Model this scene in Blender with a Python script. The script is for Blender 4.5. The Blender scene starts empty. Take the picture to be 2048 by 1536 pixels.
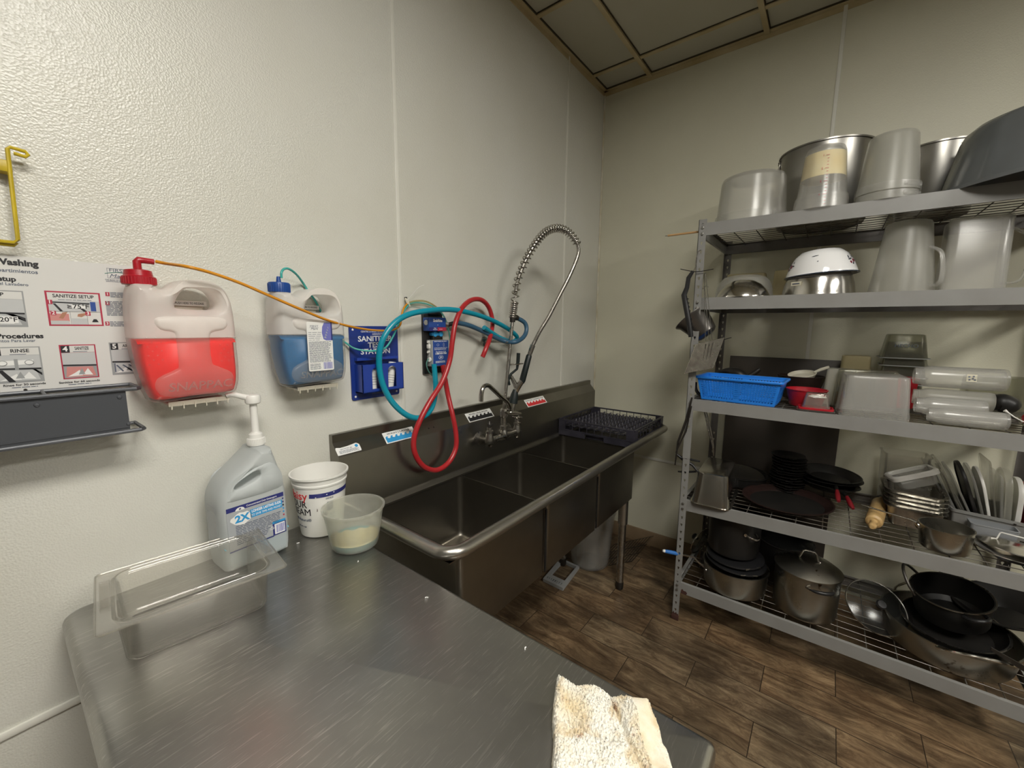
import bpy, bmesh, math, random
from mathutils import Vector, Matrix, noise, Euler
R = math.radians
PI = math.pi
random.seed(7)
scene = bpy.context.scene
COL = scene.collection

# ------------------------------------------------------------ camera
F_PX = 815.13
CAM = Vector((-2.6697, -1.3183, 1.4912))
YAW, PITCH, ROLL = R(37.7577), R(8.148), R(0.4791)
_f = Vector((math.cos(YAW)*math.cos(PITCH), math.sin(YAW)*math.cos(PITCH), -math.sin(PITCH)))
_r0 = Vector((math.sin(YAW), -math.cos(YAW), 0)); _u0 = _r0.cross(_f)
_r = math.cos(ROLL)*_r0 + math.sin(ROLL)*_u0
_u = -math.sin(ROLL)*_r0 + math.cos(ROLL)*_u0
cam_data = bpy.data.cameras.new('camera'); cam_data.sensor_width = 36.0
cam_data.lens = F_PX/2048*36.0; cam_data.clip_start = 0.01
cam = bpy.data.objects.new('camera', cam_data); COL.objects.link(cam)
cam.matrix_world = Matrix(((_r.x, _u.x, -_f.x, CAM.x), (_r.y, _u.y, -_f.y, CAM.y), (_r.z, _u.z, -_f.z, CAM.z), (0, 0, 0, 1)))
scene.camera = cam

# ------------------------------------------------------------ world, lamps, exposure
world = bpy.data.worlds.new('world'); scene.world = world; world.use_nodes = True
world.node_tree.nodes['Background'].inputs[0].default_value = (0.8, 0.85, 1.0, 1)
world.node_tree.nodes['Background'].inputs[1].default_value = 0.0
LAMP_STRENGTH = 34.5
LAMP_COLOUR = (1.0, 0.965, 0.89)
vs = scene.view_settings
vs.view_transform = 'Standard'; vs.look = 'None'; vs.gamma = 1.0; vs.use_curve_mapping = False
vs.exposure = 0.0

def ray(px, py):
    return _f + _r*((px-1024)/F_PX) - _u*((py-768)/F_PX)
def on(px, py, axis, v):
    """the world point seen at (px,py) on the plane axis = v"""
    d = ray(px, py); t = (v-CAM[axis])/d[axis]
    return CAM + d*t
def onX(px, py, v): return on(px, py, 0, v)
def onY(px, py, v): return on(px, py, 1, v)
def onZ(px, py, v): return on(px, py, 2, v)

# ------------------------------------------------------------ materials
MATS = {}
def _n(nt, t, **kw):
    n = nt.nodes.new(t)
    for k, v in kw.items(): setattr(n, k, v)
    return n
def c4(c): return (c[0], c[1], c[2], 1.0)
def hexc(r, g, b):
    f = lambda v: (v/255/12.92) if v/255 <= 0.04045 else ((v/255+0.055)/1.055)**2.4
    return (f(r), f(g), f(b))
def mat(name, col, rough=0.5, metal=0.0, spec=0.5, bump=None, var=None, var_scale=(1, 1, 1), rough_var=0.0,
        coat=0.0, sss=0.0, speck=None):
    """principled material; bump=(kind, scale, strength, dist), var=(colour2, scale, detail, contrast)"""
    m = bpy.data.materials.new(name); m.use_nodes = True; MATS[name] = m
    nt = m.node_tree; b = nt.nodes['Principled BSDF']
    b.inputs['Base Color'].default_value = c4(col); b.inputs['Roughness'].default_value = rough
    b.inputs['Metallic'].default_value = metal; b.inputs['Specular IOR Level'].default_value = spec
    if coat: b.inputs['Coat Weight'].default_value = coat; b.inputs['Coat Roughness'].default_value = 0.08
    if sss:
        b.inputs['Subsurface Weight'].default_value = sss
        b.inputs['Subsurface Radius'].default_value = (0.02, 0.02, 0.02); b.inputs['Subsurface Scale'].default_value = 1.0
    tc = _n(nt, 'ShaderNodeTexCoord'); mp = _n(nt, 'ShaderNodeMapping'); mp.inputs['Scale'].default_value = var_scale
    nt.links.new(tc.outputs['Object'], mp.inputs['Vector'])
    colour_out = None
    if var:
        c2, sc, det, con = var
        no = _n(nt, 'ShaderNodeTexNoise'); no.inputs['Scale'].default_value = sc; no.inputs['Detail'].default_value = det
        nt.links.new(mp.outputs[0], no.inputs['Vector'])
        mr = _n(nt, 'ShaderNodeMapRange'); mr.inputs['From Min'].default_value = 0.5-con; mr.inputs['From Max'].default_value = 0.5+con
        nt.links.new(no.outputs['Fac'], mr.inputs['Value'])
        mx = _n(nt, 'ShaderNodeMix', data_type='RGBA'); mx.inputs['A'].default_value = c4(col); mx.inputs['B'].default_value = c4(c2)
        nt.links.new(mr.outputs[0], mx.inputs['Factor']); colour_out = mx.outputs['Result']
        if rough_var:
            ma = _n(nt, 'ShaderNodeMath', operation='MULTIPLY_ADD'); ma.inputs[1].default_value = rough_var; ma.inputs[2].default_value = rough-rough_var/2
            nt.links.new(mr.outputs[0], ma.inputs[0]); nt.links.new(ma.outputs[0], b.inputs['Roughness'])
    if speck:
        c3, sc3, th = speck
        n3 = _n(nt, 'ShaderNodeTexNoise'); n3.inputs['Scale'].default_value = sc3; n3.inputs['Detail'].default_value = 3
        nt.links.new(tc.outputs['Object'], n3.inputs['Vector'])
        g3 = _n(nt, 'ShaderNodeMapRange'); g3.inputs['From Min'].default_value = th; g3.inputs['From Max'].default_value = th+0.03
        nt.links.new(n3.outputs['Fac'], g3.inputs['Value'])
        m3 = _n(nt, 'ShaderNodeMix', data_type='RGBA'); m3.inputs['B'].default_value = c4(c3)
        if colour_out: nt.links.new(colour_out, m3.inputs['A'])
        else: m3.inputs['A'].default_value = c4(col)
        nt.links.new(g3.outputs[0], m3.inputs['Factor']); colour_out = m3.outputs['Result']
    if colour_out: nt.links.new(colour_out, b.inputs['Base Color'])
    if bump:
        kind, sc, st, dist = bump
        mb = _n(nt, 'ShaderNodeMapping')
        nt.links.new(tc.outputs['Object'], mb.inputs['Vector'])
        if kind == 'voronoi':
            t = _n(nt, 'ShaderNodeTexVoronoi', feature='SMOOTH_F1'); out = t.outputs['Distance']; t.inputs['Smoothness'].default_value = 0.4
        elif kind == 'brush_x' or kind == 'brush_y':
            t = _n(nt, 'ShaderNodeTexNoise'); t.inputs['Detail'].default_value = 4; out = t.outputs['Fac']
            mb.inputs['Scale'].default_value = (0.04, 1, 1) if kind == 'brush_x' else (1, 0.04, 1)
        else:
            t = _n(nt, 'ShaderNodeTexNoise'); t.inputs['Detail'].default_value = 3; out = t.outputs['Fac']
        t.inputs['Scale'].default_value = sc; nt.links.new(mb.outputs[0], t.inputs['Vector'])
        bp = _n(nt, 'ShaderNodeBump'); bp.inputs['Strength'].default_value = st; bp.inputs['Distance'].default_value = dist
        nt.links.new(out, bp.inputs['Height']); nt.links.new(bp.outputs[0], b.inputs['Normal'])
    return m

def sheer(name, col, clear=0.5, rough=0.25, gloss=0.12, tint=(1, 1, 1), trans=0.5):
    """thin translucent plastic: part of the light goes straight through, the rest scatters"""
    m = bpy.data.materials.new(name); m.use_nodes = True; MATS[name] = m
    nt = m.node_tree; nt.nodes.clear()
    out = _n(nt, 'ShaderNodeOutputMaterial')
    tr = _n(nt, 'ShaderNodeBsdfTransparent'); tr.inputs[0].default_value = c4(tint)
    di = _n(nt, 'ShaderNodeBsdfDiffuse'); di.inputs[0].default_value = c4(col)
    tl = _n(nt, 'ShaderNodeBsdfTranslucent'); tl.inputs[0].default_value = c4(col)
    gl = _n(nt, 'ShaderNodeBsdfGlossy'); gl.inputs['Roughness'].default_value = rough
    m1 = _n(nt, 'ShaderNodeMixShader'); m1.inputs[0].default_value = trans
    nt.links.new(di.outputs[0], m1.inputs[1]); nt.links.new(tl.outputs[0], m1.inputs[2])
    m2 = _n(nt, 'ShaderNodeMixShader'); m2.inputs[0].default_value = clear
    nt.links.new(m1.outputs[0], m2.inputs[1]); nt.links.new(tr.outputs[0], m2.inputs[2])
    lw = _n(nt, 'ShaderNodeFresnel'); lw.inputs['IOR'].default_value = 1.2+gloss
    cl = _n(nt, 'ShaderNodeMath', operation='MINIMUM'); cl.inputs[1].default_value = gloss*2.2
    nt.links.new(lw.outputs[0], cl.inputs[0])
    m3 = _n(nt, 'ShaderNodeMixShader'); nt.links.new(cl.outputs[0], m3.inputs[0])
    nt.links.new(m2.outputs[0], m3.inputs[1]); nt.links.new(gl.outputs[0], m3.inputs[2])
    nt.links.new(m3.outputs[0], out.inputs[0])
    return m

# ------------------------------------------------------------ geometry builder
def catmull(pts, sub=8, closed=False):
    P = [Vector(p) for p in pts]; n = len(P); out = []
    rng = range(n) if closed else range(n-1)
    for i in rng:
        if closed: a, b, c, d = P[(i-1) % n], P[i], P[(i+1) % n], P[(i+2) % n]
        else: a, b, c, d = P[max(i-1, 0)], P[i], P[i+1], P[min(i+2, n-1)]
        for k in range(sub):
            t = k/sub
            out.append(0.5*((2*b)+(c-a)*t+(2*a-5*b+4*c-d)*t*t+(3*b-a-3*c+d)*t**3))
    if not closed: out.append(P[-1])
    return out
def rrect(w, d, r, z=0.0, k=6, cx=0.0, cy=0.0):
    r = min(r, w/2-1e-4, d/2-1e-4); o = []
    for qx, qy, a0 in ((1, 1, 0), (-1, 1, 90), (-1, -1, 180), (1, -1, 270)):
        for i in range(k+1):
            a = R(a0+90*i/k)
            o.append(Vector((cx+qx*(w/2-r)+r*math.cos(a), cy+qy*(d/2-r)+r*math.sin(a), z)))
    return o
def frame_from(o, z, x=(1, 0, 0)):
    z = Vector(z).normalized(); x = Vector(x)
    if abs(x.dot(z)) > 0.95: x = Vector((0, 1, 0))
    y = z.cross(x).normalized(); x = y.cross(z)
    M = Matrix(((x.x, y.x, z.x, o[0]), (x.y, y.y, z.y, o[1]), (x.z, y.z, z.z, o[2]), (0, 0, 0, 1)))
    return M
def MW(x, y, z, rot=0.0):
    """frame on the left wall: local x along the wall, local y up, local z out of the wall"""
    return Matrix.Translation((x, y, z)) @ Matrix(((1, 0, 0, 0), (0, 0, -1, 0), (0, 1, 0, 0), (0, 0, 0, 1))) @ Matrix.Rotation(rot, 4, 'Z')

class G:
    def __init__(s, m=None):
        s.bm = bmesh.new(); s.mats = []; s.cur = 0; s.M = Matrix.Identity(4)
        if m: s.mat(m)
    def mat(s, m):
        m = MATS[m] if isinstance(m, str) else m
        if m not in s.mats: s.mats.append(m)
        s.cur = s.mats.index(m); return s
    def v(s, p): return s.bm.verts.new(s.M @ Vector(p))
    def face(s, vs_):
        try: f = s.bm.faces.new(vs_)
        except ValueError: return None
        f.material_index = s.cur; return f
    def box(s, c, d, M=None, bev=0.0):
        M = M or Matrix.Identity(4); c = Vector(c); h = Vector(d)/2
        if bev:
            bv = min(bev, min(d)/2*0.95)
            rings = []
            for z, ins in ((-h.z, bv), (-h.z+bv*0.3, bv*0.3), (-h.z+bv, 0), (h.z-bv, 0), (h.z-bv*0.3, bv*0.3), (h.z, bv)):
                rings.append([M @ (c+p) for p in rrect(d[0]-2*ins, d[1]-2*ins, max(bv-ins, bv*0.3), z, 3)])
            return s.loft(rings)
        q = [s.v(M @ (c+Vector((x*h.x, y*h.y, z*h.z)))) for z in (-1, 1) for x, y in ((-1, -1), (1, -1), (1, 1), (-1, 1))]
        for f in ((3, 2, 1, 0), (4, 5, 6, 7), (0, 1, 5, 4), (1, 2, 6, 5), (2, 3, 7, 6), (3, 0, 4, 7)): s.face([q[i] for i in f])
        return s
    def loft(s, rings, caps=True, closed=False, cap0=None, cap1=None):
        V = [[s.v(p) for p in r] for r in rings]; n = len(V[0])
        for a, b in zip(V, V[1:]+([V[0]] if closed else [])):
            for i in range(n): s.face([a[i], a[(i+1) % n], b[(i+1) % n], b[i]])
        if not closed:
            if (caps if cap0 is None else cap0): s.face(list(reversed(V[0])))
            if (caps if cap1 is None else cap1): s.face(V[-1])
        return s
    def tube(s, pts, r, n=10, sub=0, closed=False, caps=True, r_end=None):
        P = catmull(pts, sub, closed) if sub else [Vector(p) for p in pts]
        m = len(P); rings = []; nrm = None
        if sub and isinstance(r, (list, tuple)):
            k = len(r)-1; r = [r[min(int(i/sub), k)]*(1-(i/sub) % 1)+r[min(int(i/sub)+1, k)]*((i/sub) % 1) for i in range(m)]
        for i in range(m):
            if closed: t = (P[(i+1) % m]-P[(i-1) % m])
            else: t = P[min(i+1, m-1)]-P[max(i-1, 0)]
            if t.length < 1e-9: t = Vector((0, 0, 1))
            t.normalize()
            if nrm is None:
                nrm = t.orthogonal().normalized()
            else:
                nrm = (nrm-t*nrm.dot(t))
                nrm = nrm.normalized() if nrm.length > 1e-6 else t.orthogonal().normalized()
            b = t.cross(nrm)
            rr = r[i] if isinstance(r, (list, tuple)) else (r if r_end is None else r+(r_end-r)*i/(m-1))
            rings.append([P[i]+rr*(math.cos(2*PI*k/n)*nrm+math.sin(2*PI*k/n)*b) for k in range(n)])
        return s.loft(rings, caps=caps, closed=closed)
    def cyl(s, p0, p1, r, r1=None, n=20): return s.tube([p0, p1], [r, r if r1 is None else r1], n)
    def lathe(s, prof, n=40, M=None, closed=True, sx=1.0, sy=1.0):
        """profile of (r,z), from the outside round to the inside"""
        M = M or Matrix.Identity(4); V = []
        for r, z in prof:
            if r < 1e-6: V.append([s.v(M @ Vector((0, 0, z)))])
            else: V.append([s.v(M @ Vector((sx*r*math.cos(2*PI*k/n), sy*r*math.sin(2*PI*k/n), z))) for k in range(n)])
        for a, b in zip(V, V[1:]):
            if len(a) == 1 and len(b) == 1: continue
            for k in range(n):
                k2 = (k+1) % n
                if len(a) == 1: s.face([a[0], b[k2], b[k]])
                elif len(b) == 1: s.face([a[k], a[k2], b[0]])
                else: s.face([a[k], a[k2], b[k2], b[k]])
        return s
    def prism(s, poly, t0, t1, M=None):
        M = M or Matrix.Identity(4)
        a = [s.v(M @ Vector((x, y, t0))) for x, y in poly]; b = [s.v(M @ Vector((x, y, t1))) for x, y in poly]; n = len(poly)
        s.face(list(reversed(a))); s.face(b)
        for i in range(n): s.face([a[i], a[(i+1) % n], b[(i+1) % n], b[i]])
        return s
    def rect(s, x0, y0, x1, y1, t0, t1, M): return s.prism([(x0, y0), (x1, y0), (x1, y1), (x0, y1)], t0, t1, M)
    def text(s, string, size, M, ext=0.0002, bold=0.0, align='CENTER', sx=1.0, shear=0.0, lift=0.0):
        cu = bpy.data.curves.new('lettering', 'FONT'); cu.body = string; cu.size = size; cu.extrude = ext
        cu.offset = bold*size; cu.align_x = align; cu.align_y = 'CENTER'; cu.resolution_u = 3; cu.shear = shear
        o = bpy.data.objects.new('lettering', cu); me = o.to_mesh()
        S = M @ Matrix.Translation((0, 0, lift)) @ Matrix.Diagonal((sx, 1, 1, 1))
        vv = [s.v(S @ v.co) for v in me.vertices]
        for p in me.polygons: s.face([vv[i] for i in p.vertices])
        o.to_mesh_clear(); bpy.data.objects.remove(o); bpy.data.curves.remove(cu)
        return s
    def mark(s): s.bm.verts.ensure_lookup_table(); return len(s.bm.verts)
    def warp(s, start, fn):
        s.bm.verts.ensure_lookup_table()
        for v in s.bm.verts[start:]: v.co = fn(v.co)
        return s
    def mesh(s, name, ang=38, inv=None):
        bmesh.ops.recalc_face_normals(s.bm, faces=s.bm.faces)
        me = bpy.data.meshes.new(name)
        if inv is not None: s.bm.transform(inv)
        s.bm.to_mesh(me); s.bm.free()
        for m in s.mats: me.materials.append(m)
        me.polygons.foreach_set('use_smooth', [True]*len(me.polygons))
        me.set_sharp_from_angle(angle=R(ang)); me.update()
        return me

def props(o, label=None, cat=None, group=None, kind=None):
    if label: o['label'] = label
    if cat: o['category'] = cat
    if group: o['group'] = group
    if kind: o['kind'] = kind
    return o
def thing(name, label, cat, loc=(0, 0, 0), rot=(0, 0, 0), group=None):
    o = bpy.data.objects.new(name, None); COL.objects.link(o); o.empty_display_size = 0.05
    o.matrix_basis = Matrix.Translation(loc) @ Euler(rot).to_matrix().to_4x4()
    return props(o, label, cat, group)
def root_matrix(o):
    M = Matrix.Identity(4)
    while o is not None: M = o.matrix_basis @ M; o = o.parent
    return M
def part(g, name, parent, label=None, w=False, ang=38):
    inv = root_matrix(parent).inverted() if w else None
    o = bpy.data.objects.new(name, g.mesh(name, ang, inv)); COL.objects.link(o); o.parent = parent
    if label: o['label'] = label
    return o
def solo(g, name, label, cat, group=None, kind=None, loc=(0, 0, 0), rot=(0, 0, 0), ang=38, w=False):
    Mx = Matrix.Translation(loc) @ Euler(rot).to_matrix().to_4x4()
    o = bpy.data.objects.new(name, g.mesh(name, ang, Mx.inverted() if w else None)); COL.objects.link(o)
    o.matrix_basis = Mx
    return props(o, label, cat, group, kind)
def struct(g, name, ang=38):
    return props(solo_obj(g, name, ang), kind='structure')
def solo_obj(g, name, ang=38):
    o = bpy.data.objects.new(name, g.mesh(name, ang)); COL.objects.link(o); return o
def dup(root, loc=None, rot=None, label=None, M=None):
    r = root.copy(); COL.objects.link(r)
    if M is not None: r.matrix_basis = M
    elif loc is not None: r.matrix_basis = Matrix.Translation(loc) @ Euler(rot or (0, 0, 0)).to_matrix().to_4x4()
    if label: r['label'] = label
    for ch in list(root.children):
        c = ch.copy(); COL.objects.link(c); c.parent = r
        for gch in list(ch.children):
            d = gch.copy(); COL.objects.link(d); d.parent = c
    return r
def pan_profile(R0, R1, h, t=0.003, rim=0.0, lip=0.0, base_r=0.008):
    """open vessel: outer wall up, rim, inner wall down"""
    p = [(0, 0), (R0-base_r, 0), (R0-base_r*0.3, base_r*0.3), (R0, base_r)]
    p += [(R1, h-lip), (R1+rim, h-lip), (R1+rim, h), (R1-t, h), (R1-t-(R1-R0)*0.02, h-lip), (R0-t, base_r+t), (R0-base_r-t, t), (0, t)]
    return p
# ------------------------------------------------------------ material library
mat('wall_panel', (0.70, 0.70, 0.655), 0.27, bump=('voronoi', 250, 0.50, 0.0014), var=((0.60, 0.585, 0.50), 1.3, 4, 0.30))
mat('wall_panel_yellowed', (0.67, 0.655, 0.525), 0.42, bump=('voronoi', 250, 0.30, 0.0012), var=((0.58, 0.56, 0.44), 1.6, 4, 0.3))
mat('panel_trim', (0.74, 0.73, 0.66), 0.35)
mat('caulk', (0.55, 0.49, 0.33), 0.6, var=((0.72, 0.69, 0.58), 9, 3, 0.15))
mat('far_wall', (0.08, 0.078, 0.07), 0.6, var=((0.12, 0.115, 0.10), 0.9, 3, 0.2))
mat('ceiling_tile', (0.50, 0.485, 0.40), 0.9, bump=('noise', 130, 0.25, 0.001), var=((0.45, 0.43, 0.34), 2.5, 3, 0.3))
mat('ceiling_grid', (0.55, 0.47, 0.30), 0.55, var=((0.42, 0.33, 0.17), 6, 4, 0.2))
mat('grid_gap', (0.05, 0.04, 0.02), 0.9)
mat('baseboard', (0.20, 0.135, 0.075), 0.6, var=((0.28, 0.20, 0.12), 6, 3, 0.25))
m = mat('steel_sink', (0.26, 0.245, 0.215), 0.33, 1.0, bump=('brush_x', 260, 0.10, 0.0006), var=((0.18, 0.168, 0.145), 4, 5, 0.28), rough_var=0.16)
mat('steel_sink_side', (0.27, 0.25, 0.215), 0.36, 1.0, bump=('noise', 60, 0.05, 0.0005), var=((0.22, 0.205, 0.175), 5, 5, 0.25), rough_var=0.14)
mat('steel_rim', (0.52, 0.50, 0.46), 0.33, 1.0, bump=('noise', 220, 0.12, 0.0004), var=((0.38, 0.365, 0.33), 8, 4, 0.25), rough_var=0.12)
mat('chrome', (0.62, 0.60, 0.56), 0.16, 1.0, var=((0.42, 0.40, 0.36), 14, 4, 0.25), rough_var=0.15)
mat('dull_chrome', (0.48, 0.46, 0.42), 0.30, 1.0, var=((0.30, 0.28, 0.25), 30, 4, 0.2), rough_var=0.2)
mat('steel_pot', (0.47, 0.46, 0.42), 0.30, 1.0, bump=('noise', 90, 0.06, 0.0004), var=((0.31, 0.29, 0.25), 7, 5, 0.22), rough_var=0.2)
mat('steel_bright', (0.66, 0.64, 0.60), 0.18, 1.0, var=((0.52, 0.50, 0.46), 9, 3, 0.25), rough_var=0.1)
mat('aluminium', (0.38, 0.37, 0.345), 0.34, 1.0, var=((0.28, 0.27, 0.245), 6, 4, 0.25), rough_var=0.15)
mat('burnt_pot', (0.40, 0.395, 0.355), 0.34, 1.0, bump=('noise', 60, 0.08, 0.0005), var=((0.27, 0.25, 0.205), 7, 5, 0.22), rough_var=0.2, speck=((0.07, 0.045, 0.025), 13, 0.66))
mat('nonstick', (0.009, 0.009, 0.009), 0.42, 0.0, spec=0.3, bump=('noise', 150, 0.08, 0.0003), var=((0.020, 0.018, 0.016), 8, 4, 0.25))
mat('dark_steel', (0.20, 0.19, 0.18), 0.34, 0.9, var=((0.12, 0.11, 0.10), 12, 4, 0.25))
mat('dark_metal', (0.06, 0.055, 0.05), 0.40, 0.8)
mat('brown_pan', (0.016, 0.009, 0.008), 0.40, 0.0, spec=0.35, var=((0.026, 0.013, 0.011), 8, 3, 0.25))
mat('black_plastic', (0.012, 0.012, 0.013), 0.38)
mat('dark_rubber', (0.008, 0.014, 0.014), 0.45)
mat('rack_black', (0.018, 0.017, 0.024), 0.42, var=((0.045, 0.042, 0.058), 14, 4, 0.25))
mat('grey_tub', (0.085, 0.089, 0.090), 0.18, var=((0.11, 0.12, 0.125), 6, 3, 0.3))
mat('shelf_paint', (0.250, 0.250, 0.240), 0.42, bump=('noise', 300, 0.12, 0.0003), var=((0.215, 0.21, 0.20), 9, 4, 0.25), speck=((0.06, 0.03, 0.02), 11, 0.735))
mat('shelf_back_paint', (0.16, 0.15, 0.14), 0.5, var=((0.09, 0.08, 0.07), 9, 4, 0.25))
mat('shelf_wire', (0.16, 0.155, 0.14), 0.40, 0.4, var=((0.08, 0.06, 0.04), 14, 4, 0.2))
mat('rust', (0.055, 0.020, 0.014), 0.85)
mat('bolt', (0.30, 0.29, 0.27), 0.4, 0.9)
mat('board_brown', (0.036, 0.029, 0.023), 0.5, var=((0.062, 0.050, 0.040), 3, 5, 0.3))
mat('white_plastic', (0.78, 0.77, 0.73), 0.35)
mat('cream_plastic', (0.70, 0.66, 0.55), 0.4)
mat('white_paper', (0.80, 0.80, 0.77), 0.5)
mat('poster_sheet', (0.70, 0.695, 0.67), 0.16, bump=('noise', 7, 0.25, 0.004))
mat('ink_black', (0.015, 0.015, 0.018), 0.5)
mat('ink_grey', (0.32, 0.33, 0.33), 0.5)
mat('ink_light_grey', (0.52, 0.53, 0.53), 0.5)
mat('ink_slate', (0.10, 0.12, 0.17), 0.5)
mat('ink_red', (0.42, 0.025, 0.06), 0.5)
mat('ink_bright_red', (0.62, 0.03, 0.035), 0.5)
mat('ink_pink', (0.60, 0.25, 0.23), 0.5)
mat('ink_skin', (0.42, 0.20, 0.12), 0.5)
mat('ink_green', (0.10, 0.26, 0.22), 0.5)
mat('ink_navy', (0.025, 0.03, 0.17), 0.45)
mat('ink_blue', (0.02, 0.07, 0.30), 0.45)
mat('ink_sky', (0.03, 0.30, 0.62), 0.45)
mat('ink_violet', (0.16, 0.17, 0.48), 0.45)
mat('ink_white', (0.82, 0.82, 0.80), 0.45)
mat('blue_panel', (0.012, 0.035, 0.22), 0.32)
mat('blue_holder', (0.016, 0.05, 0.32), 0.30)
mat('blue_cap', (0.01, 0.06, 0.27), 0.4)
mat('blue_basket', (0.02, 0.22, 0.78), 0.30)
mat('blue_grip', (0.03, 0.16, 0.50), 0.45)
mat('red_grip', (0.20, 0.008, 0.014), 0.4)
mat('red_plastic', (0.38, 0.010, 0.020), 0.32)
mat('red_hose', (0.42, 0.02, 0.025), 0.30)
mat('teal_hose', (0.005, 0.27, 0.38), 0.26)
mat('slate_hose', (0.035, 0.10, 0.17), 0.38)
mat('amber_tube', (0.62, 0.26, 0.02), 0.22)
mat('amber_dark', (0.33, 0.13, 0.02), 0.25)
mat('seafoam_tube', (0.06, 0.40, 0.36), 0.25)
mat('yellow_paint', (0.62, 0.46, 0.015), 0.38, var=((0.42, 0.31, 0.02), 20, 3, 0.2))
mat('grey_rack', (0.075, 0.08, 0.09), 0.40, 0.2)
mat('enamel_white', (0.82, 0.82, 0.82), 0.10, coat=0.5)
mat('enamel_blue_rim', (0.02, 0.03, 0.05), 0.2)
mat('petal', (0.20, 0.02, 0.04), 0.3)
mat('leaf', (0.02, 0.03, 0.05), 0.3)
mat('wood_pin', (0.55, 0.38, 0.17), 0.45, var=((0.42, 0.26, 0.10), 14, 4, 0.25), var_scale=(6, 6, 1))
mat('bamboo', (0.50, 0.30, 0.13), 0.5)
mat('red_liquid', (0.95, 0.008, 0.006), 0.35, sss=0.3)
mat('blue_liquid', (0.005, 0.13, 0.33), 0.35)
mat('pale_blue_liquid', (0.12, 0.38, 0.50), 0.35)
mat('teal_liquid', (0.01, 0.25, 0.27), 0.25)
mat('curd', (0.86, 0.76, 0.36), 0.5, var=((0.80, 0.79, 0.66), 24, 2, 0.3))
mat('batter', (0.76, 0.62, 0.32), 0.5, var=((0.80, 0.72, 0.46), 14, 3, 0.25))
sheer('jug_haze', (0.74, 0.77, 0.77), 0.20, 0.34, 0.10, (0.93, 0.96, 0.96), trans=0.35)
mat('jug_grey', (0.50, 0.53, 0.53), 0.38, bump=('noise', 260, 0.1, 0.0004))
mat('label_silver', (0.38, 0.40, 0.42), 0.35)
mat('dark_tag', (0.02, 0.02, 0.03), 0.5)
mat('grey_plastic', (0.36, 0.37, 0.37), 0.45)
mat('tape', (0.68, 0.64, 0.50), 0.6)
mat('dull_crate', (0.22, 0.23, 0.24), 0.5)
sheer('frosted', (0.95, 0.94, 0.90), 0.83, 0.22, 0.20, (0.96, 0.96, 0.95), trans=0.3)
sheer('frosted_dim', (0.86, 0.85, 0.78), 0.74, 0.35, 0.12, (0.9, 0.9, 0.89))
sheer('jug_shell', (0.97, 0.94, 0.90), 0.40, 0.28, 0.10, (0.99, 0.98, 0.97), trans=0.3)
sheer('jug_waist', (0.95, 0.92, 0.88), 0.90, 0.30, 0.10, (0.99, 0.98, 0.97))
sheer('clear', (0.80, 0.78, 0.70), 0.90, 0.06, 0.26, (0.975, 0.965, 0.945), trans=0.35)
sheer('clear_smoke', (0.45, 0.44, 0.38), 0.86, 0.12, 0.20, (0.86, 0.86, 0.80))
sheer('glass_lid', (0.12, 0.12, 0.12), 0.93, 0.18, 0.14, (0.86, 0.88, 0.87))
sheer('tub_pale', (0.90, 0.89, 0.83), 0.70, 0.28, 0.12, (0.97, 0.97, 0.92))
sheer('tube_clear_green', (0.25, 0.62, 0.55), 0.45, 0.15, 0.2, (0.6, 0.95, 0.9))
sheer('tube_clear_yellow', (0.62, 0.55, 0.28), 0.45, 0.15, 0.2, (0.95, 0.9, 0.65))
sheer('frosted_yellow', (0.72, 0.66, 0.44), 0.35, 0.35, 0.1, (0.95, 0.9, 0.75))
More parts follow.
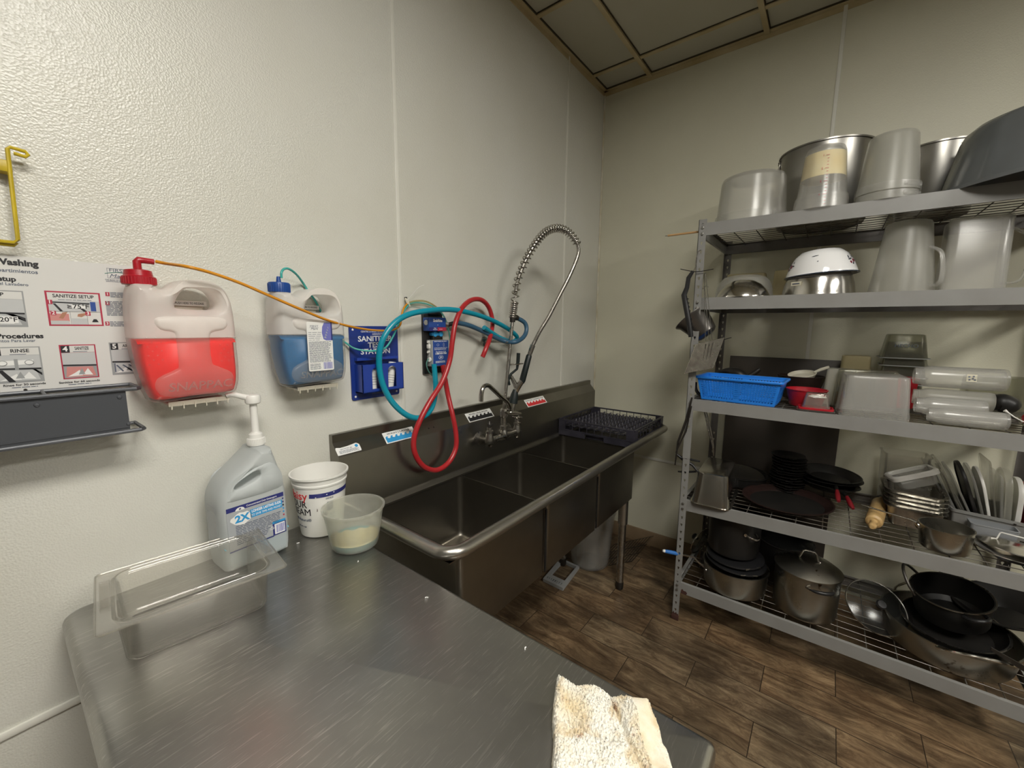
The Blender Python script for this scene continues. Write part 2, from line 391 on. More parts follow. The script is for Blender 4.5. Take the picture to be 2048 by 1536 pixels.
# table top: brushed steel with scratches and smudges
def table_steel():
    m = mat('steel_table', (0.42, 0.42, 0.41), 0.30, 1.0)
    nt = m.node_tree; b = nt.nodes['Principled BSDF']; tc = [n for n in nt.nodes if n.type == 'TEX_COORD'][0]
    n1 = _n(nt, 'ShaderNodeTexNoise'); n1.inputs['Scale'].default_value = 5; n1.inputs['Detail'].default_value = 6
    nt.links.new(tc.outputs['Object'], n1.inputs['Vector'])
    mx = _n(nt, 'ShaderNodeMix', data_type='RGBA'); mx.inputs['A'].default_value = (0.46, 0.455, 0.435, 1); mx.inputs['B'].default_value = (0.34, 0.33, 0.315, 1)
    r1 = _n(nt, 'ShaderNodeMapRange'); r1.inputs['From Min'].default_value = 0.35; r1.inputs['From Max'].default_value = 0.7
    nt.links.new(n1.outputs['Fac'], r1.inputs['Value']); nt.links.new(r1.outputs[0], mx.inputs['Factor'])
    # scratches run roughly along the table width
    h = None
    outs = []
    for rot, sc, th in ((6, 110, 0.75), (24, 90, 0.76), (-18, 100, 0.77)):
        mp = _n(nt, 'ShaderNodeMapping'); mp.inputs['Rotation'].default_value = (0, 0, R(rot)); mp.inputs['Scale'].default_value = (0.16, 2.6, 1)
        nt.links.new(tc.outputs['Object'], mp.inputs['Vector'])
        t = _n(nt, 'ShaderNodeTexNoise'); t.inputs['Scale'].default_value = sc; t.inputs['Detail'].default_value = 5
        nt.links.new(mp.outputs[0], t.inputs['Vector'])
        g = _n(nt, 'ShaderNodeMapRange'); g.inputs['From Min'].default_value = th-0.15; g.inputs['From Max'].default_value = th+0.02
        nt.links.new(t.outputs['Fac'], g.inputs['Value']); outs.append(g.outputs[0])
    a = _n(nt, 'ShaderNodeMath', operation='ADD'); nt.links.new(outs[0], a.inputs[0]); nt.links.new(outs[1], a.inputs[1])
    a2 = _n(nt, 'ShaderNodeMath', operation='ADD', use_clamp=True); nt.links.new(a.outputs[0], a2.inputs[0]); nt.links.new(outs[2], a2.inputs[1])
    mx2 = _n(nt, 'ShaderNodeMix', data_type='RGBA'); nt.links.new(mx.outputs['Result'], mx2.inputs['A']); mx2.inputs['B'].default_value = (0.80, 0.79, 0.76, 1)
    ml = _n(nt, 'ShaderNodeMath', operation='MULTIPLY'); ml.inputs[1].default_value = 0.62
    nt.links.new(a2.outputs[0], ml.inputs[0]); nt.links.new(ml.outputs[0], mx2.inputs['Factor']); nt.links.new(mx2.outputs['Result'], b.inputs['Base Color'])
    rr = _n(nt, 'ShaderNodeMath', operation='MULTIPLY_ADD'); rr.inputs[1].default_value = 0.16; rr.inputs[2].default_value = 0.30
    nt.links.new(r1.outputs[0], rr.inputs[0]); nt.links.new(rr.outputs[0], b.inputs['Roughness'])
    bp = _n(nt, 'ShaderNodeBump'); bp.inputs['Strength'].default_value = 0.12; bp.inputs['Distance'].default_value = 0.0004
    nt.links.new(a2.outputs[0], bp.inputs['Height']); nt.links.new(bp.outputs[0], b.inputs['Normal'])
table_steel()
# wood-look floor tile
def plank_floor():
    m = mat('plank_tile', (0.25, 0.15, 0.08), 0.42)
    nt = m.node_tree; b = nt.nodes['Principled BSDF']; tc = [n for n in nt.nodes if n.type == 'TEX_COORD'][0]
    sp = _n(nt, 'ShaderNodeSeparateXYZ'); nt.links.new(tc.outputs['Object'], sp.inputs[0])
    cb = _n(nt, 'ShaderNodeCombineXYZ')
    ay = _n(nt, 'ShaderNodeMath', operation='ADD'); ay.inputs[1].default_value = 0.4775+0.4975*20; nt.links.new(sp.outputs['Y'], ay.inputs[0])
    ax = _n(nt, 'ShaderNodeMath', operation='ADD'); ax.inputs[1].default_value = 0.857+0.1655*40; nt.links.new(sp.outputs['X'], ax.inputs[0])
    nt.links.new(ay.outputs[0], cb.inputs['X']); nt.links.new(ax.outputs[0], cb.inputs['Y'])
    br = _n(nt, 'ShaderNodeTexBrick'); br.offset = 0.5; br.offset_frequency = 2
    for k, v in (('Scale', 1.0), ('Mortar Size', 0.0016), ('Mortar Smooth', 0.1), ('Bias', 0.0), ('Brick Width', 0.4975), ('Row Height', 0.1655)):
        br.inputs[k].default_value = v
    br.inputs['Color1'].default_value = (0, 0, 0, 1); br.inputs['Color2'].default_value = (1, 1, 1, 1); br.inputs['Mortar'].default_value = (0.5, 0.5, 0.5, 1)
    nt.links.new(cb.outputs[0], br.inputs['Vector'])
    # grain along y, shifted per tile
    mp = _n(nt, 'ShaderNodeMapping'); mp.inputs['Scale'].default_value = (8, 1.9, 1)
    nt.links.new(tc.outputs['Object'], mp.inputs['Vector'])
    vm = _n(nt, 'ShaderNodeVectorMath', operation='MULTIPLY_ADD'); vm.inputs[1].default_value = (7, 13, 5)
    nt.links.new(br.outputs['Color'], vm.inputs[0]); nt.links.new(mp.outputs[0], vm.inputs[2])
    g1 = _n(nt, 'ShaderNodeTexNoise'); g1.inputs['Scale'].default_value = 2.6; g1.inputs['Detail'].default_value = 10; g1.inputs['Roughness'].default_value = 0.78; g1.inputs['Distortion'].default_value = 0.9
    nt.links.new(vm.outputs[0], g1.inputs['Vector'])
    cr = _n(nt, 'ShaderNodeValToRGB'); e = cr.color_ramp.elements
    e[0].position = 0.30; e[0].color = (0.060, 0.036, 0.020, 1); e[1].position = 0.74; e[1].color = (0.44, 0.35, 0.225, 1)
    for p, c in ((0.44, (0.125, 0.084, 0.050)), (0.56, (0.235, 0.170, 0.105))):
        q = e.new(p); q.color = c4(c)
    nt.links.new(g1.outputs['Fac'], cr.inputs[0])
    tone = _n(nt, 'ShaderNodeMix', data_type='RGBA', blend_type='MULTIPLY'); tone.inputs['Factor'].default_value = 1.0
    rp = _n(nt, 'ShaderNodeValToRGB'); e2 = rp.color_ramp.elements
    e2[0].position = 0.0; e2[0].color = (0.74, 0.70, 0.64, 1); e2[1].position = 1.0; e2[1].color = (1.05, 1.05, 1.0, 1)
    q = e2.new(0.4); q.color = (1.02, 0.92, 0.80, 1); q = e2.new(0.7); q.color = (0.80, 0.78, 0.74, 1)
    nt.links.new(br.outputs['Color'], rp.inputs[0]); nt.links.new(cr.outputs[0], tone.inputs['A']); nt.links.new(rp.outputs[0], tone.inputs['B'])
    # grime smudges
    n2 = _n(nt, 'ShaderNodeTexNoise'); n2.inputs['Scale'].default_value = 5.5; n2.inputs['Detail'].default_value = 5
    nt.links.new(tc.outputs['Object'], n2.inputs['Vector'])
    r2 = _n(nt, 'ShaderNodeMapRange'); r2.inputs['From Min'].default_value = 0.40; r2.inputs['From Max'].default_value = 0.62; r2.inputs['To Min'].default_value = 0.55
    nt.links.new(n2.outputs['Fac'], r2.inputs['Value'])
    dm = _n(nt, 'ShaderNodeVectorMath', operation='MULTIPLY'); nt.links.new(tone.outputs['Result'], dm.inputs[0]); nt.links.new(r2.outputs[0], dm.inputs[1])
    mo = _n(nt, 'ShaderNodeMix', data_type='RGBA'); mo.inputs['B'].default_value = (0.03, 0.02, 0.012, 1)
    nt.links.new(dm.outputs[0], mo.inputs['A']); nt.links.new(br.outputs['Fac'], mo.inputs['Factor']); nt.links.new(mo.outputs['Result'], b.inputs['Base Color'])
    bp = _n(nt, 'ShaderNodeBump'); bp.inputs['Strength'].default_value = 0.25; bp.inputs['Distance'].default_value = 0.002
    nt.links.new(g1.outputs['Fac'], bp.inputs['Height'])
    bp2 = _n(nt, 'ShaderNodeBump'); bp2.invert = True; bp2.inputs['Strength'].default_value = 0.8; bp2.inputs['Distance'].default_value = 0.002
    nt.links.new(br.outputs['Fac'], bp2.inputs['Height']); nt.links.new(bp.outputs[0], bp2.inputs['Normal']); nt.links.new(bp2.outputs[0], b.inputs['Normal'])
plank_floor()
def lamp_mat():
    m = bpy.data.materials.new('lamp_diffuser'); m.use_nodes = True; MATS['lamp_diffuser'] = m
    b = m.node_tree.nodes['Principled BSDF']; b.inputs['Base Color'].default_value = (0.9, 0.9, 0.88, 1)
    b.inputs['Emission Color'].default_value = c4(LAMP_COLOUR); b.inputs['Emission Strength'].default_value = LAMP_STRENGTH
lamp_mat()
# ------------------------------------------------------------ the room
H = 3.006; X0 = -4.4; Y0 = -4.4
g = G('plank_tile'); g.box(((X0)/2, Y0/2, -0.05), (-X0+0.2, -Y0+0.2, 0.1)); struct(g, 'floor')
g = G('wall_panel'); g.box((X0/2, 0.05, H/2), (-X0+0.2, 0.1, H+0.2)); struct(g, 'wall_left')
g = G('wall_panel_yellowed'); g.box((0.05, Y0/2, H/2), (0.1, -Y0, H+0.2)); struct(g, 'wall_right')
g = G('far_wall'); g.box((X0/2, Y0-0.05, H/2), (-X0+0.2, 0.1, H+0.2)); struct(g, 'wall_back')
g = G('far_wall'); g.box((X0-0.05, Y0/2, H/2), (0.1, -Y0, H+0.2)); struct(g, 'wall_rear')
g = G('ceiling_tile'); g.box((X0/2, Y0/2, H+0.06), (-X0+0.2, -Y0+0.2, 0.1)); struct(g, 'ceiling')
# suspended grid: tees hang a little below the tiles, a dark gap on one side
gx = [-0.205-0.61*i for i in range(7)]; gy = [-0.303-0.61*i for i in range(7)]
g = G('ceiling_grid')
for y in gy: g.box((X0/2, y, H-0.003+0.005), (-X0, 0.024, 0.016))
for x in gx: g.box((x, Y0/2, H+0.002+0.005), (0.024, -Y0, 0.014))
g.mat('grid_gap')
for y in gy: g.box((X0/2, y-0.0145, H+0.008), (-X0, 0.005, 0.006))
for x in gx: g.box((x-0.0145, Y0/2, H+0.0085), (0.004, -Y0, 0.006))
struct(g, 'trim_1')
g = G('ceiling_grid')   # wall angle under the tiles
g.box((X0/2, -0.012, H+0.001), (-X0, 0.024, 0.004)); g.box((X0/2, -0.0015, H-0.012), (-X0, 0.003, 0.024))
g.box((-0.012, Y0/2, H+0.001), (0.024, -Y0, 0.004)); g.box((-0.0015, Y0/2, H-0.012), (0.003, -Y0, 0.024))
g.mat('grid_gap'); g.box((X0/2, -0.0265, H+0.007), (-X0, 0.005, 0.008)); g.box((-0.0265, Y0/2, H+0.007), (0.005, -Y0, 0.008))
struct(g, 'trim_2')
# panel division strips
for i, x in enumerate((-1.673, -0.463, -2.883)):
    g = G('panel_trim'); g.box((x, -0.0015, (H+0.62)/2), (0.016, 0.004, H-0.62), bev=0.0015); struct(g, 'trim_%d' % (3+i))
for i, y in enumerate((-1.2312, -2.441)):
    g = G('panel_trim'); g.box((-0.0015, y, (H+0.62)/2), (0.004, 0.016, H-0.62), bev=0.0015); struct(g, 'trim_%d' % (6+i))
g = G('panel_trim'); g.box((X0/2, -0.003, 0.614), (-X0, 0.008, 0.018), bev=0.003); struct(g, 'trim_8')
g = G('panel_trim'); g.box((-0.003, Y0/2, 0.614), (0.008, -Y0, 0.018), bev=0.003); struct(g, 'trim_9')
g = G('caulk'); g.tube([(-0.004, -0.004, 0.1), (-0.004, -0.004, H-0.02)], 0.006, 6); struct(g, 'trim_10')
g = G('baseboard'); g.box((X0/2, -0.006, 0.05), (-X0, 0.012, 0.10), bev=0.004); struct(g, 'baseboard_left')
g = G('baseboard'); g.box((-0.006, Y0/2, 0.05), (0.012, -Y0, 0.10), bev=0.004); struct(g, 'baseboard_right')
# ceiling lights fill two grid cells each
def ceiling_light(xc, yc, label):
    t = thing('ceiling_light', label, 'ceiling light', (xc, yc, H))
    g = G('white_plastic')
    for s in (-1, 1):
        g.box((0, s*0.288, -0.006), (1.19, 0.02, 0.02)); g.box((s*0.588, 0, -0.006), (0.02, 0.56, 0.02))
    part(g, 'frame', t)
    g = G('lamp_diffuser'); g.box((0, 0, -0.004), (1.15, 0.55, 0.008)); part(g, 'diffuser', t, 'lit white diffuser panel')
    return t
ceiling_light(-2.03-0.61, -1.828, 'lit rectangular ceiling panel light above the steel worktable')
ceiling_light(-2.03, -3.658, 'lit rectangular ceiling panel light at the far side of the room, behind the camera')
# ------------------------------------------------------------ outline helpers
def smooth2(poly, sub=4):
    return [(p.x, p.y) for p in catmull([(x, y, 0) for x, y in poly], sub, closed=True)]
def offset2(poly, d):
    n = len(poly); out = []
    area = sum(poly[i][0]*poly[(i+1) % n][1]-poly[(i+1) % n][0]*poly[i][1] for i in range(n))
    s = 1 if area > 0 else -1
    for i in range(n):
        a, b = Vector(poly[i-1]), Vector(poly[(i+1) % n]); t = (b-a)
        t = t.normalized() if t.length > 1e-9 else Vector((1, 0))
        out.append((poly[i][0]-s*t.y*d, poly[i][1]+s*t.x*d))
    return out
def slab(g, outline, holes, depths, M):
    """outline in the local xy plane, swept along local z through (depth, inset) pairs; holes go right through"""
    edges = {0: [], -1: []}
    for li, (loop, sign) in enumerate([(outline, 1)]+[(h, -1) for h in holes]):
        rings = []
        for z, ins in depths:
            pl = offset2(loop, ins*sign) if ins else loop
            rings.append([g.v(M @ Vector((x, y, z))) for x, y in pl])
        n = len(loop)
        for a, b in zip(rings, rings[1:]):
            for i in range(n): g.face([a[i], a[(i+1) % n], b[(i+1) % n], b[i]])
        for key in (0, -1):
            r = rings[key]
            for i in range(n):
                e = g.bm.edges.get((r[i], r[(i+1) % n])) or g.bm.edges.new((r[i], r[(i+1) % n]))
                edges[key].append(e)
    for key in (0, -1):
        res = bmesh.ops.triangle_fill(g.bm, use_beauty=True, edges=edges[key])
        for f in res['geom']:
            if isinstance(f, bmesh.types.BMFace): f.material_index = g.cur
    return g
def lines(g, x0, x1, y0, y1, n, M, t=0.0004, fill=0.45, ragged=0.15, seed=1):
    """small print too fine to read: rows of broken bars"""
    rnd = random.Random(seed); dy = (y1-y0)/n
    for i in range(n):
        x = x0; ye = y1-dy*i; xe = x1-(x1-x0)*ragged*rnd.random()
        while x < xe-0.001:
            w = min((0.4+rnd.random())*dy*3.2, xe-x); g.rect(x, ye-dy*fill, x+w, ye, 0, t, M); x += w+dy*0.45
def barcode(g, x0, y0, x1, y1, M, t=0.0004, seed=3):
    rnd = random.Random(seed); x = x0; u = (x1-x0)/38
    while x < x1-u:
        w = u*rnd.choice((1, 1, 2, 3)); g.rect(x, y0, min(x+w, x1), y1, 0, t, M); x += w+u*rnd.choice((1, 1, 2))

# ------------------------------------------------------------ steel worktable
TZ = 0.85; TX0, TX1, TY0, TY1 = -2.632, -2.030, -1.238, -0.020
t = thing('steel_worktable', 'scratched stainless steel worktable against the left wall, in the foreground', 'table', ((TX0+TX1)/2, (TY0+TY1)/2, 0))
g = G('steel_table'); w, d = TX1-TX0, TY1-TY0
def top_ring(w_, d_, r, z, k=6):     # tighter corners at the near end of the table
    o = []
    for qx, qy, a0, rr_ in ((1, 1, 0, r), (-1, 1, 90, r), (-1, -1, 180, r*0.35), (1, -1, 270, r*0.35)):
        for i_ in range(k+1):
            a = R(a0+90*i_/k); o.append(Vector((qx*(w_/2-rr_)+rr_*math.cos(a), qy*(d_/2-rr_)+rr_*math.sin(a), z)))
    return o
g.loft([top_ring(w-2*i, d-2*i, r, z, 6) for z, i, r in ((TZ-0.045, 0.004, 0.03), (TZ-0.045, 0, 0.034), (TZ-0.016, 0, 0.034), (TZ-0.008, 0.0025, 0.034), (TZ-0.003, 0.007, 0.033), (TZ, 0.014, 0.03))])
part(g, 'tabletop', t, ang=50)
for sx in (-1, 1):
    for sy in (-1, 1):
        g = G('steel_rim'); g.cyl((sx*(w/2-0.05), sy*(d/2-0.05), 0.03), (sx*(w/2-0.05), sy*(d/2-0.05), TZ-0.045), 0.02)
        g.lathe([(0, 0), (0.016, 0), (0.022, 0.012), (0.022, 0.04), (0.0, 0.04)], 20, Matrix.Translation((sx*(w/2-0.05), sy*(d/2-0.05), 0)))
        part(g, 'leg', t)
g = G('steel_table'); g.box((0, 0, 0.25), (w-0.09, d-0.09, 0.02), bev=0.004); part(g, 'undershelf', t)

# ------------------------------------------------------------ three compartment sink
SX0, SX1 = -1.985, -0.100; DZ = 0.832; RZ = 0.872; RY = -0.566
sink = thing('three_compartment_sink', 'long stainless steel three-compartment sink with rolled rim along the left wall', 'sink', ((SX0+SX1)/2, -0.3, 0))
bowls = [(-1.900, -1.447, -1.886, -1.4465), (-1.437, -1.006, -1.4390, -1.0075), (-0.997, -0.553, -1.0000, -0.5680)]
BY0, BY1 = -0.515, -0.088
for i, (e0, e1, i0, i1) in enumerate(bowls):
    g = G('steel_sink_side'); cx, w = (i0+i1)/2, i1-i0; cy, d = (BY0+BY1)/2, BY1-BY0
    ri = [rrect(w, d, 0.022, DZ+0.001, 5, cx, cy), rrect(w, d, 0.022, 0.585, 5, cx, cy), rrect(w-0.006, d-0.006, 0.022, 0.568, 5, cx, cy),
          rrect(w-0.022, d-0.022, 0.02, 0.559, 5, cx, cy), rrect(w-0.2, d-0.2, 0.02, 0.556, 5, cx, cy), rrect(0.09, 0.09, 0.044, 0.552, 5, cx, cy)]
    g.loft(ri, cap0=False, cap1=True)
    ex, ew = (e0+e1)/2, e1-e0; ey, ed = (-0.535-0.07)/2, 0.465
    g.loft([rrect(ew, ed, 0.02, DZ-0.001, 5, ex, ey), rrect(ew, ed, 0.02, 0.552, 5, ex, ey), rrect(ew-0.012, ed-0.012, 0.02, 0.545, 5, ex, ey)], cap0=False, cap1=True)
    b = part(g, 'bowl', sink, w=True, ang=50)
    g = G('chrome'); g.lathe([(0, 0.5545), (0.03, 0.5545), (0.038, 0.557), (0.043, 0.5555), (0.043, 0.552), (0, 0.552)], 24, Matrix.Translation((cx, cy, 0)))
    g.mat('nonstick')
    for k in range(8): g.cyl((cx+0.018*math.cos(k*PI/4), cy+0.018*math.sin(k*PI/4), 0.5546), (cx+0.018*math.cos(k*PI/4), cy+0.018*math.sin(k*PI/4), 0.5552), 0.004, n=8)
    part(g, 'drain', b, w=True)
g = G('steel_sink'); th = 0.004
def plate(x0, x1, y0, y1, z=DZ): g.box(((x0+x1)/2, (y0+y1)/2, z-th/2), (x1-x0, y1-y0, th))
plate(-1.94, -0.145, -0.538, BY0+0.0005); plate(-1.965, -0.12, BY1-0.0005, -0.058); plate(-1.935, -1.8855, BY0, BY1)
plate(-1.4467, -1.4388, BY0, BY1); plate(-1.0077, -0.9998, BY0, BY1); plate(-0.5682, -0.15, BY0, BY1)
# raised front and end lips under the rolled rim
def lip(p, q, inw):
    p, q, i = Vector(p), Vector(q), Vector(inw)
    g.loft([[p+i*0.036+Vector((0, 0, DZ-th)), p+i*0.036+Vector((0, 0, DZ)), p+Vector((0, 0, RZ-0.004)), p+Vector((0, 0, RZ-0.010))],
            [q+i*0.036+Vector((0, 0, DZ-th)), q+i*0.036+Vector((0, 0, DZ)), q+Vector((0, 0, RZ-0.004)), q+Vector((0, 0, RZ-0.010))]])
def corner(cx, cy, a0, a1, r=0.055, n=7): return [(cx+r*math.cos(R(a0+(a1-a0)*i/n)), cy+r*math.sin(R(a0+(a1-a0)*i/n)), RZ) for i in range(n+1)]
lp = [(-1.965, -0.06, 0)]+corner(-1.91, RY+0.055, 180, 270)+corner(-0.175, RY+0.055, 270, 360)+[(-0.12, -0.06, 0)]
secs = []
for i_, q_ in enumerate(lp):
    a_ = Vector(lp[max(i_-1, 0)]); b_ = Vector(lp[min(i_+1, len(lp)-1)]); tg = Vector((b_.x-a_.x, b_.y-a_.y, 0)).normalized(); inn = Vector((-tg.y, tg.x, 0)); p_ = Vector((q_[0], q_[1], 0))
    secs.append([p_+inn*0.036+Vector((0, 0, DZ-th)), p_+inn*0.036+Vector((0, 0, DZ)), p_+Vector((0, 0, RZ-0.004)), p_+Vector((0, 0, RZ-0.010))])
g.loft(secs)
# drainboard grooves
for k in range(6): g.box((-0.33, -0.13-0.066*k, DZ+0.0008), (0.40, 0.012, 0.0016), bev=0.0007)
g.mat('nonstick')
for x in (-1.437, -1.002): g.box((x, -0.5325, (DZ+0.547)/2-0.01), (0.010, 0.004, DZ-0.58))
part(g, 'deck', sink, w=True)
g = G('steel_sink')
prof = [(-0.075, DZ-0.002), (-0.072, DZ+0.004), (-0.064, DZ+0.012), (-0.060, DZ+0.022), (-0.060, 1.048), (-0.0585, 1.0505), (-0.024, 1.089), (-0.022, 1.0915), (-0.022, 1.117), (-0.020, 1.119), (-0.002, 1.119), (-0.002, DZ-0.002)]
MX = Matrix(((0, 0, 1, 0), (1, 0, 0, 0), (0, 1, 0, 0), (0, 0, 0, 1)))
g.prism(prof, SX0, SX1, MX)
g.mat('nonstick')
up = Vector((0, 0.0345, 0.0385)).normalized(); nrm = Vector((0, -up.z, up.y))
def MF(x, f=0.5):
    o = Vector((x, -0.0585, 1.0505))+Vector((0, 0.0345, 0.0385))*f+nrm*0.0006
    return Matrix(((1, 0, 0, o.x), (0, up.y, nrm.y, o.y), (0, up.z, nrm.z, o.z), (0, 0, 0, 1)))
for px, py in ((856, 842), (866, 840)):
    p = onY(px, py, -0.04); g.prism([(0.0035*math.cos(a*PI/6), 0.0035*math.sin(a*PI/6)) for a in range(12)], 0, 0.0006, MF(p.x, 0.45))
bs = part(g, 'backsplash', sink, w=True)
g = G('steel_rim'); path = []
def corner(cx, cy, a0, a1, r=0.055, n=7): return [(cx+r*math.cos(R(a0+(a1-a0)*i/n)), cy+r*math.sin(R(a0+(a1-a0)*i/n)), RZ) for i in range(n+1)]
xl, xr = -1.965, -0.12; rc = 0.055
path = [(xl, -0.062, RZ), (xl, -0.2, RZ), (xl, -0.35, RZ)]+corner(xl+rc, RY+rc, 180, 270)+[(xl+0.3+0.25*i, RY, RZ) for i in range(6)]+corner(xr-rc, RY+rc, 270, 360)+[(xr, -0.35, RZ), (xr, -0.2, RZ), (xr, -0.062, RZ)]
g.tube(path, 0.0195, 16); part(g, 'rolled_rim', sink, w=True)
for x in (-1.84, -0.585):
    for y in (-0.496, -0.12):
        g = G('dull_chrome'); g.cyl((x, y, 0.048), (x, y, 0.50), 0.0205); g.mat('steel_rim'); g.cyl((x, y, 0.40), (x, y, 0.546), 0.0265)
        g.mat('dark_metal'); g.lathe([(0, 0), (0.015, 0), (0.021, 0.008), (0.022, 0.042), (0.0205, 0.05), (0, 0.05)], 20, Matrix.Translation((x, y, 0)))
        part(g, 'leg', sink, w=True)
# stickers on the sloping ledge of the backsplash
def wave_sticker(px0, px1, py, colour, word, label, h=0.047):
    x0, x1 = onY(px0, py, -0.042).x, onY(px1, py, -0.042).x; wd = x1-x0; M = MF((x0+x1)/2)
    g = G('ink_white'); g.rect(-wd/2, -h/2, wd/2, h/2, 0, 0.0004, M); g.mat(colour)
    poly = [(-wd*0.46, -h*0.42)]; n = 6; cw = wd*0.92/n; pts = []
    for i in range(n):
        xx = -wd*0.46+cw*i
        pts += [(xx, -h*0.02), (xx+cw*0.10, h*0.09), (xx+cw*0.38, h*0.15), (xx+cw*0.62, h*0.10), (xx+cw*0.42, h*0.07), (xx+cw*0.48, -h*0.03), (xx+cw*0.75, -h*0.06)]
    pts += [(wd*0.46, -h*0.02), (wd*0.46, -h*0.42)]
    g.prism([(-wd*0.46, -h*0.42)]+pts, 0.0004, 0.0007, M)
    g.mat('ink_black'); g.text(word, h*0.22, M @ Matrix.Translation((0, h*0.31, 0.0004)), 0.0001, bold=0.01, sx=min(1.5, wd/h*0.6))
    part(g, 'sticker', bs, label, w=True)
wave_sticker(768, 829, 860, 'ink_sky', 'WASH | LAVAR', 'white sticker with blue waves')
wave_sticker(934, 984, 826, 'ink_black', 'RINSE | ENJUAGAR', 'white sticker with black waves')
wave_sticker(1052, 1090, 802, 'ink_bright_red', 'SANITIZE | DESINFECTAR', 'white sticker with red waves')
x0, x1 = onY(672, 893, -0.045).x, onY(720, 890, -0.045).x; M = MF((x0+x1)/2, 0.42); wd = x1-x0
g = G('ink_white'); g.prism([(-wd/2, -0.017), (wd/2*0.96, -0.017), (wd/2, -0.010), (wd/2, 0.008), (wd*0.40, 0.016), (0.0, 0.011), (-wd*0.3, 0.010), (-wd*0.46, 0.014), (-wd/2, 0.008)], 0, 0.0005, M)
g.mat('ink_slate'); lines(g, -wd*0.4, wd*0.42, -0.014, -0.002, 4, M, 0.0008, seed=5); g.mat('ink_sky')
g.prism([(wd*0.36+0.006*math.cos(a*PI/6), 0.005+0.006*math.sin(a*PI/6)) for a in range(12)], 0.0005, 0.0009, M)
g.mat('ink_slate'); g.text('SECTION #2', 0.008, M @ Matrix.Translation((-wd*0.08, 0.003, 0.0005)), 0.0002)
part(g, 'sticker', bs, 'torn white paper sticker with faded print', w=True)

# ------------------------------------------------------------ black dish rack on the drainboard
t = thing('dish_rack', 'black plastic square peg rack resting on the right drainboard of the sink', 'dish rack', (-0.345, -0.300, 0.8355))
W2 = 0.235; zt = 0.102
g = G('rack_black')
for sx, sy, lx, ly in ((0, -1, 1, 0), (0, 1, 1, 0), (-1, 0, 0, 1), (1, 0, 0, 1)):
    c = Vector((sx*W2, sy*W2, 0)); L = 2*W2
    dx, dy = (L, 0.006) if lx else (0.006, L)
    if sx == -1:      # the left face has a hand hole in the lower band
        for y0, y1 in ((-W2, -0.060), (0.060, W2)): g.box((-W2, (y0+y1)/2, 0.022), (0.006, y1-y0, 0.034))
        g.box((-W2, 0, 0.036), (0.006, 0.12, 0.008)); g.box((-W2+0.02, 0, 0.02), (0.003, 0.12, 0.03))
    else: g.box(c+Vector((0, 0, 0.022)), (dx, dy, 0.034))
    g.box(c+Vector((0, 0, 0.040)), (dx+0.004*ly*0+0.003*(1-lx), dy+0.003*lx, 0.004)); g.box(c+Vector((0, 0, zt-0.004)), (dx+0.003*(1-lx), dy+0.003*lx, 0.008))
    for e in (-1, 1): g.box(c+Vector((lx*e*(W2-0.022), ly*e*(W2-0.022), 0.07)), (0.044 if lx else 0.006, 0.006 if lx else 0.044, 0.06))
    n = 8
    for k in range(1, n): 
        u = -W2+0.044+(2*W2-0.088)*k/n; g.box(c+Vector((lx*u, ly*u, 0.069)), (0.003, 0.003, 0.058))
    pts = []
    for k in range(n*4+1):
        u = -W2+0.044+(2*W2-0.088)*k/(n*4); pts.append(c+Vector((lx*u, ly*u, 0.070+0.006*math.sin(k*PI/2))))
    g.tube(pts, 0.0016, 5)
part(g, 'frame', t)
g = G('rack_black')
for k in range(-5, 6):
    g.box((k*0.042+0.002, 0, 0.066), (0.014, 2*W2-0.006, 0.006)); g.box((0, k*0.042, 0.0662), (2*W2-0.006, 0.014, 0.006))
for i in range(9):
    for j in range(9):
        g.tube([(-0.176+0.044*i, -0.176+0.044*j, 0.068), (-0.176+0.044*i, -0.176+0.044*j, 0.086), (-0.176+0.044*i, -0.176+0.044*j, 0.090)], [0.0075, 0.0055, 0.0025], 8)
part(g, 'peg_floor', t)

# ------------------------------------------------------------ pre-rinse spray tap
tap = thing('pre_rinse_tap', 'chrome pre-rinse spray tap with tall spring and swivel spout, mounted on the sink backsplash', 'tap', (-1.19, -0.06, 0.97))
FX, FY, FZ = -1.19, -0.125, 0.968
g = G('dull_chrome')
for s in (-0.105, 0.105):
    M = frame_from((FX+s, -0.0595, FZ), (0, -1, 0)); g.lathe([(0, 0), (0.032, 0), (0.030, 0.006), (0.016, 0.011), (0.014, 0.05), (0.0, 0.05)], 24, M)
    g.lathe([(0, -0.030), (0.013, -0.028), (0.020, -0.014), (0.021, 0.004), (0.017, 0.022), (0.015, 0.034), (0.018, 0.036), (0.018, 0.046), (0.012, 0.05), (0.011, 0.062), (0, 0.062)], 20, Matrix.Translation((FX+s, FY, FZ)))
g.tube([(FX-0.105, FY, FZ), (FX-0.04, FY, FZ), (FX, FY, FZ), (FX+0.04, FY, FZ), (FX+0.105, FY, FZ)], [0.013, 0.014, 0.022, 0.014, 0.013], 14)
g.lathe([(0, -0.022), (0.018, -0.016), (0.021, 0), (0.018, 0.016), (0.014, 0.03), (0.019, 0.033), (0.019, 0.05), (0.014, 0.054), (0.014, 0.09), (0.018, 0.095), (0.018, 0.13), (0.013, 0.135), (0, 0.135)], 20, Matrix.Translation((FX, FY, FZ)))
part(g, 'valve_body', tap, w=True)
g = G('dark_metal')     # left lever with blackened grip
g.tube([(FX-0.105, FY, FZ+0.06), (FX-0.105, FY-0.002, FZ+0.072)], 0.008, 10)
g.box((0, 0, 0), (0.046, 0.013, 0.009), Matrix.Translation((FX-0.112, FY-0.012, FZ+0.073)) @ Matrix.Rotation(R(25), 4, 'Z'), bev=0.003)
g.tube([(FX-0.105, FY, FZ+0.076), (FX-0.105, FY, FZ+0.09)], [0.010, 0.004], 10)
part(g, 'lever', tap, 'blackened lever', w=True)
g = G('chrome')
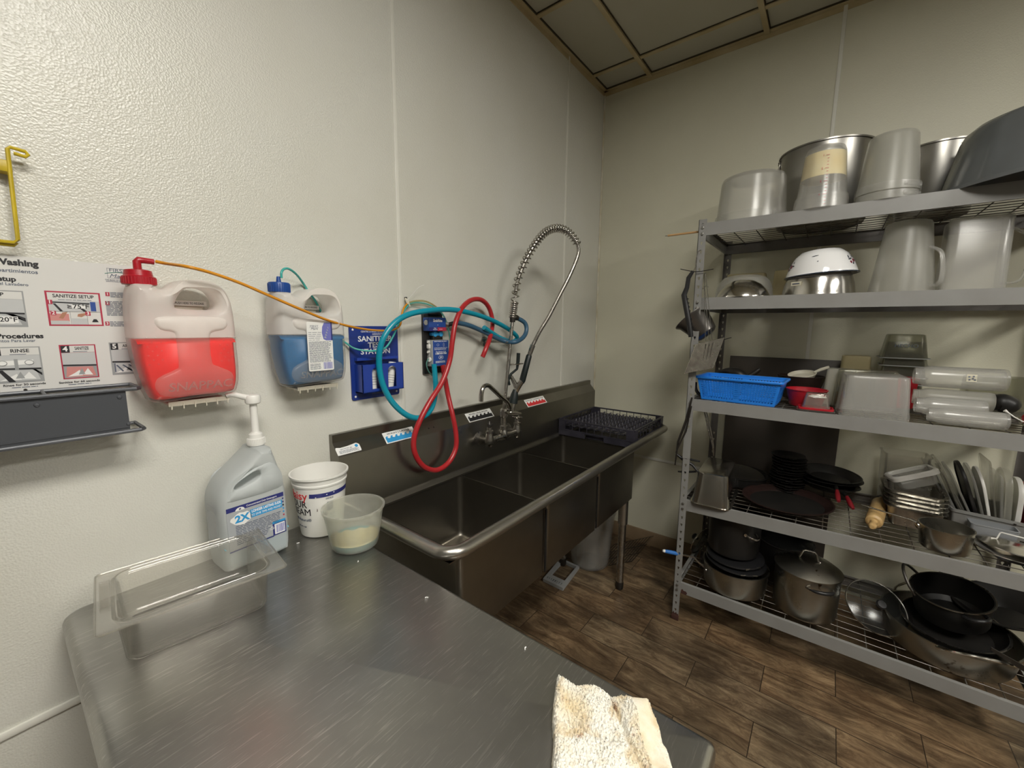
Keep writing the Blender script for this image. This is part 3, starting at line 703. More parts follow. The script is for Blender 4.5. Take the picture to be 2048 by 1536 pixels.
g.tube([(FX+0.105, FY, FZ+0.06), (FX+0.105, FY, FZ+0.074)], 0.008, 10)
for a in (20, 110, 200, 290):
    g.tube([(FX+0.105, FY, FZ+0.07), (FX+0.105+0.026*math.cos(R(a)), FY+0.026*math.sin(R(a)), FZ+0.073)], [0.005, 0.0035], 8)
part(g, 'cross_handle', tap, w=True)
g = G('chrome')         # add-on tap valve and swivel spout
g.tube([(FX, FY, FZ+0.112), (FX+0.03, FY-0.02, FZ+0.112)], 0.011, 12); g.tube([(FX+0.036, FY-0.024, FZ+0.112), (FX+0.045, FY-0.028, FZ+0.15)], [0.008, 0.006], 10)
g.tube([(FX+0.03, FY-0.02, FZ+0.112), (FX+0.07, FY-0.05, FZ+0.104)], [0.012, 0.005], 10)
part(g, 'side_valve', tap, w=True)
g = G('chrome')
sp = [(FX-0.004, FY-0.030, FZ+0.13), onY(1019, 815, FY-.035), onY(1014, 804, FY-.04), onY(1000, 792, FY-.05), onY(985, 778, FY-.06), onY(976, 771, FY-.066), onY(967, 774, FY-.07), onY(963, 786, FY-.072), onY(962, 803, FY-.072)]
g.tube(sp, 0.0095, 14, sub=6); g.tube([(FX, FY, FZ+0.122), (FX-0.004, FY-0.030, FZ+0.125)], 0.012, 12)
part(g, 'spout', tap, w=True)
RT = onY(1026, 640, FY)       # top of riser
g = G('dull_chrome'); RB = Vector((FX, FY, FZ+0.13)); RT = Vector((RT.x-0.004, FY, RT.z))
g.cyl(RB, RT, 0.0085, n=16); part(g, 'riser', tap, w=True)
g = G('dark_metal')
g.cyl(RT-Vector((0, 0, 0.01)), RT+Vector((0, 0, 0.022)), 0.013, n=16); e = RT+Vector((0.004, 0, 0.010))
g.tube([e, e+Vector((0.02, 0, 0.002)), e+Vector((0.035, 0, 0))], [0.013, 0.015, 0.012], 14); part(g, 'side_inlet', tap, w=True)
g = G('dull_chrome'); WB = onY(968, 683, 0.0)
g.lathe([(0, 0), (0.024, 0), (0.022, 0.006), (0.008, 0.010), (0, 0.010)], 20, frame_from((WB.x, -0.0005, WB.z), (0, -1, 0)))
brk = Vector((RT.x-0.005, FY, onY(1020, 684, FY).z))
g.tube([(WB.x, -0.008, WB.z), (WB.x+0.02, -0.06, WB.z), (brk.x-0.02, FY+0.005, brk.z), brk], 0.006, 10, sub=4); g.cyl(brk-Vector((0, 0, 0.008)), brk+Vector((0, 0, 0.008)), 0.0135, n=16)
part(g, 'wall_bracket', tap, w=True)
# spring arch leans out towards the room
dr = Vector((0.80, -0.60, 0)).normalized(); pn = Vector((dr.y, -dr.x, 0))
def onP(px, py):     # point seen on the vertical plane of the arch
    d = ray(px, py); tt = (RT-CAM).dot(pn)/d.dot(pn); return CAM+d*tt
arch = [RT+Vector((0, 0, 0.01))]+[onP(*q) for q in ((1029, 604), (1034, 566), (1043, 540), (1055, 514), (1071, 487), (1089, 466), (1108, 457), (1126, 459), (1142, 470), (1155, 489))]
ap = catmull(arch, 14)
g = G('dull_chrome'); g.cyl(arch[0], onP(1029, 604), 0.0135, n=16)
for k in range(8): g.tube([arch[0].lerp(arch[1], (k+0.5)/8)+Vector((0.0165*math.cos(a*PI/8), 0.0165*math.sin(a*PI/8), 0)) for a in range(16)], 0.0028, 6, closed=True)
L = [0.0]
for a, b in zip(ap, ap[1:]): L.append(L[-1]+(b-a).length)
tot = L[-1]; turns = 31; N = turns*14; coil = []; nprev = None
def at_len(s):
    for i in range(len(L)-1):
        if L[i+1] >= s:
            f = (s-L[i])/max(L[i+1]-L[i], 1e-9); return ap[i].lerp(ap[i+1], f), (ap[i+1]-ap[i]).normalized()
    return ap[-1], (ap[-1]-ap[-2]).normalized()
for k in range(N+1):
    u = k/N; s = tot*(0.10+0.90*(u+0.35*math.sin(PI*u)*(1-u)*0.9*0.8)) if u < 1 else tot
    s = min(s, tot); p, tg = at_len(s); side = pn.copy(); b2 = tg.cross(side).normalized(); a = 2*PI*turns*u
    rr = 0.0178
    coil.append(p+rr*(math.cos(a)*side+math.sin(a)*b2))
g.mat('chrome'); g.tube(coil, 0.0031, 7); part(g, 'spring', tap, 'coiled chrome spring', w=True, ang=60)
g = G('dull_chrome')
hp = ap[20:]+catmull([arch[-1], onP(1157, 503), onP(1151, 524), onP(1137, 556), onP(1118, 593), onP(1098, 632), onP(1080, 662), onP(1066, 690)], 10)[1:]
g.tube(hp, 0.0092, 12); e = onP(1066, 690); e2 = onP(1058, 712); g.tube([e, e2], [0.0125, 0.011], 12); part(g, 'flexible_hose', tap, 'grey braided hose', w=True)
g = G('dark_rubber'); h2 = onP(1045, 760)
g.tube([e2+(e-e2)*0.1, e2, h2, h2+(h2-e2)*0.12], [0.011, 0.014, 0.0155, 0.012], 14); part(g, 'spray_handle', tap, 'dark green rubber grip', w=True)
h3 = onP(1034, 776); h4 = onP(1026, 806)
g = G('chrome'); g.tube([h2, h3, (h3+h4)/2], [0.013, 0.016, 0.008], 14); g.tube([onP(1022, 752), h3], [0.008, 0.014], 12); part(g, 'valve_head', tap, w=True)
g = G('dark_rubber'); g.tube([onP(1031, 779), onP(1029, 790), h4], [0.011, 0.019, 0.0225], 16); part(g, 'nozzle', tap, w=True)
g = G('dark_rubber'); g.tube([onP(1037, 706), onP(1036, 722), onP(1034, 738), onP(1022, 748), onP(1016, 760), onP(1019, 770)], [0.009, 0.009, 0.006, 0.006, 0.008, 0.006], 10, sub=0); part(g, 'squeeze_lever', tap, w=True)
g = G('chrome'); c0 = onP(1013, 730); c1 = onP(1046, 727)
g.tube([c0+(c1-c0)*(0.5-0.5*math.cos(a*PI/8))+pn*0.016*math.sin(a*PI/8) for a in range(16)], 0.0022, 7, closed=True); part(g, 'hook_ring', tap, w=True)

# ------------------------------------------------------------ hoses and tubes
def hose(name, pts, r, m, label, cat, n=12, m2=None):
    P = [onY(x, y, d) for x, y, d in pts]; g = G(m); g.tube(P, r, n, sub=8); return solo(g, name, label, cat, loc=tuple(P[0]), w=True, ang=60)
o = hose('teal_hose', [(868, 728, -.055), (870, 752, -.06), (871, 785, -.07), (862, 818, -.09), (842, 835, -.10), (815, 831, -.10), (786, 806, -.085), (766, 770, -.07), (758, 727, -.065), (763, 686, -.07), (783, 652, -.075), (812, 631, -.08), (850, 622, -.085), (900, 619, -.09), (945, 627, -.09), (985, 641, -.09), (1018, 659, -.085), (1034, 674, -.08), (1026, 683, -.07), (1003, 677, -.075), (984, 666, -.08), (968, 655, -.085)], 0.0108, 'teal_hose',
     'thick turquoise hose looping from the dispenser over to the spray tap riser', 'hose')
o = hose('red_hose', [(885, 730, -.045), (889, 752, -.05), (896, 790, -.06), (905, 830, -.09), (912, 868, -.105), (911, 898, -.11), (897, 925, -.112), (874, 940, -.112), (849, 934, -.112), (832, 912, -.112), (827, 884, -.112), (836, 850, -.115), (858, 806, -.115), (884, 764, -.11), (899, 722, -.105), (905, 680, -.105), (911, 646, -.10), (924, 616, -.09), (943, 600, -.07), (963, 600, -.06), (978, 616, -.05), (985, 645, -.055), (980, 675, -.085), (972, 697, -.095), (965, 714, -.09)], 0.0105, 'red_hose',
     'thick red hose looping down over the sink backsplash and up the wall', 'hose')
P = [onY(x, y, d) for x, y, d in ((912, 645, -.055), (935, 650, -.06), (958, 659, -.065), (985, 672, -.08), (1008, 682, -.10), (1030, 684, -.145), (1047, 674, -.150), (1053, 659, -.148), (1049, 645, -.14), (1040, 638, -.13))]
g = G('slate_hose'); g.tube(P[:-1]+[RT+Vector((0.035, 0, 0.010))], 0.0105, 12, sub=8); solo(g, 'slate_hose', 'dark slate blue hose joining the dispenser outlet to the tap riser', 'hose', loc=tuple(P[0]), w=True, ang=60)
JY = -0.128
hose('amber_tube', [(312, 523, -.075), (332, 527, -.09), (372, 533, -.15), (420, 545, -.15), (480, 566, -.15), (540, 592, -.15), (600, 618, -.148), (660, 642, -.13), (715, 656, -.09), (755, 661, -.06), (785, 660, -.045), (800, 650, -.03), (803, 632, -.025), (808, 616, -.018), (816, 606, -.014)], 0.0038, 'amber_tube',
     'thin amber tube running from the red jug across to the test station', 'tube', n=8)
hose('seafoam_tube', [(563, 556, -.075), (563, 545, -.075), (568, 538, -.07), (578, 538, -.062), (592, 548, -.045), (606, 566, -.012), (618, 585, -.010), (632, 604, -.010), (650, 640, -.009), (668, 668, -.009), (692, 686, -.012), (712, 698, -.030), (745, 702, -.055), (770, 696, -.055), (785, 675, -.050), (797, 648, -.03), (808, 622, -.018), (817, 610, -.014)], 0.0034, 'seafoam_tube',
     'thin seafoam green tube curling from the blue jug behind it to the test station', 'tube', n=8)
hose('clear_tube', [(818, 608, -.012), (832, 605, -.02), (850, 607, -.03), (868, 614, -.04), (884, 627, -.04), (893, 645, -.04), (899, 670, -.035), (902, 700, -.02), (900, 716, -.012)], 0.0034, 'tube_clear_green',
     'pale green clear tube arching over the top of the dispenser', 'tube', n=8)
hose('clear_tube', [(816, 606, -.010), (830, 602, -.016), (848, 602, -.02), (862, 607, -.02), (874, 615, -.016)], 0.0032, 'tube_clear_yellow',
     'pale yellow clear tube tied to the wall above the dispenser', 'tube', n=8)
hose('drip_tube', [(857, 717, -.04), (853, 728, -.035), (857, 742, -.03), (866, 752, -.025), (875, 757, -.02)], 0.0026, 'ink_green',
     'thin dark green tube hanging from the white elbow of the dispenser', 'tube', n=7)
P = [onY(x, y, d) for x, y, d in ((816, 608, -.018), (812, 601, -.016), (811, 597, -.008), (815, 601, -.014), (820, 613, -.018))]
g = G('cream_plastic'); g.tube(P, 0.0026, 7, sub=5); g.mat('white_plastic')
g.tube([onY(x, y, d) for x, y, d in ((815, 600, -.014), (822, 592, -.02), (832, 580, -.03), (840, 573, -.035), (848, 570, -.04))], 0.0009, 5, sub=5)
g.mat('dark_metal'); c = onY(811, 596, -.004); g.cyl((c.x, -0.0005, c.z), (c.x, -0.010, c.z), 0.004, n=10)
solo(g, 'cable_tie', 'cream cable tie with a long loose tail screwed to the wall above the dispenser', 'cable tie', loc=tuple(P[0]), w=True)

# ------------------------------------------------------------ dosing dispenser
c = onY(845, 740, 0); t = thing('dosing_dispenser', 'small black and blue chemical dosing dispenser on the wall behind the hoses', 'dispenser', (c.x+0.04, 0, c.z))
a = onY(845, 622, -.01); b = onY(893, 738, -.01)
bx0, bx1, bz0, bz1 = a.x, a.x+0.105, b.z-0.012, a.z+0.006
g = G('black_plastic'); g.box(((bx0+bx1)/2, -0.0065, (bz0+bz1)/2), (bx1-bx0, 0.012, bz1-bz0), bev=0.002)
g.box(((bx0+bx1)/2+0.006, -0.014, bz1-0.010), (0.07, 0.02, 0.016)); part(g, 'back_plate', t, w=True)
u0, u1 = onY(858, 640, -.05).x, onY(892, 640, -.05).x; z0, z1 = onY(875, 662, -.05).z, onY(875, 635, -.05).z
g = G('ink_blue'); g.box(((u0+u1)/2, -0.031, (z0+z1)/2), (u1-u0, 0.038, z1-z0), bev=0.003)
M = MW((u0+u1)/2, -0.0502, z1-0.013); g.mat('ink_white'); g.text('SinkRite', 0.0155, M, 0.0003, bold=0.035, sx=0.95); g.rect(-0.002, -0.018, 0.002, -0.016, 0, 0.0004, M)
g.mat('ink_navy'); g.rect(-(u1-u0)/2, -(z1-z0)+0.013, -0.002, -(z1-z0)+0.028, 0, 0.0004, M); g.mat('ink_red'); g.rect(-0.002, -(z1-z0)+0.013, (u1-u0)/2, -(z1-z0)+0.028, 0, 0.0004, M)
g.mat('ink_white'); g.text('Wash\nDetergent', 0.0055, M @ Matrix.Translation((-0.015, -(z1-z0)+0.0215, 0.0004)), 0.0002, bold=0.02); g.text('Sanitizer', 0.0055, M @ Matrix.Translation((0.016, -(z1-z0)+0.0205, 0.0004)), 0.0002)
part(g, 'valve_block', t, 'blue valve block with white lettering', w=True)
g = G('white_plastic'); q = onY(852, 645, -.03); g.lathe([(0, 0), (0.012, 0), (0.013, 0.004), (0.010, 0.012), (0, 0.012)], 8, frame_from((q.x+0.008, -0.03, q.z), (-1, -0.3, 0)))
part(g, 'end_cap', t, 'white hexagonal cap', w=True)
g = G('dull_chrome'); g.tube([(u1-0.001, -0.035, (z0+z1)/2), (u1+0.016, -0.04, (z0+z1)/2-0.002), (u1+0.020, -0.042, (z0+z1)/2-0.002)], [0.011, 0.014, 0.010], 8); g.mat('black_plastic')
g.tube([(u1+0.018, -0.042, (z0+z1)/2-0.002), onY(914, 645, -.055)], 0.0095, 12); part(g, 'outlet', t, w=True)
g = G('ink_sky'); v0 = onY(878, 668, -.04)
for k in (-0.016, 0.016): g.lathe([(0, 0), (0.011, 0), (0.011, 0.010), (0, 0.010)], 12, frame_from((v0.x+k, -0.026, v0.z), (0, -1, 0)))
g.box((v0.x, -0.022, v0.z), (0.058, 0.022, 0.014), bev=0.003); g.mat('dark_metal'); g.box((v0.x, -0.022, v0.z-0.015), (0.05, 0.022, 0.018), bev=0.003)
part(g, 'valve_knobs', t, w=True)
w0, w1 = onY(866, 705, -.05).x, onY(898, 705, -.05).x; y0, y1 = onY(882, 732, -.05).z, onY(882, 680, -.05).z
g = G('grey_plastic'); g.box(((w0+w1)/2, -0.030, (y0+y1)/2), (w1-w0, 0.036, y1-y0), bev=0.002)
M = MW((w0+w1)/2, -0.0482, (y0+y1)/2); hw, hh = (w1-w0)/2-0.002, (y1-y0)/2-0.002
g.mat('ink_blue'); g.rect(-hw, -hh, hw, hh, 0, 0.0005, M); g.mat('ink_white'); lines(g, -hw*0.85, hw*0.85, hh*0.86, hh*0.95, 1, M, 0.0008)
lines(g, -hw*0.85, hw*0.9, hh*0.22, hh*0.44, 3, M, 0.0008, fill=0.35, seed=4)
g.text('For Service Call', 0.0085, M @ Matrix.Translation((0, hh*0.10, 0.0005)), 0.0002, bold=0.01); g.text('1-888-444-7988', 0.0098, M @ Matrix.Translation((0, -hh*0.04, 0.0005)), 0.0002, bold=0.03)
g.tube([M @ Vector((0.013*math.cos(a*PI/10), -hh*0.34+0.008*math.sin(a*PI/10), 0.0006)) for a in range(20)], 0.0006, 4, closed=True)
g.text('JDI', 0.010, M @ Matrix.Translation((0, -hh*0.34, 0.0005)), 0.0003, bold=0.02, shear=0.2); lines(g, -hw*0.7, hw*0.7, -hh*0.80, -hh*0.62, 3, M, 0.0008, seed=6)
g.tube([M @ Vector((-0.016+0.006*math.cos(a*PI/6), hh*0.66+0.0045*math.sin(a*PI/6), 0.0006)) for a in range(12)], 0.0004, 4, closed=True)
g.tube([M @ Vector((0.016+0.003*math.cos(a*PI/6), hh*0.66+0.008*math.sin(a*PI/6), 0.0006)) for a in range(12)], 0.0004, 4, closed=True)
part(g, 'instruction_plate', t, 'blue instruction plate with white print', w=True)
g = G('white_plastic'); q = onY(860, 700, -.03)
g.box((q.x, -0.026, onY(860, 693, -.03).z), (0.016, 0.018, 0.018), bev=0.003); g.cyl((q.x+0.002, -0.026, onY(860, 683, -.03).z+0.004), (q.x+0.004, -0.026, onY(860, 716, -.03).z), 0.006, n=12)
for py in (684, 704): k = onY(857, py, -.03); g.cyl((k.x-0.003, -0.028, k.z), (k.x+0.012, -0.026, k.z), 0.0045, n=10)
k = onY(858, 719, -.03); g.lathe([(0, 0), (0.009, 0), (0.010, 0.006), (0.0075, 0.014), (0, 0.014)], 16, frame_from((k.x+0.008, -0.028, k.z), (-1, -0.6, -0.1)))
part(g, 'elbow_fitting', t, 'white elbow fitting', w=True)

# ------------------------------------------------------------ sanitizer test station
a = onY(698, 652, -.006); b = onY(799, 786, -.006); x0, x1 = a.x+0.0, b.x; z0, z1 = onY(705, 802, -.006).z, a.z; cx, cz = (x0+x1)/2, (z0+z1)/2
t = thing('test_station', 'glossy dark blue sanitizer test station panel on the left wall, behind the turquoise hose', 'test station', (cx, 0, z0))
M = MW(cx, -0.0005, cz); hw, hh = (x1-x0)/2, (z1-z0)/2
g = G('blue_panel'); g.loft([[M @ p for p in rrect(2*hw, 2*hh, 0.008, z, 4)] for z in (0, 0.004, 0.005)])
g.mat('ink_white')
g.text('SANITIZER', 0.0265, M @ Matrix.Translation((0.002, hh-0.046, 0.005)), 0.0003, bold=0.02, sx=1.12); g.text('TEST', 0.0265, M @ Matrix.Translation((0.002, hh-0.069, 0.005)), 0.0003, bold=0.02, sx=1.12)
g.text('STATION', 0.0265, M @ Matrix.Translation((0.002, hh-0.092, 0.005)), 0.0003, bold=0.02, sx=1.12); g.text('CENTRE D\'ANALYSE DU', 0.0085, M @ Matrix.Translation((-0.01, hh-0.020, 0.005)), 0.0002); g.text('DÉSINFECTANT', 0.0085, M @ Matrix.Translation((0.02, hh-0.029, 0.005)), 0.0002)
for sx in (-1, 1):
    for sy in (-1, 1): g.lathe([(0, 0), (0.004, 0), (0.003, 0.002), (0, 0.0025)], 10, M @ Matrix.Translation((sx*(hw-0.013), sy*(hh-0.013), 0.005)))
g.mat('ink_slate'); lines(g, -0.02, 0.05, -hh+0.012, -hh+0.03, 3, M @ Matrix.Translation((0, 0, 0.005)), seed=9)
part(g, 'panel', t, w=True)
g = G('blue_holder'); HX, HZ0, HZ1, HD = hw*0.86, -hh*0.78, -hh*0.02, 0.052
fr = [(-HX, HZ0), (HX, HZ0), (HX, HZ1), (-HX, HZ1)]
def arch_hole(cx, w=0.030, z0=HZ0+0.012, z1=HZ1-0.028): 
    return [(cx-w/2, z0), (cx+w/2, z0)]+[(cx+w/2*math.cos(R(a)), z1+w/2*math.sin(R(a))) for a in range(0, 181, 20)]
slab(g, fr, [arch_hole(-0.030, 0.036), arch_hole(0.036, 0.036)], [(HD-0.003, 0), (HD, 0)], M)
g.box((0, 0, 0), (2*HX, 0.003, HD-0.005), M @ Matrix.Translation((0, HZ0+0.0015, 0.005+(HD-0.005)/2))); 
for s in (-1, 1): g.box((0, 0, 0), (0.003, HZ1-HZ0, HD-0.005), M @ Matrix.Translation((s*(HX-0.0015), (HZ0+HZ1)/2, 0.005+(HD-0.005)/2)))
g.box((0, 0, 0), (2*HX, 0.010, 0.02), M @ Matrix.Translation((0, HZ1+0.018, 0.014)))
part(g, 'holder', t, w=True)
for k, (xx, lean, hgt, lab) in enumerate(((-0.030, 2, 0.075, 'small white test strip tube in the left opening of the test station'), (0.040, 12, 0.098, 'white test strip tube sticking up out of the right side of the test station'))):
    bp_ = M @ Vector((xx, HZ0+0.004, 0.028)); o = thing('test_strip_tube', lab, 'tube', tuple(bp_), (R(-4), R(lean), 0))
    g = G('white_plastic'); g.lathe([(0, 0), (0.013, 0), (0.0135, 0.003), (0.0135, hgt-0.012), (0, hgt-0.012)], 20); part(g, 'body', o)
    g = G('enamel_white'); g.lathe([(0, hgt-0.012), (0.0142, hgt-0.012), (0.0142, hgt), (0, hgt)], 20); part(g, 'cap', o)
    g = G('ink_grey'); 
    for j in range(4): g.lathe([(0.0137, 0.020+0.009*j), (0.0138, 0.020+0.009*j), (0.0138, 0.022+0.009*j), (0.0137, 0.022+0.009*j)], 20)
    part(g, 'print', o)

# ------------------------------------------------------------ instruction poster
a = onY(0, 513, 0); b = onY(280, 765, 0); PZ1 = 1.6225; PZ0 = 1.345; PX1 = -2.412; PX0 = PX1-0.64
t = thing('washing_chart', 'laminated white dish washing instruction chart with red and grey picture boxes', 'poster', ((PX0+PX1)/2, 0, PZ0))
g = G('poster_sheet'); M0 = MW(0, -0.0006, 0)
def PW(x, z, y=-0.0022): return MW(x, y, z)
n = 24; top = []; bot = []
for k in range(n+1):
    x = PX0+(PX1-PX0)*k/n; top.append(x)
rings = []
for k in range(n+1):
    x = PX0+(PX1-PX0)*k/n; sg = 0.0016*math.sin(k*0.9)
    rings.append([Vector((x, -0.0006, PZ0+0.002*math.sin(k*0.5))), Vector((x, -0.0006, PZ1)), Vector((x, -0.0019, PZ1)), Vector((x, -0.0019, PZ0+0.002*math.sin(k*0.5)))])
g.loft(rings); part(g, 'sheet', t, w=True)
def px2(px, py): p = onY(px, py, -0.002); return p.x, p.z
def ptext(g, s, px, py, hpx, m, bold=0.0, align='RIGHT', sx=1.0, shear=0.0):
    x, z = px2(px, py); size = (px2(px, py-hpx/2)[1]-px2(px, py+hpx/2)[1])*1.35
    g.mat(m); g.text(s, size, PW(x, z), 0.0002, bold=bold, align=align, sx=sx, shear=shear)
g = G('ink_black')
ptext(g, '3 Compartment Sink Washing', 76, 529, 12, 'ink_black', 0.045, sx=1.0)
ptext(g, 'Lavado en Fregaderos de 3 Compartimientos', 76, 545, 7.5, 'ink_slate', 0.012, sx=1.0)
ptext(g, 'Sink Setup', 32, 559, 10, 'ink_black', 0.035); ptext(g, 'Prepare el Lavadero', 57, 570, 6, 'ink_slate', 0.01)
ptext(g, 'Washing Procedures', 87, 672, 9.5, 'ink_black', 0.035); ptext(g, 'Procedimientos Para Lavar', 71, 681, 5.5, 'ink_slate', 0.01)
ptext(g, 'FIRST', 236, 542, 6.5, 'ink_slate', 0.0, 'CENTER', 1.3); ptext(g, 'Mark', 236, 553, 8, 'ink_slate', 0.0, 'CENTER', 1.2, 0.35)
ptext(g, 'THE MARK OF QUALITY IN\nSANITATION PRODUCTS', 236, 562.5, 2.3, 'ink_slate', 0.01, 'CENTER')
def prect(g, m, x0, y0, x1, y1, t=0.0003, lift=0.0, poly=None):
    g.mat(m); pts = poly or [(x0, y1), (x1, y1), (x1, y0), (x0, y0)]
    g.prism([px2(*q) for q in pts], lift, lift+t, MW(0, -0.0020, 0))
def poutline(g, m, x0, y0, x1, y1, w):
    # a frame of straight bars, true rectangle on the sheet
    (ax, az), (bx, bz) = px2(x0, y0), px2(x1, y1); g.mat(m); M = MW(0, -0.0020, 0)
    g.rect(ax, az-w, bx, az, 0, 0.0004, M); g.rect(ax, bz, bx, bz+w, 0, 0.0004, M); g.rect(ax, bz, ax+w, az, 0, 0.0004, M); g.rect(bx-w, bz, bx, az, 0, 0.0004, M)
    return ax, az, bx, bz
MP = MW(0, -0.0020, 0)
ax, az, bx, bz = poutline(g, 'ink_slate', 213, 536, 258, 559, 0.0005)
g.mat('ink_green'); g.tube([(ax-0.004, -0.0024, (az+bz)/2-0.001), ((ax+bx)/2, -0.0024, (az+bz)/2+0.003), (bx+0.005, -0.0024, (az+bz)/2)], 0.0007, 5, sub=6)
# picture boxes: wash setup (cropped), sanitize setup, rinse, sanitize, air dry
def picture(g, x0, z0, x1, z1, frame, title, num=None, kind='basin', tint='ink_light_grey', fw=0.0022):
    g.mat(frame); g.rect(x0, z0, x1, z1, 0, 0.0002, MP); g.mat('poster_sheet'); g.rect(x0+fw, z1-0.017, x1-fw, z1-fw, 0.0002, 0.0004, MP)
    g.mat('ink_grey'); g.rect(x0+fw, z0+fw, x1-fw, z1-0.0175, 0.0002, 0.0003, MP)
    w, h = x1-x0-2*fw, z1-z0-fw-0.0175; X, Z = x0+fw, z0+fw
    P_ = lambda u, v: (X+w*u, Z+h*v)
    g.mat('ink_light_grey'); g.prism([P_(0, .52), P_(1, .48), P_(1, 1), P_(0, 1)], 0.0003, 0.0004, MP)
    g.mat('ink_black'); g.prism([P_(0, .48), P_(1, .44), P_(1, .50), P_(0, .54)], 0.0004, 0.0005, MP)
    g.mat(tint); g.prism([P_(.05, .04), P_(.95, .04), P_(.88, .42), P_(.10, .45)], 0.0003, 0.0005, MP)
    g.mat('ink_white'); g.prism([P_(.10, .06), P_(.55, .08), P_(.46, .30), P_(.30, .18)], 0.0005, 0.0006, MP); g.prism([P_(.55, .10), P_(.86, .08), P_(.72, .36)], 0.0005, 0.0006, MP)
    g.mat('ink_grey'); g.prism([P_(.42, .12), P_(.62, .12), P_(.54, .38)], 0.0006, 0.0007, MP)
    if kind == 'basin':
        g.mat('ink_black'); g.prism([P_(.08, .46), P_(.18, .46), P_(.42, 0), P_(.28, 0)], 0.0006, 0.0007, MP); g.prism([P_(.76, .46), P_(.86, .44), P_(1, .16), P_(1, .30)], 0.0006, 0.0007, MP)
    if kind == 'tap':
        g.mat('ink_black'); g.prism([P_(.08, .46), P_(.18, .46), P_(.42, 0), P_(.28, 0)], 0.0006, 0.0007, MP); g.prism([P_(.80, .46), P_(.88, .44), P_(1, .20), P_(1, .30)], 0.0006, 0.0007, MP)
        g.mat('ink_white'); g.prism([P_(.08, .62), P_(.85, .66), P_(.85, .82), P_(.12, .80)], 0.0005, 0.0006, MP); g.mat('ink_grey'); g.prism([P_(.44, .45), P_(.52, .45), P_(.52, .86), P_(.44, .86)], 0.0006, 0.0007, MP)
        for u in (.2, .76):
            c = P_(u, .72); g.tube([MP @ Vector((c[0]+0.006*math.cos(a*PI/6), c[1]+0.005*math.sin(a*PI/6), 0.0007)) for a in range(12)], 0.0007, 4, closed=True)
    if kind == 'tools':
        g.mat('ink_slate')
        for u0, u1 in ((.1, .3), (.3, .6), (.5, .8)): g.prism([P_(u0, .36), P_(u0+.05, .38), P_(u1+.04, .12), P_(u1, .08)], 0.0006, 0.0007, MP)
        g.prism([P_(.05, .08), P_(.09, .08), P_(.09, .44), P_(.05, .44)], 0.0006, 0.0007, MP)
    if num:
        g.mat('ink_black' if num in '345' else 'ink_red'); g.rect(x0+fw, z1-0.017, x0+fw+0.013, z1-fw, 0.0004, 0.0005, MP)
        g.mat('ink_white'); g.text(num, 0.015, MW(x0+fw+0.0065, -0.0026, z1-0.0095), 0.0002, bold=0.03)
    g.mat('ink_black'); g.text(title, 0.0098, MW((x0+x1)/2+(0.006 if num else 0), -0.0025, z1-0.0085), 0.0002, bold=0.02, sx=min(1.0, (x1-x0-0.024)/(0.0074*len(title))))
    g.mat('ink_slate'); g.rect((x0+x1)/2-0.008, z1-0.0160, (x0+x1)/2+0.014, z1-0.0148, 0.0004, 0.0005, MP)
def pbox(x0, y0, x1, y1):
    (a, b_), (c, d_) = px2(x0, y0), px2(x1, y1); return a, d_, c, b_
X0p, Z0p, X1p, Z1p = pbox(0, 580, 57, 654); picture(g, X1p-0.11, Z0p, X1p, Z1p, 'ink_grey', 'WASH SETUP', None)
g.mat('ink_white'); g.rect(X1p-0.062, Z0p+0.008, X1p-0.012, Z0p+0.021, 0.0008, 0.001, MP); g.mat('ink_black'); g.text('110°F–120°F', 0.0125, MW(X1p-0.013, -0.0032, Z0p+0.0145), 0.0002, bold=0.015, align='RIGHT')
picture(g, *pbox(-25, 695, 90, 762), 'ink_grey', 'RINSE', '3', 'tap')
b4 = pbox(117, 690, 199, 754); picture(g, *b4, 'ink_red', 'SANITIZE', '4', 'basin2', 'ink_pink')
b5 = pbox(217, 685, 290, 746); picture(g, *b5, 'ink_grey', 'AIR DRY', '5', 'tools')
ax, az_, bx, bz_ = pbox(88, 581, 208, 652)
z1_, z0_ = bz_, az_
g.mat('ink_red'); g.rect(ax, z0_, bx, z1_, 0, 0.0002, MP); g.mat('poster_sheet'); g.rect(ax+0.003, z0_+0.003, bx-0.003, z1_-0.003, 0.0002, 0.0003, MP)
g.mat('ink_black'); g.text('SANITIZE SETUP', 0.0100, MW((ax+bx)/2, -0.0024, z1_-0.010), 0.0002, bold=0.02, sx=0.86); g.mat('ink_slate'); lines(g, ax+0.018, bx-0.014, z1_-0.0195, z1_-0.017, 1, MP, 0.0005)
w, h = bx-ax-0.006, z1_-z0_-0.006; P_ = lambda u, v: (ax+0.003+w*u, z0_+0.003+h*v)
g.mat('ink_light_grey'); g.prism([P_(0, .42), P_(1, .42), P_(1, .76), P_(0, .76)], 0.0003, 0.0004, MP); g.mat('ink_black'); g.prism([P_(0, .68), P_(.80, .66), P_(.80, .70), P_(0, .72)], 0.0004, 0.0005, MP)
g.prism([P_(.08, .66), P_(.13, .66), P_(.26, .42), P_(.20, .42)], 0.0004, 0.0005, MP); g.prism([P_(.56, .56), P_(.62, .56), P_(.74, .42), P_(.66, .42)], 0.0004, 0.0005, MP)
g.mat('ink_white'); g.rect(*P_(.38, .52), *P_(.74, .63), 0.0005, 0.0006, MP); g.mat('ink_black'); g.text('≥75°F', 0.013, MW(P_(.56, .575)[0], -0.0028, P_(.56, .575)[1]), 0.0002, bold=0.015, sx=1.05)
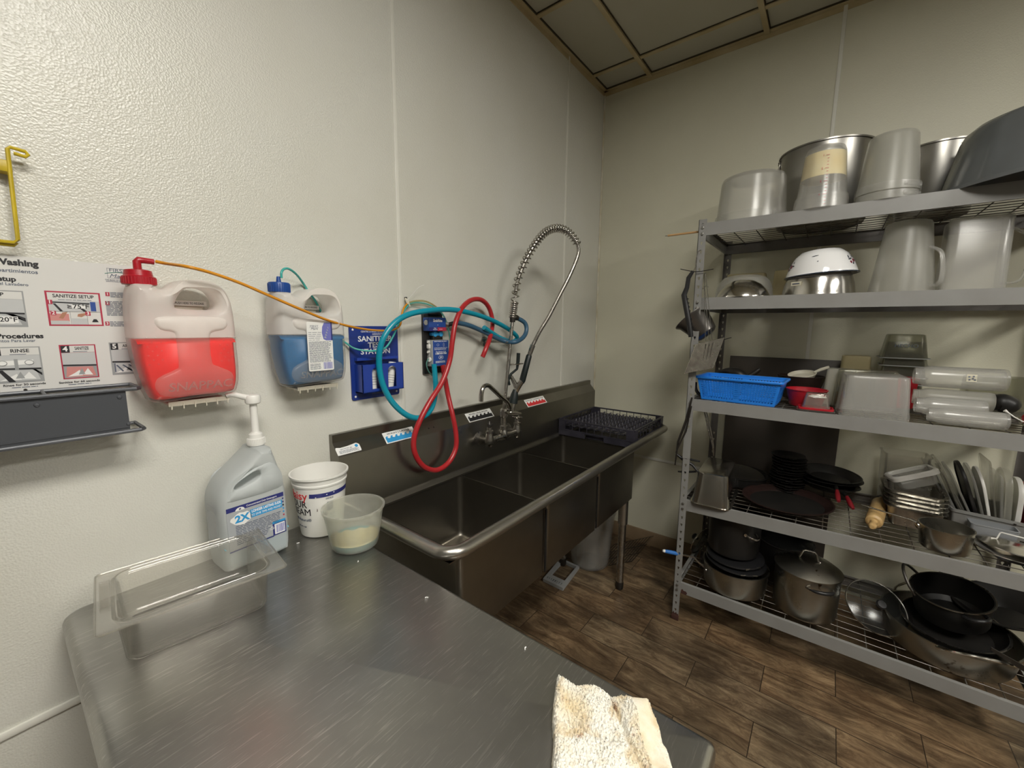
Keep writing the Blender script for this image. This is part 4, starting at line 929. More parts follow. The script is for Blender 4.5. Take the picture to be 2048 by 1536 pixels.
g.mat('ink_blue'); g.rect(*P_(.81, .44), *P_(.92, .74), 0.0005, 0.0006, MP); g.mat('ink_pink'); g.rect(*P_(0, .10), *P_(.36, .34), 0.0003, 0.0004, MP); g.mat('ink_light_grey'); g.prism([P_(0, 0), P_(.37, 0), P_(.34, .12), P_(0, .12)], 0.0004, 0.0005, MP); g.rect(*P_(.40, 0), *P_(.72, .20), 0.0003, 0.0004, MP)
g.mat('ink_skin'); g.prism([P_(.16, .20), P_(.24, .38), P_(.34, .40), P_(.24, .18)], 0.0005, 0.0006, MP); g.prism([P_(.52, .26), P_(.54, .34), P_(.70, .38), P_(.70, .32), P_(.60, .24)], 0.0005, 0.0006, MP)
g.mat('ink_black'); g.rect(*P_(.385, 0), *P_(.39, .41), 0.0005, 0.0006, MP); g.rect(*P_(.715, 0), *P_(.72, .41), 0.0005, 0.0006, MP); g.rect(*P_(0, .405), *P_(1, .415), 0.0005, 0.0006, MP); g.prism([P_(.80, .08), P_(.94, .08), P_(.90, .18), P_(.84, .18)], 0.0005, 0.0006, MP)
for uu, vv, s in ((.03, .70, '1'), (.07, .36, '2'), (.74, .36, '3')):
    g.mat('ink_red'); c = P_(uu, vv); g.rect(c[0]-0.004, c[1]-0.0045, c[0]+0.004, c[1]+0.0045, 0.0006, 0.0007, MP); g.mat('ink_white'); g.text(s, 0.010, MW(c[0], -0.0028, c[1]), 0.0002, bold=0.02)
sx0 = px2(211, 600)[0]
for k, (py, s, rows) in enumerate(((584, '1', 4), (602, '2', 11), (643, '3', 4))):
    x, z = px2(210, py); g.mat('ink_red'); g.rect(x, z-0.009, x+0.007, z, 0, 0.0004, MP); g.mat('ink_white'); g.text(s, 0.008, MW(x+0.0035, -0.0025, z-0.0045), 0.0002, bold=0.02)
    g.mat('ink_slate'); lines(g, x+0.0005 if rows > 6 else x+0.008, x+0.050, z-0.0031*rows, z, rows, MP, 0.0004, ragged=0.1, seed=20+k)
for (x, py, s) in ((50, 769, 'Rinse for 30 seconds'), (160, 763, 'Sanitize for 60 seconds')):
    xx, zz = px2(x, py); g.mat('ink_black'); g.text(s, 0.0062, MW(xx, -0.0022, zz), 0.0002, bold=0.02, sx=1.1); g.mat('ink_slate'); lines(g, xx-0.018, xx+0.018, zz-0.0075, zz-0.0045, 1, MP, 0.0004)
g.mat('dark_metal'); xx, zz = px2(51, 780); g.lathe([(0, 0), (0.003, 0), (0.002, 0.002), (0, 0.002)], 8, MW(xx, -0.002, zz))
part(g, 'print', t, w=True)

# ------------------------------------------------------------ grey rack under the chart
a = onY(265, 775, -.1); RX1 = a.x+0.012; RXL = RX1-0.56; z1 = onY(120, 790, -.1).z; z0 = onY(120, 886, -.1).z+0.004
t = thing('wall_rack', 'grey metal tray rack with wire rims, mounted under the washing chart', 'rack', ((RXL+RX1)/2, 0, z0))
g = G('grey_rack'); fd = -0.098
g.box(((RXL+RX1-0.03)/2, fd, (z0+z1)/2), (RX1-0.018-RXL, 0.003, z1-z0-0.008))
g.box(((RXL+RX1-0.03)/2, fd/2-0.003, z0+0.010), (RX1-0.018-RXL, -fd, 0.003))
for x in (-2.62, RX1-0.035): g.lathe([(0, 0), (0.0045, 0), (0.0035, 0.002), (0, 0.003)], 10, MW(x, fd-0.0015, z1-0.016))
g.lathe([(0, 0), (0.004, 0), (0.003, 0.002), (0, 0.003)], 10, MW(RX1-0.026, fd-0.0015, z0+0.016))
g.mat('tape'); g.box((RX1-0.035, fd+0.002, z1-0.006), (0.0005, 0.001, 0.002)); part(g, 'trough', t, w=True)
g = G('grey_rack')
for z in (z1, z0):
    g.tube([(RXL, -0.002, z)]+[(RXL+0.001, fd-0.004, z), (RX1-0.006, fd-0.004, z), (RX1, fd+0.004, z), (RX1, -0.002, z)], 0.0042, 8)
    g.tube([(RXL, -0.0045, z), (RX1, -0.0045, z)], 0.004, 8)
for x in (RXL+0.14, RXL+0.42): g.tube([(x, -0.004, z1), (x, fd-0.004, z1)], 0.003, 8)
part(g, 'wire_rims', t, w=True)

# ------------------------------------------------------------ yellow wire bracket (cut by the frame)
def yb(px, py, d): return onY(px, py, d)
p = [yb(50, 306, -.030), yb(50, 299, -.030), yb(14, 293, -.030), yb(10, 300, -.030), yb(40, 480, -.030), yb(37, 486, -.030)]
e = p[-1]; q = p[2]
pl = [Vector((q.x-0.16, -0.03, q.z+0.0)), Vector((q.x-0.16, -0.03, e.z))]
t = thing('wire_bracket', 'yellow painted wire bracket high on the left wall at the photo edge', 'bracket', (q.x-0.06, 0, e.z))
g = G('yellow_paint')
g.tube([Vector((q.x-0.14, -0.03, e.z)), Vector((e.x-0.006, -0.03, e.z)), Vector((e.x, -0.03, e.z+0.006)), Vector((q.x, -0.03, q.z-0.004)), Vector((q.x+0.004, -0.03, q.z)), Vector((p[1].x, -0.03, q.z-0.002)), Vector((p[1].x+0.003, -0.03, q.z-0.007)), Vector((p[1].x-0.001, -0.03, q.z-0.012)), Vector((q.x+0.007, -0.03, q.z-0.010))], 0.0034, 8)
g.tube([Vector((q.x-0.14, -0.024, e.z-0.005)), Vector((e.x-0.006, -0.024, e.z-0.005)), Vector((e.x-0.002, -0.024, e.z+0.001))], 0.003, 8); part(g, 'wire', t, w=True)
g = G('yellow_paint'); zc = onY(2, 332, -.02).z; g.box((q.x-0.07, -0.017, zc), (0.145, 0.028, 0.022), bev=0.002); part(g, 'mounting_plate', t, w=True)
# ------------------------------------------------------------ wall-hung chemical jugs
JO = smooth2([(33, 0), (110, 2), (180, 4), (197, 22), (203, 60), (203, 120), (202, 190), (200, 222), (196, 246), (184, 272), (160, 286), (120, 287), (92, 283), (74, 268), (62, 262), (52, 266), (46, 272), (30, 273), (14, 271), (7, 258), (2, 225), (0, 170), (2, 110), (8, 60), (18, 18)], 4)
JH = smooth2([(92, 219), (150, 218), (166, 224), (168, 240), (158, 262), (140, 271), (118, 270), (102, 262), (88, 240), (84, 226)], 4)
def make_jug(ox, oz, label, liquid, level, cap, wscale=1.0):
    t = thing('chemical_jug', label, 'jug', (ox+0.1, 0, oz))
    M = MW(ox, 0, oz) @ Matrix.Diagonal((0.001*wscale, 0.001, 1, 1))
    D0, D1 = 0.018, 0.118
    g = G('jug_shell'); slab(g, JO, [JH], [(D0, 12), (D0+0.008, 4), (D0+0.020, 0), (D1-0.030, 0), (D1-0.012, 4), (D1-0.003, 11), (D1, 17)], M)
    # raised waist on the front, as a bulging I shape
    waist = smooth2([(48, 172), (70, 166), (76, 150), (76, 88), (68, 76), (34, 58), (32, 30), (60, 16), (165, 16), (180, 34), (178, 60), (150, 78), (138, 90), (138, 150), (146, 166), (170, 172), (178, 186), (160, 198), (60, 198), (40, 190)], 3)
    g.mat('jug_waist'); slab(g, waist, [], [(D1-0.001, -2), (D1+0.004, 1), (D1+0.006, 5)], M); g.mat('jug_shell')
    for sx in (22, 160):
        for i in range(4):
            for j in range(7):
                if (i+j) % 2 == 0: g.lathe([(2.0, 0), (1.2, 0.0012), (0, 0.0016)], 8, M @ Matrix.Translation((sx+i*8, 92+j*10, D1-0.0005)))
    g.text('SNAPPAC', 27, M @ Matrix.Translation((112, 36, D1+0.0058)), 0.0009, bold=0.01, shear=0.15, sx=1.1)
    ng = [(0, 0), (0, 22)]
    nk = M @ Matrix.Translation((30, 268, 0.062)) @ Matrix.Diagonal((1, 1, 1, 1))
    zl = oz+level*0.001
    bmesh.ops.bisect_plane(g.bm, geom=g.bm.verts[:]+g.bm.edges[:]+g.bm.faces[:], plane_co=(0, 0, zl), plane_no=(0, 0, 1))
    g.mat('jug_waist'); wet = g.cur
    for f in g.bm.faces:
        if f.calc_center_median().z < zl: f.material_index = wet
        elif f.material_index == wet: f.material_index = 0
    part(g, 'bottle', t, w=True, ang=60)
    low = [q for q in offset2(JO, 3.5) if q[1] < level-3]
    k0 = max(range(len(low)), key=lambda i: abs(low[i][1]-low[(i+1) % len(low)][1])+abs(low[i][0]-low[(i+1) % len(low)][0]))
    low = low[k0+1:]+low[:k0+1]      # runs from one side of the surface round the bottom to the other
    xa, xb = low[0][0], low[-1][0]; sg = 1 if xa < xb else -1
    pts = low+[(xb-sg*1.5, level), ((xa+xb)/2, level), (xa+sg*1.5, level)]
    g = G(liquid)
    slab(g, pts, [], [(D0+0.006, 8), (D0+0.020, 3), (D1-0.030, 3), (D1-0.014, 6), (D1-0.006, 13)], M)
    part(g, 'liquid', t, w=True, ang=60)
    nm = Matrix.Translation((ox+0.030*wscale, -0.068, oz+0.266))
    g = G('jug_shell'); g.lathe([(0.0, 0), (0.024, 0), (0.024, 0.020), (0.0, 0.020)], 28, nm); part(g, 'neck', t, w=True)
    g = G(cap)
    if cap == 'red_plastic':
        g.lathe([(0, 0.004), (0.030, 0.004), (0.030, 0.022), (0.026, 0.024), (0.024, 0.036), (0.008, 0.040), (0, 0.040)], 32, nm)
        for k in range(32): g.box((0.0302*math.cos(k*PI/16), 0.0302*math.sin(k*PI/16), 0.013), (0.0015, 0.0015, 0.014), nm)
        g.tube([nm @ Vector(q) for q in ((0, 0, 0.038), (0, 0, 0.056), (0.003, 0, 0.0595), (0.012, 0, 0.0595), (0.030, 0, 0.0585))], [0.008, 0.0075, 0.0075, 0.0065, 0.0062], 12)
    else:
        g.lathe([(0, 0.006), (0.027, 0.006), (0.028, 0.030), (0.026, 0.033), (0, 0.033)], 28, nm)
        for k in range(30): g.box((0.0278*math.cos(k*PI/15), 0.0278*math.sin(k*PI/15), 0.018), (0.0015, 0.0015, 0.022), nm)
        g.tube([nm @ Vector(q) for q in ((0, 0, 0.032), (0, 0, 0.044), (0, 0, 0.050))], [0.007, 0.0055, 0.0045], 12)
    part(g, 'cap', t, 'screw cap with hose connector', w=True)
    g = G('cream_plastic'); bm_ = MW(ox, 0, oz)
    g.box((ox+0.115*wscale, -0.050, oz-0.009), (0.125, 0.080, 0.006), bev=0.002); g.box((ox+0.115*wscale, -0.090, oz-0.007), (0.125, 0.003, 0.011))
    for k in range(6): g.box((ox+0.058*wscale+0.023*k, -0.092, oz-0.013), (0.002, 0.003, 0.014))
    g.box((ox+0.110*wscale, -0.0055, oz+0.085), (0.11, 0.010, 0.19), bev=0.003); g.box((ox+0.132*wscale, -0.0055, oz+0.20), (0.06, 0.010, 0.085), bev=0.003)
    part(g, 'wall_bracket', t, 'off-white slotted bracket', w=True)
    g = G('white_plastic'); tm = MW(ox+0.132*wscale, -0.0125, oz+0.235); g.box((0, 0, 0), (0.072, 0.012, 0.004), tm @ Matrix.Translation((0, 0, 0.004))); g.mat('ink_black'); g.text('PUSH HERE TO RELEASE', 0.0078, tm @ Matrix.Translation((0, 0, 0.0062)), 0.0002, bold=0.0, sx=0.72)
    g.prism([(-0.034, 0.0035), (-0.031, -0.0035), (-0.037, -0.0035)], 0.0062, 0.0066, tm)
    part(g, 'release_tab', t, 'white tab with black print', w=True)
    return t, M, D1
zb = onY(420, 800, -0.118).z+0.003
o, M, D1 = make_jug(-2.470, zb, 'white jug on the wall two-thirds full of red liquid, with a red cap', 'red_liquid', 151, 'red_plastic')
o2, M2, D1 = make_jug(-2.170, zb+0.002, 'white wall jug half full of blue liquid, with a blue cap and paper label', 'blue_liquid', 154, 'blue_cap')
g = G('white_paper'); lm = MW(-2.170+0.110, -(D1+0.0085), zb+0.120); hw, hh = 0.038, 0.072
g.loft([[lm @ p for p in rrect(2*hw, 2*hh, 0.004, z, 3)] for z in (0, 0.0006)])
g.mat('ink_violet'); g.prism([(0.010, hh*0.30), (0.006, hh*0.55), (0.008, hh*0.80), (0.014, hh*0.97), (hw-0.004, hh*0.97), (hw-0.004, hh*0.24), (0.018, hh*0.24)], 0.0006, 0.0008, lm)
g.mat('ink_navy'); g.rect(hw-0.004, hh*0.24, hw, hh*0.985, 0.0006, 0.0008, lm)
g.mat('label_silver'); 
for k in range(5): g.prism([(0.012+0.003*k, hh*(0.35+0.1*k)), (0.020+0.002*k, hh*(0.33+0.1*k)), (0.016+0.002*k, hh*(0.42+0.1*k))], 0.0008, 0.0009, lm)
g.mat('ink_slate'); g.text('FIRST', 0.008, lm @ Matrix.Translation((-0.016, hh*0.82, 0.0007)), 0.0002, sx=1.3); g.text('Mark', 0.010, lm @ Matrix.Translation((-0.016, hh*0.72, 0.0007)), 0.0002, shear=0.3); g.rect(-0.030, hh*0.765, -0.002, hh*0.772, 0.0006, 0.0009, lm)
lines(g, -0.034, 0.004, hh*0.20, hh*0.58, 5, lm @ Matrix.Translation((0, 0, 0.0006)), fill=0.22, seed=31, t=0.0003); lines(g, -0.034, 0.034, -hh*0.66, hh*0.20, 20, lm @ Matrix.Translation((0, 0, 0.0006)), fill=0.42, seed=32, t=0.0003)
lines(g, -0.034, 0.000, -hh*0.95, -hh*0.70, 6, lm @ Matrix.Translation((0, 0, 0.0006)), fill=0.4, seed=33, t=0.0003); g.mat('ink_violet'); barcode(g, 0.006, -hh*0.94, 0.033, -hh*0.66, lm @ Matrix.Translation((0, 0, 0.0006)))
part(g, 'label', o2, 'white paper label with blue picture and barcode', w=True)

# ------------------------------------------------------------ detergent jug with pump
DO = smooth2([(16, 0), (80, 0), (150, 0), (164, 12), (167, 60), (167, 130), (165, 180), (153, 235), (140, 282), (134, 296), (104, 298), (94, 290), (60, 262), (30, 238), (10, 214), (0, 184), (-1, 130), (0, 60), (3, 12)], 4)
DH = smooth2([(40, 210), (60, 212), (90, 222), (101, 232), (98, 243), (84, 244), (60, 234), (42, 224), (36, 216)], 3)
dj = thing('detergent_jug', 'grey dish detergent jug with silver and blue label and a white pump', 'jug', (-2.275, -0.098, TZ), (0, 0, R(3)))
M = Matrix.Translation((-0.083, -0.0, 0.0)) @ MW(0, 0, 0) @ Matrix.Diagonal((0.001, 0.00104, 1, 1)); d0, d1 = -0.058, 0.056
g = G('jug_haze'); slab(g, DO, [DH], [(d0, 14), (d0+0.008, 5), (d0+0.020, 0), (d1-0.024, 0), (d1-0.010, 4), (d1-0.002, 10), (d1, 15)], M)
slab(g, smooth2([(20, 196), (26, 182), (140, 182), (156, 200), (148, 236), (124, 262), (80, 250), (34, 226)], 3), [DH], [(d1-0.004, 0), (d1+0.001, 3)], M)
part(g, 'bottle', dj, ang=60)
lo_ = [q for q in offset2(DO, 3.0) if q[1] < 92]; k0 = max(range(len(lo_)), key=lambda i: abs(lo_[i][0]-lo_[(i+1) % len(lo_)][0])); lo_ = lo_[k0+1:]+lo_[:k0+1]
g = G('pale_blue_liquid'); slab(g, lo_, [], [(d0+0.006, 10), (d0+0.020, 3), (d1-0.024, 3), (d1-0.012, 6), (d1-0.005, 12)], M); part(g, 'liquid', dj, 'pale blue detergent', ang=60)
NM = Matrix.Translation((0.035, 0, 0.296*1.04))
g = G('jug_grey'); g.lathe([(0, -0.01), (0.019, -0.01), (0.019, 0.018), (0, 0.018)], 24, NM); part(g, 'neck', dj)
g = G('white_plastic'); g.lathe([(0, 0.004), (0.0215, 0.004), (0.022, 0.008), (0.0215, 0.022), (0.018, 0.024), (0.0165, 0.034), (0.0125, 0.037), (0.011, 0.038), (0.0095, 0.042), (0.009, 0.118), (0.0, 0.118)], 28, NM)
for k in range(36): g.box((0.0219*math.cos(k*PI/18), 0.0219*math.sin(k*PI/18), 0.014), (0.001, 0.001, 0.014), NM)
g.lathe([(0, 0.118), (0.0155, 0.118), (0.0185, 0.121), (0.0190, 0.138), (0.0165, 0.142), (0, 0.143)], 28, NM)
g.tube([NM @ Vector(p) for p in ((-0.012, 0.002, 0.136), (-0.026, 0.003, 0.141), (-0.040, 0.005, 0.147), (-0.052, 0.006, 0.149), (-0.060, 0.007, 0.146))], [0.0085, 0.0075, 0.0068, 0.006, 0.0052], 12)
part(g, 'pump', dj, 'white plastic pump')
g = G('label_silver'); lz = d1+0.0005
LM = Matrix.Translation((-0.083, 0, 0)) @ MW(0, 0, 0)
def wrap_dj(co):      # bend the label round the left edge of the jug
    return co
lab = [(0.012, 0.062), (0.152, 0.062), (0.152, 0.176), (0.012, 0.176)]
g.prism(lab, lz, lz+0.0006, LM); L2 = LM @ Matrix.Translation((0, 0, lz+0.0006))
g.mat('ink_navy'); g.rect(0.012, 0.165, 0.152, 0.177, 0, 0.0003, L2); g.rect(0.118, 0.060, 0.153, 0.094, 0, 0.0003, L2); g.rect(0.012, 0.058, 0.120, 0.061, 0, 0.0003, L2)
g.mat('ink_white'); g.prism([(0.043+0.011*math.cos(a*PI/8), 0.164+0.0085*math.sin(a*PI/8)) for a in range(9)], 0.0003, 0.0006, L2); g.mat('ink_navy'); g.text('M', 0.007, L2 @ Matrix.Translation((0.043, 0.1675, 0.0006)), 0.0002, bold=0.02)
g.mat('ink_white'); g.text('Concentrated Dish Detergent', 0.0062, L2 @ Matrix.Translation((0.058, 0.1705, 0.0004)), 0.0002, align='LEFT', bold=0.01)
g.prism([(0.046+0.025*math.cos(a*PI/9)*(1+0.12*math.sin(5*a)), 0.141+0.0165*math.sin(a*PI/9)*(1+0.1*math.cos(4*a))) for a in range(18)], 0.0, 0.0003, L2)
g.mat('ink_sky'); g.text('2X', 0.026, L2 @ Matrix.Translation((0.046, 0.141, 0.0004)), 0.0003, bold=0.04, sx=1.05); g.rect(0.066, 0.134, 0.147, 0.156, 0, 0.0003, L2)
g.mat('ink_white'); g.text('LONGER LASTING SUDS', 0.0098, L2 @ Matrix.Translation((0.1065, 0.1505, 0.0004)), 0.0003, bold=0.03, sx=0.70); g.text('TO SAVE TIME AND MONEY', 0.0085, L2 @ Matrix.Translation((0.1065, 0.1400, 0.0004)), 0.0003, bold=0.0, sx=0.72)
g.mat('ink_slate'); lines(g, 0.030, 0.146, 0.094, 0.124, 7, L2, 0.0003, fill=0.45, ragged=0.1, seed=41); lines(g, 0.030, 0.114, 0.070, 0.094, 5, L2, 0.0003, fill=0.45, seed=42)
g.mat('ink_sky'); g.rect(0.118, 0.094, 0.153, 0.100, 0, 0.0003, L2); g.mat('ink_white'); g.rect(0.123, 0.063, 0.150, 0.092, 0.0003, 0.0005, L2); g.text('♻', 0.01, L2 @ Matrix.Translation((0.116, 0.083, 0.0004)), 0.0002)
g.mat('ink_violet'); barcode(g, 0.126, 0.066, 0.148, 0.089, L2 @ Matrix.Translation((0, 0, 0.0005)), 0.0002)
for k, mm in enumerate(('ink_navy', 'ink_navy', 'ink_black', 'ink_sky', 'ink_sky', 'ink_red')):
    g.mat(mm); g.prism([(0.1495+0.0024*math.cos(a*PI/5), 0.1585-0.0095*k+0.0024*math.sin(a*PI/5)) for a in range(10)], 0, 0.0004, L2)
part(g, 'label', dj, 'silver and blue printed label')
g = G('ink_navy'); 
for (za, zb_) in ((0.166, 0.176),): g.box((-0.0795, 0.0, (za+zb_)/2), (0.009, 0.05, zb_-za))
g.mat('label_silver'); g.box((-0.080, 0.0, 0.115), (0.0085, 0.05, 0.09)); part(g, 'side_label', dj)

# ------------------------------------------------------------ sour cream bucket
bk = thing('sour_cream_bucket', 'tall white sour cream bucket, empty, standing on the table beside the sink backsplash', 'bucket', (-2.076, -0.105, TZ))
RB0, RB1, HB = 0.0615, 0.0805, 0.192
g = G('white_plastic')
g.lathe([(0, 0), (RB0-0.006, 0), (RB0-0.001, 0.003), (RB0, 0.009), (RB1-0.0045, HB-0.030), (RB1-0.002, HB-0.029), (RB1-0.0015, HB-0.024), (RB1-0.0035, HB-0.022), (RB1-0.001, HB-0.006), (RB1+0.0035, HB-0.005), (RB1+0.0035, HB), (RB1-0.001, HB), (RB1-0.0045, HB-0.022), (RB1-0.0065, HB-0.030), (RB0-0.003, 0.010), (RB0-0.008, 0.003), (0, 0.003)], 64)
part(g, 'tub', bk)
def rad(z): return RB0+(RB1-0.0045-RB0)*(z-0.009)/(HB-0.039)+0.0004
def wrapf(th0):
    def f(co):
        r = rad(co.y)+co.z; a = th0+co.x/rad(0.1); return Vector((r*math.cos(a), r*math.sin(a), co.y))
    return f
g = G('ink_navy'); I4 = Matrix.Identity(4)
m0 = g.mark(); TH = R(212)
for k in range(24): 
    a0, a1 = 0.004+0.0055*k, 0.004+0.0055*(k+1)
    g.prism([(a0+(0.004 if k == 0 else 0), 0.132), (a1, 0.132), (a1, 0.145), (a0+(0.006 if k == 0 else 0), 0.145)], 0, 0.0004, I4)
g.mat('ink_black'); g.text('SOUR', 0.031, Matrix.Translation((-0.001, 0.110, 0)), 0.0003, bold=0.0, align='RIGHT', sx=0.95)
g.text('CREAM', 0.031, Matrix.Translation((0.010, 0.085, 0)), 0.0003, bold=0.0, align='RIGHT', sx=0.95)
g.mat('ink_slate'); g.text('All Natural®', 0.013, Matrix.Translation((0.008, 0.060, 0)), 0.0003, align='RIGHT', sx=1.0); g.text('NET WT 5 LBS', 0.006, Matrix.Translation((-0.012, 0.037, 0)), 0.0002, align='RIGHT', bold=0.01)
g.mat('ink_bright_red'); g.text('daisy', 0.038, Matrix.Translation((0.003, 0.137, 0)), 0.0004, bold=0.0, align='RIGHT', sx=0.95)
g.mat('ink_slate'); lines(g, 0.052, 0.074, 0.122, 0.128, 2, I4, 0.0003, seed=51)
for k in range(10): g.rect(0.055, 0.089+0.0026*k, 0.072, 0.089+0.0026*k+(0.0012 if k % 3 else 0.002), 0, 0.0003, I4)
g.rect(0.0545, 0.086, 0.0725, 0.088, 0, 0.0003, I4); lines(g, 0.048, 0.060, 0.072, 0.078, 2, I4, 0.0003, seed=52); g.prism([(0.062, 0.072), (0.068, 0.072), (0.065, 0.078)], 0, 0.0003, I4); g.text('1L', 0.008, Matrix.Translation((0.075, 0.075, 0)), 0.0002)
lines(g, 0.047, 0.062, 0.046, 0.066, 4, I4, 0.0003, fill=0.35, seed=53)
g.warp(m0, wrapf(TH)); part(g, 'print', bk, 'navy band with red and navy lettering')
for x, y in ((0.026, 0.1335), (0.055, 0.139), (0.075, 0.141)):
    g = G('ink_white'); m0 = g.mark(); g.prism([(x+0.002*math.cos(a*PI/4), y+0.0016*math.sin(a*PI/4)) for a in range(8)], 0.0004, 0.0007, I4); g.warp(m0, wrapf(TH)); part(g, 'speck', bk)
g = G('rust'); m0 = g.mark(); g.prism([(0.0265, 0.088), (0.028, 0.088), (0.029, 0.094), (0.0275, 0.099)], 0, 0.0003, I4); g.warp(m0, wrapf(TH)); part(g, 'speck', bk, 'brown food speck')

# ------------------------------------------------------------ round tub with leftovers
tb = thing('deli_tub', 'translucent round plastic tub with pale yellow residue and teal liquid at the bottom', 'tub', (-2.062, -0.268, TZ), (0, 0, R(40)))
r0, r1, hh = 0.0660, 0.0835, 0.120
g = G('tub_pale'); g.lathe([(0, 0.0), (r0-0.012, 0.0), (r0-0.003, 0.003), (r0, 0.010), (r1-0.001, hh-0.008), (r1+0.003, hh-0.007), (r1+0.0035, hh-0.001), (r1+0.001, hh), (r1-0.003, hh-0.002), (r1-0.0035, hh-0.009), (r0-0.0025, 0.011), (r0-0.006, 0.005), (0, 0.0025)], 64); part(g, 'tub', tb)
g = G('teal_liquid'); g.lathe([(0, 0.0035), (r0-0.007, 0.0055), (r0-0.0028, 0.011), (r0-0.0008, 0.0235), (0, 0.0235)], 48); part(g, 'liquid', tb, 'teal liquid')
g = G('curd'); rr = lambda z: r0-0.0035+(r1-r0)*z/hh
prev = []
for i_ in range(41):
    a_ = R(200-78+156*i_/40); u_ = (i_-20)/20; hz_ = 0.032+0.050*(1-u_*u_)**0.6+0.003*math.sin(i_*0.9); sec_ = []
    for k_ in range(7):
        z_ = 0.0240+(hz_-0.0240)*k_/6; sec_.append((z_, rr(z_)-0.0003))
    ring_ = [Vector((r_*math.cos(a_), r_*math.sin(a_), z_)) for z_, r_ in sec_]+[Vector(((r_-0.0022*(1-k_/7))*math.cos(a_), (r_-0.0022*(1-k_/7))*math.sin(a_), z_)) for k_, (z_, r_) in reversed(list(enumerate(sec_)))]
    prev.append(ring_)
g.loft(prev)
part(g, 'residue', tb, 'pale yellow residue')
for a in (30, 80, 150, 205):
    g = G('frosted'); g.box((0, 0, 0), (0.010, 0.003, 0.003), Matrix.Rotation(R(a), 4, 'Z') @ Matrix.Translation((0, r1+0.001, hh-0.001))); part(g, 'rim_tab', tb)

# ------------------------------------------------------------ clear half-size food pan
pc = [onZ(200, 1268, 0.952), onZ(582, 1126, 0.952), onZ(510, 1060, 0.952), onZ(182, 1143, 0.952)]
cen = sum(pc, Vector())/4; ang = math.atan2(pc[1].y-pc[0].y, pc[1].x-pc[0].x); ln = ((pc[1]-pc[0]).length+(pc[2]-pc[3]).length)/2; wd_ = ((pc[3]-pc[0]).length+(pc[2]-pc[1]).length)/2
fp = thing('food_pan', 'clear polycarbonate food pan, empty, on the left of the steel worktable', 'food pan', (cen.x, cen.y, TZ), (0, 0, ang))
hz = 0.100; L_, W_ = ln, wd_
g = G('clear')
rg = []
for w_, d_, r_, z in ((0.04, 0.04, 0.01, 0.0015), (0.078, 0.078, 0.018, 0.0), (0.066, 0.066, 0.024, 0.001), (0.058, 0.058, 0.028, 0.006), (0.046, 0.046, 0.032, hz-0.016), (0.040, 0.040, 0.032, hz-0.010), (0.036, 0.036, 0.032, hz-0.003), (0.028, 0.028, 0.032, hz-0.003), (0.002, 0.002, 0.010, hz-0.003), (0, 0, 0.010, hz-0.005), (-0.001, -0.001, 0.010, hz-0.004), (0.001, 0.001, 0.010, hz), (0.030, 0.030, 0.032, hz), (0.037, 0.037, 0.030, hz-0.001), (0.045, 0.045, 0.030, hz-0.009), (0.051, 0.051, 0.030, hz-0.016), (0.064, 0.064, 0.026, 0.009), (0.074, 0.074, 0.020, 0.004), (0.10, 0.10, 0.014, 0.003)):
    rg.append((w_, d_, r_, z))
g.loft([rrect(L_-a-(0.008 if a > 0.02 else 0), W_-b, c_, z, 6) for a, b, c_, z in rg[1:]]); g.tube(rrect(L_, W_, 0.010, hz-0.002, 5), 0.0018, 6, closed=True); g.tube(rrect(L_-0.058, W_-0.036, 0.030, hz-0.0005, 6), 0.0012, 6, closed=True); part(g, 'pan_body', fp, ang=50)
for s in (-1, 1):
    g = G('clear'); g.box((s*(L_/2-0.014), 0.02, hz+0.0015), (0.016, W_*0.45, 0.003), bev=0.0014); part(g, 'end_grip', fp)

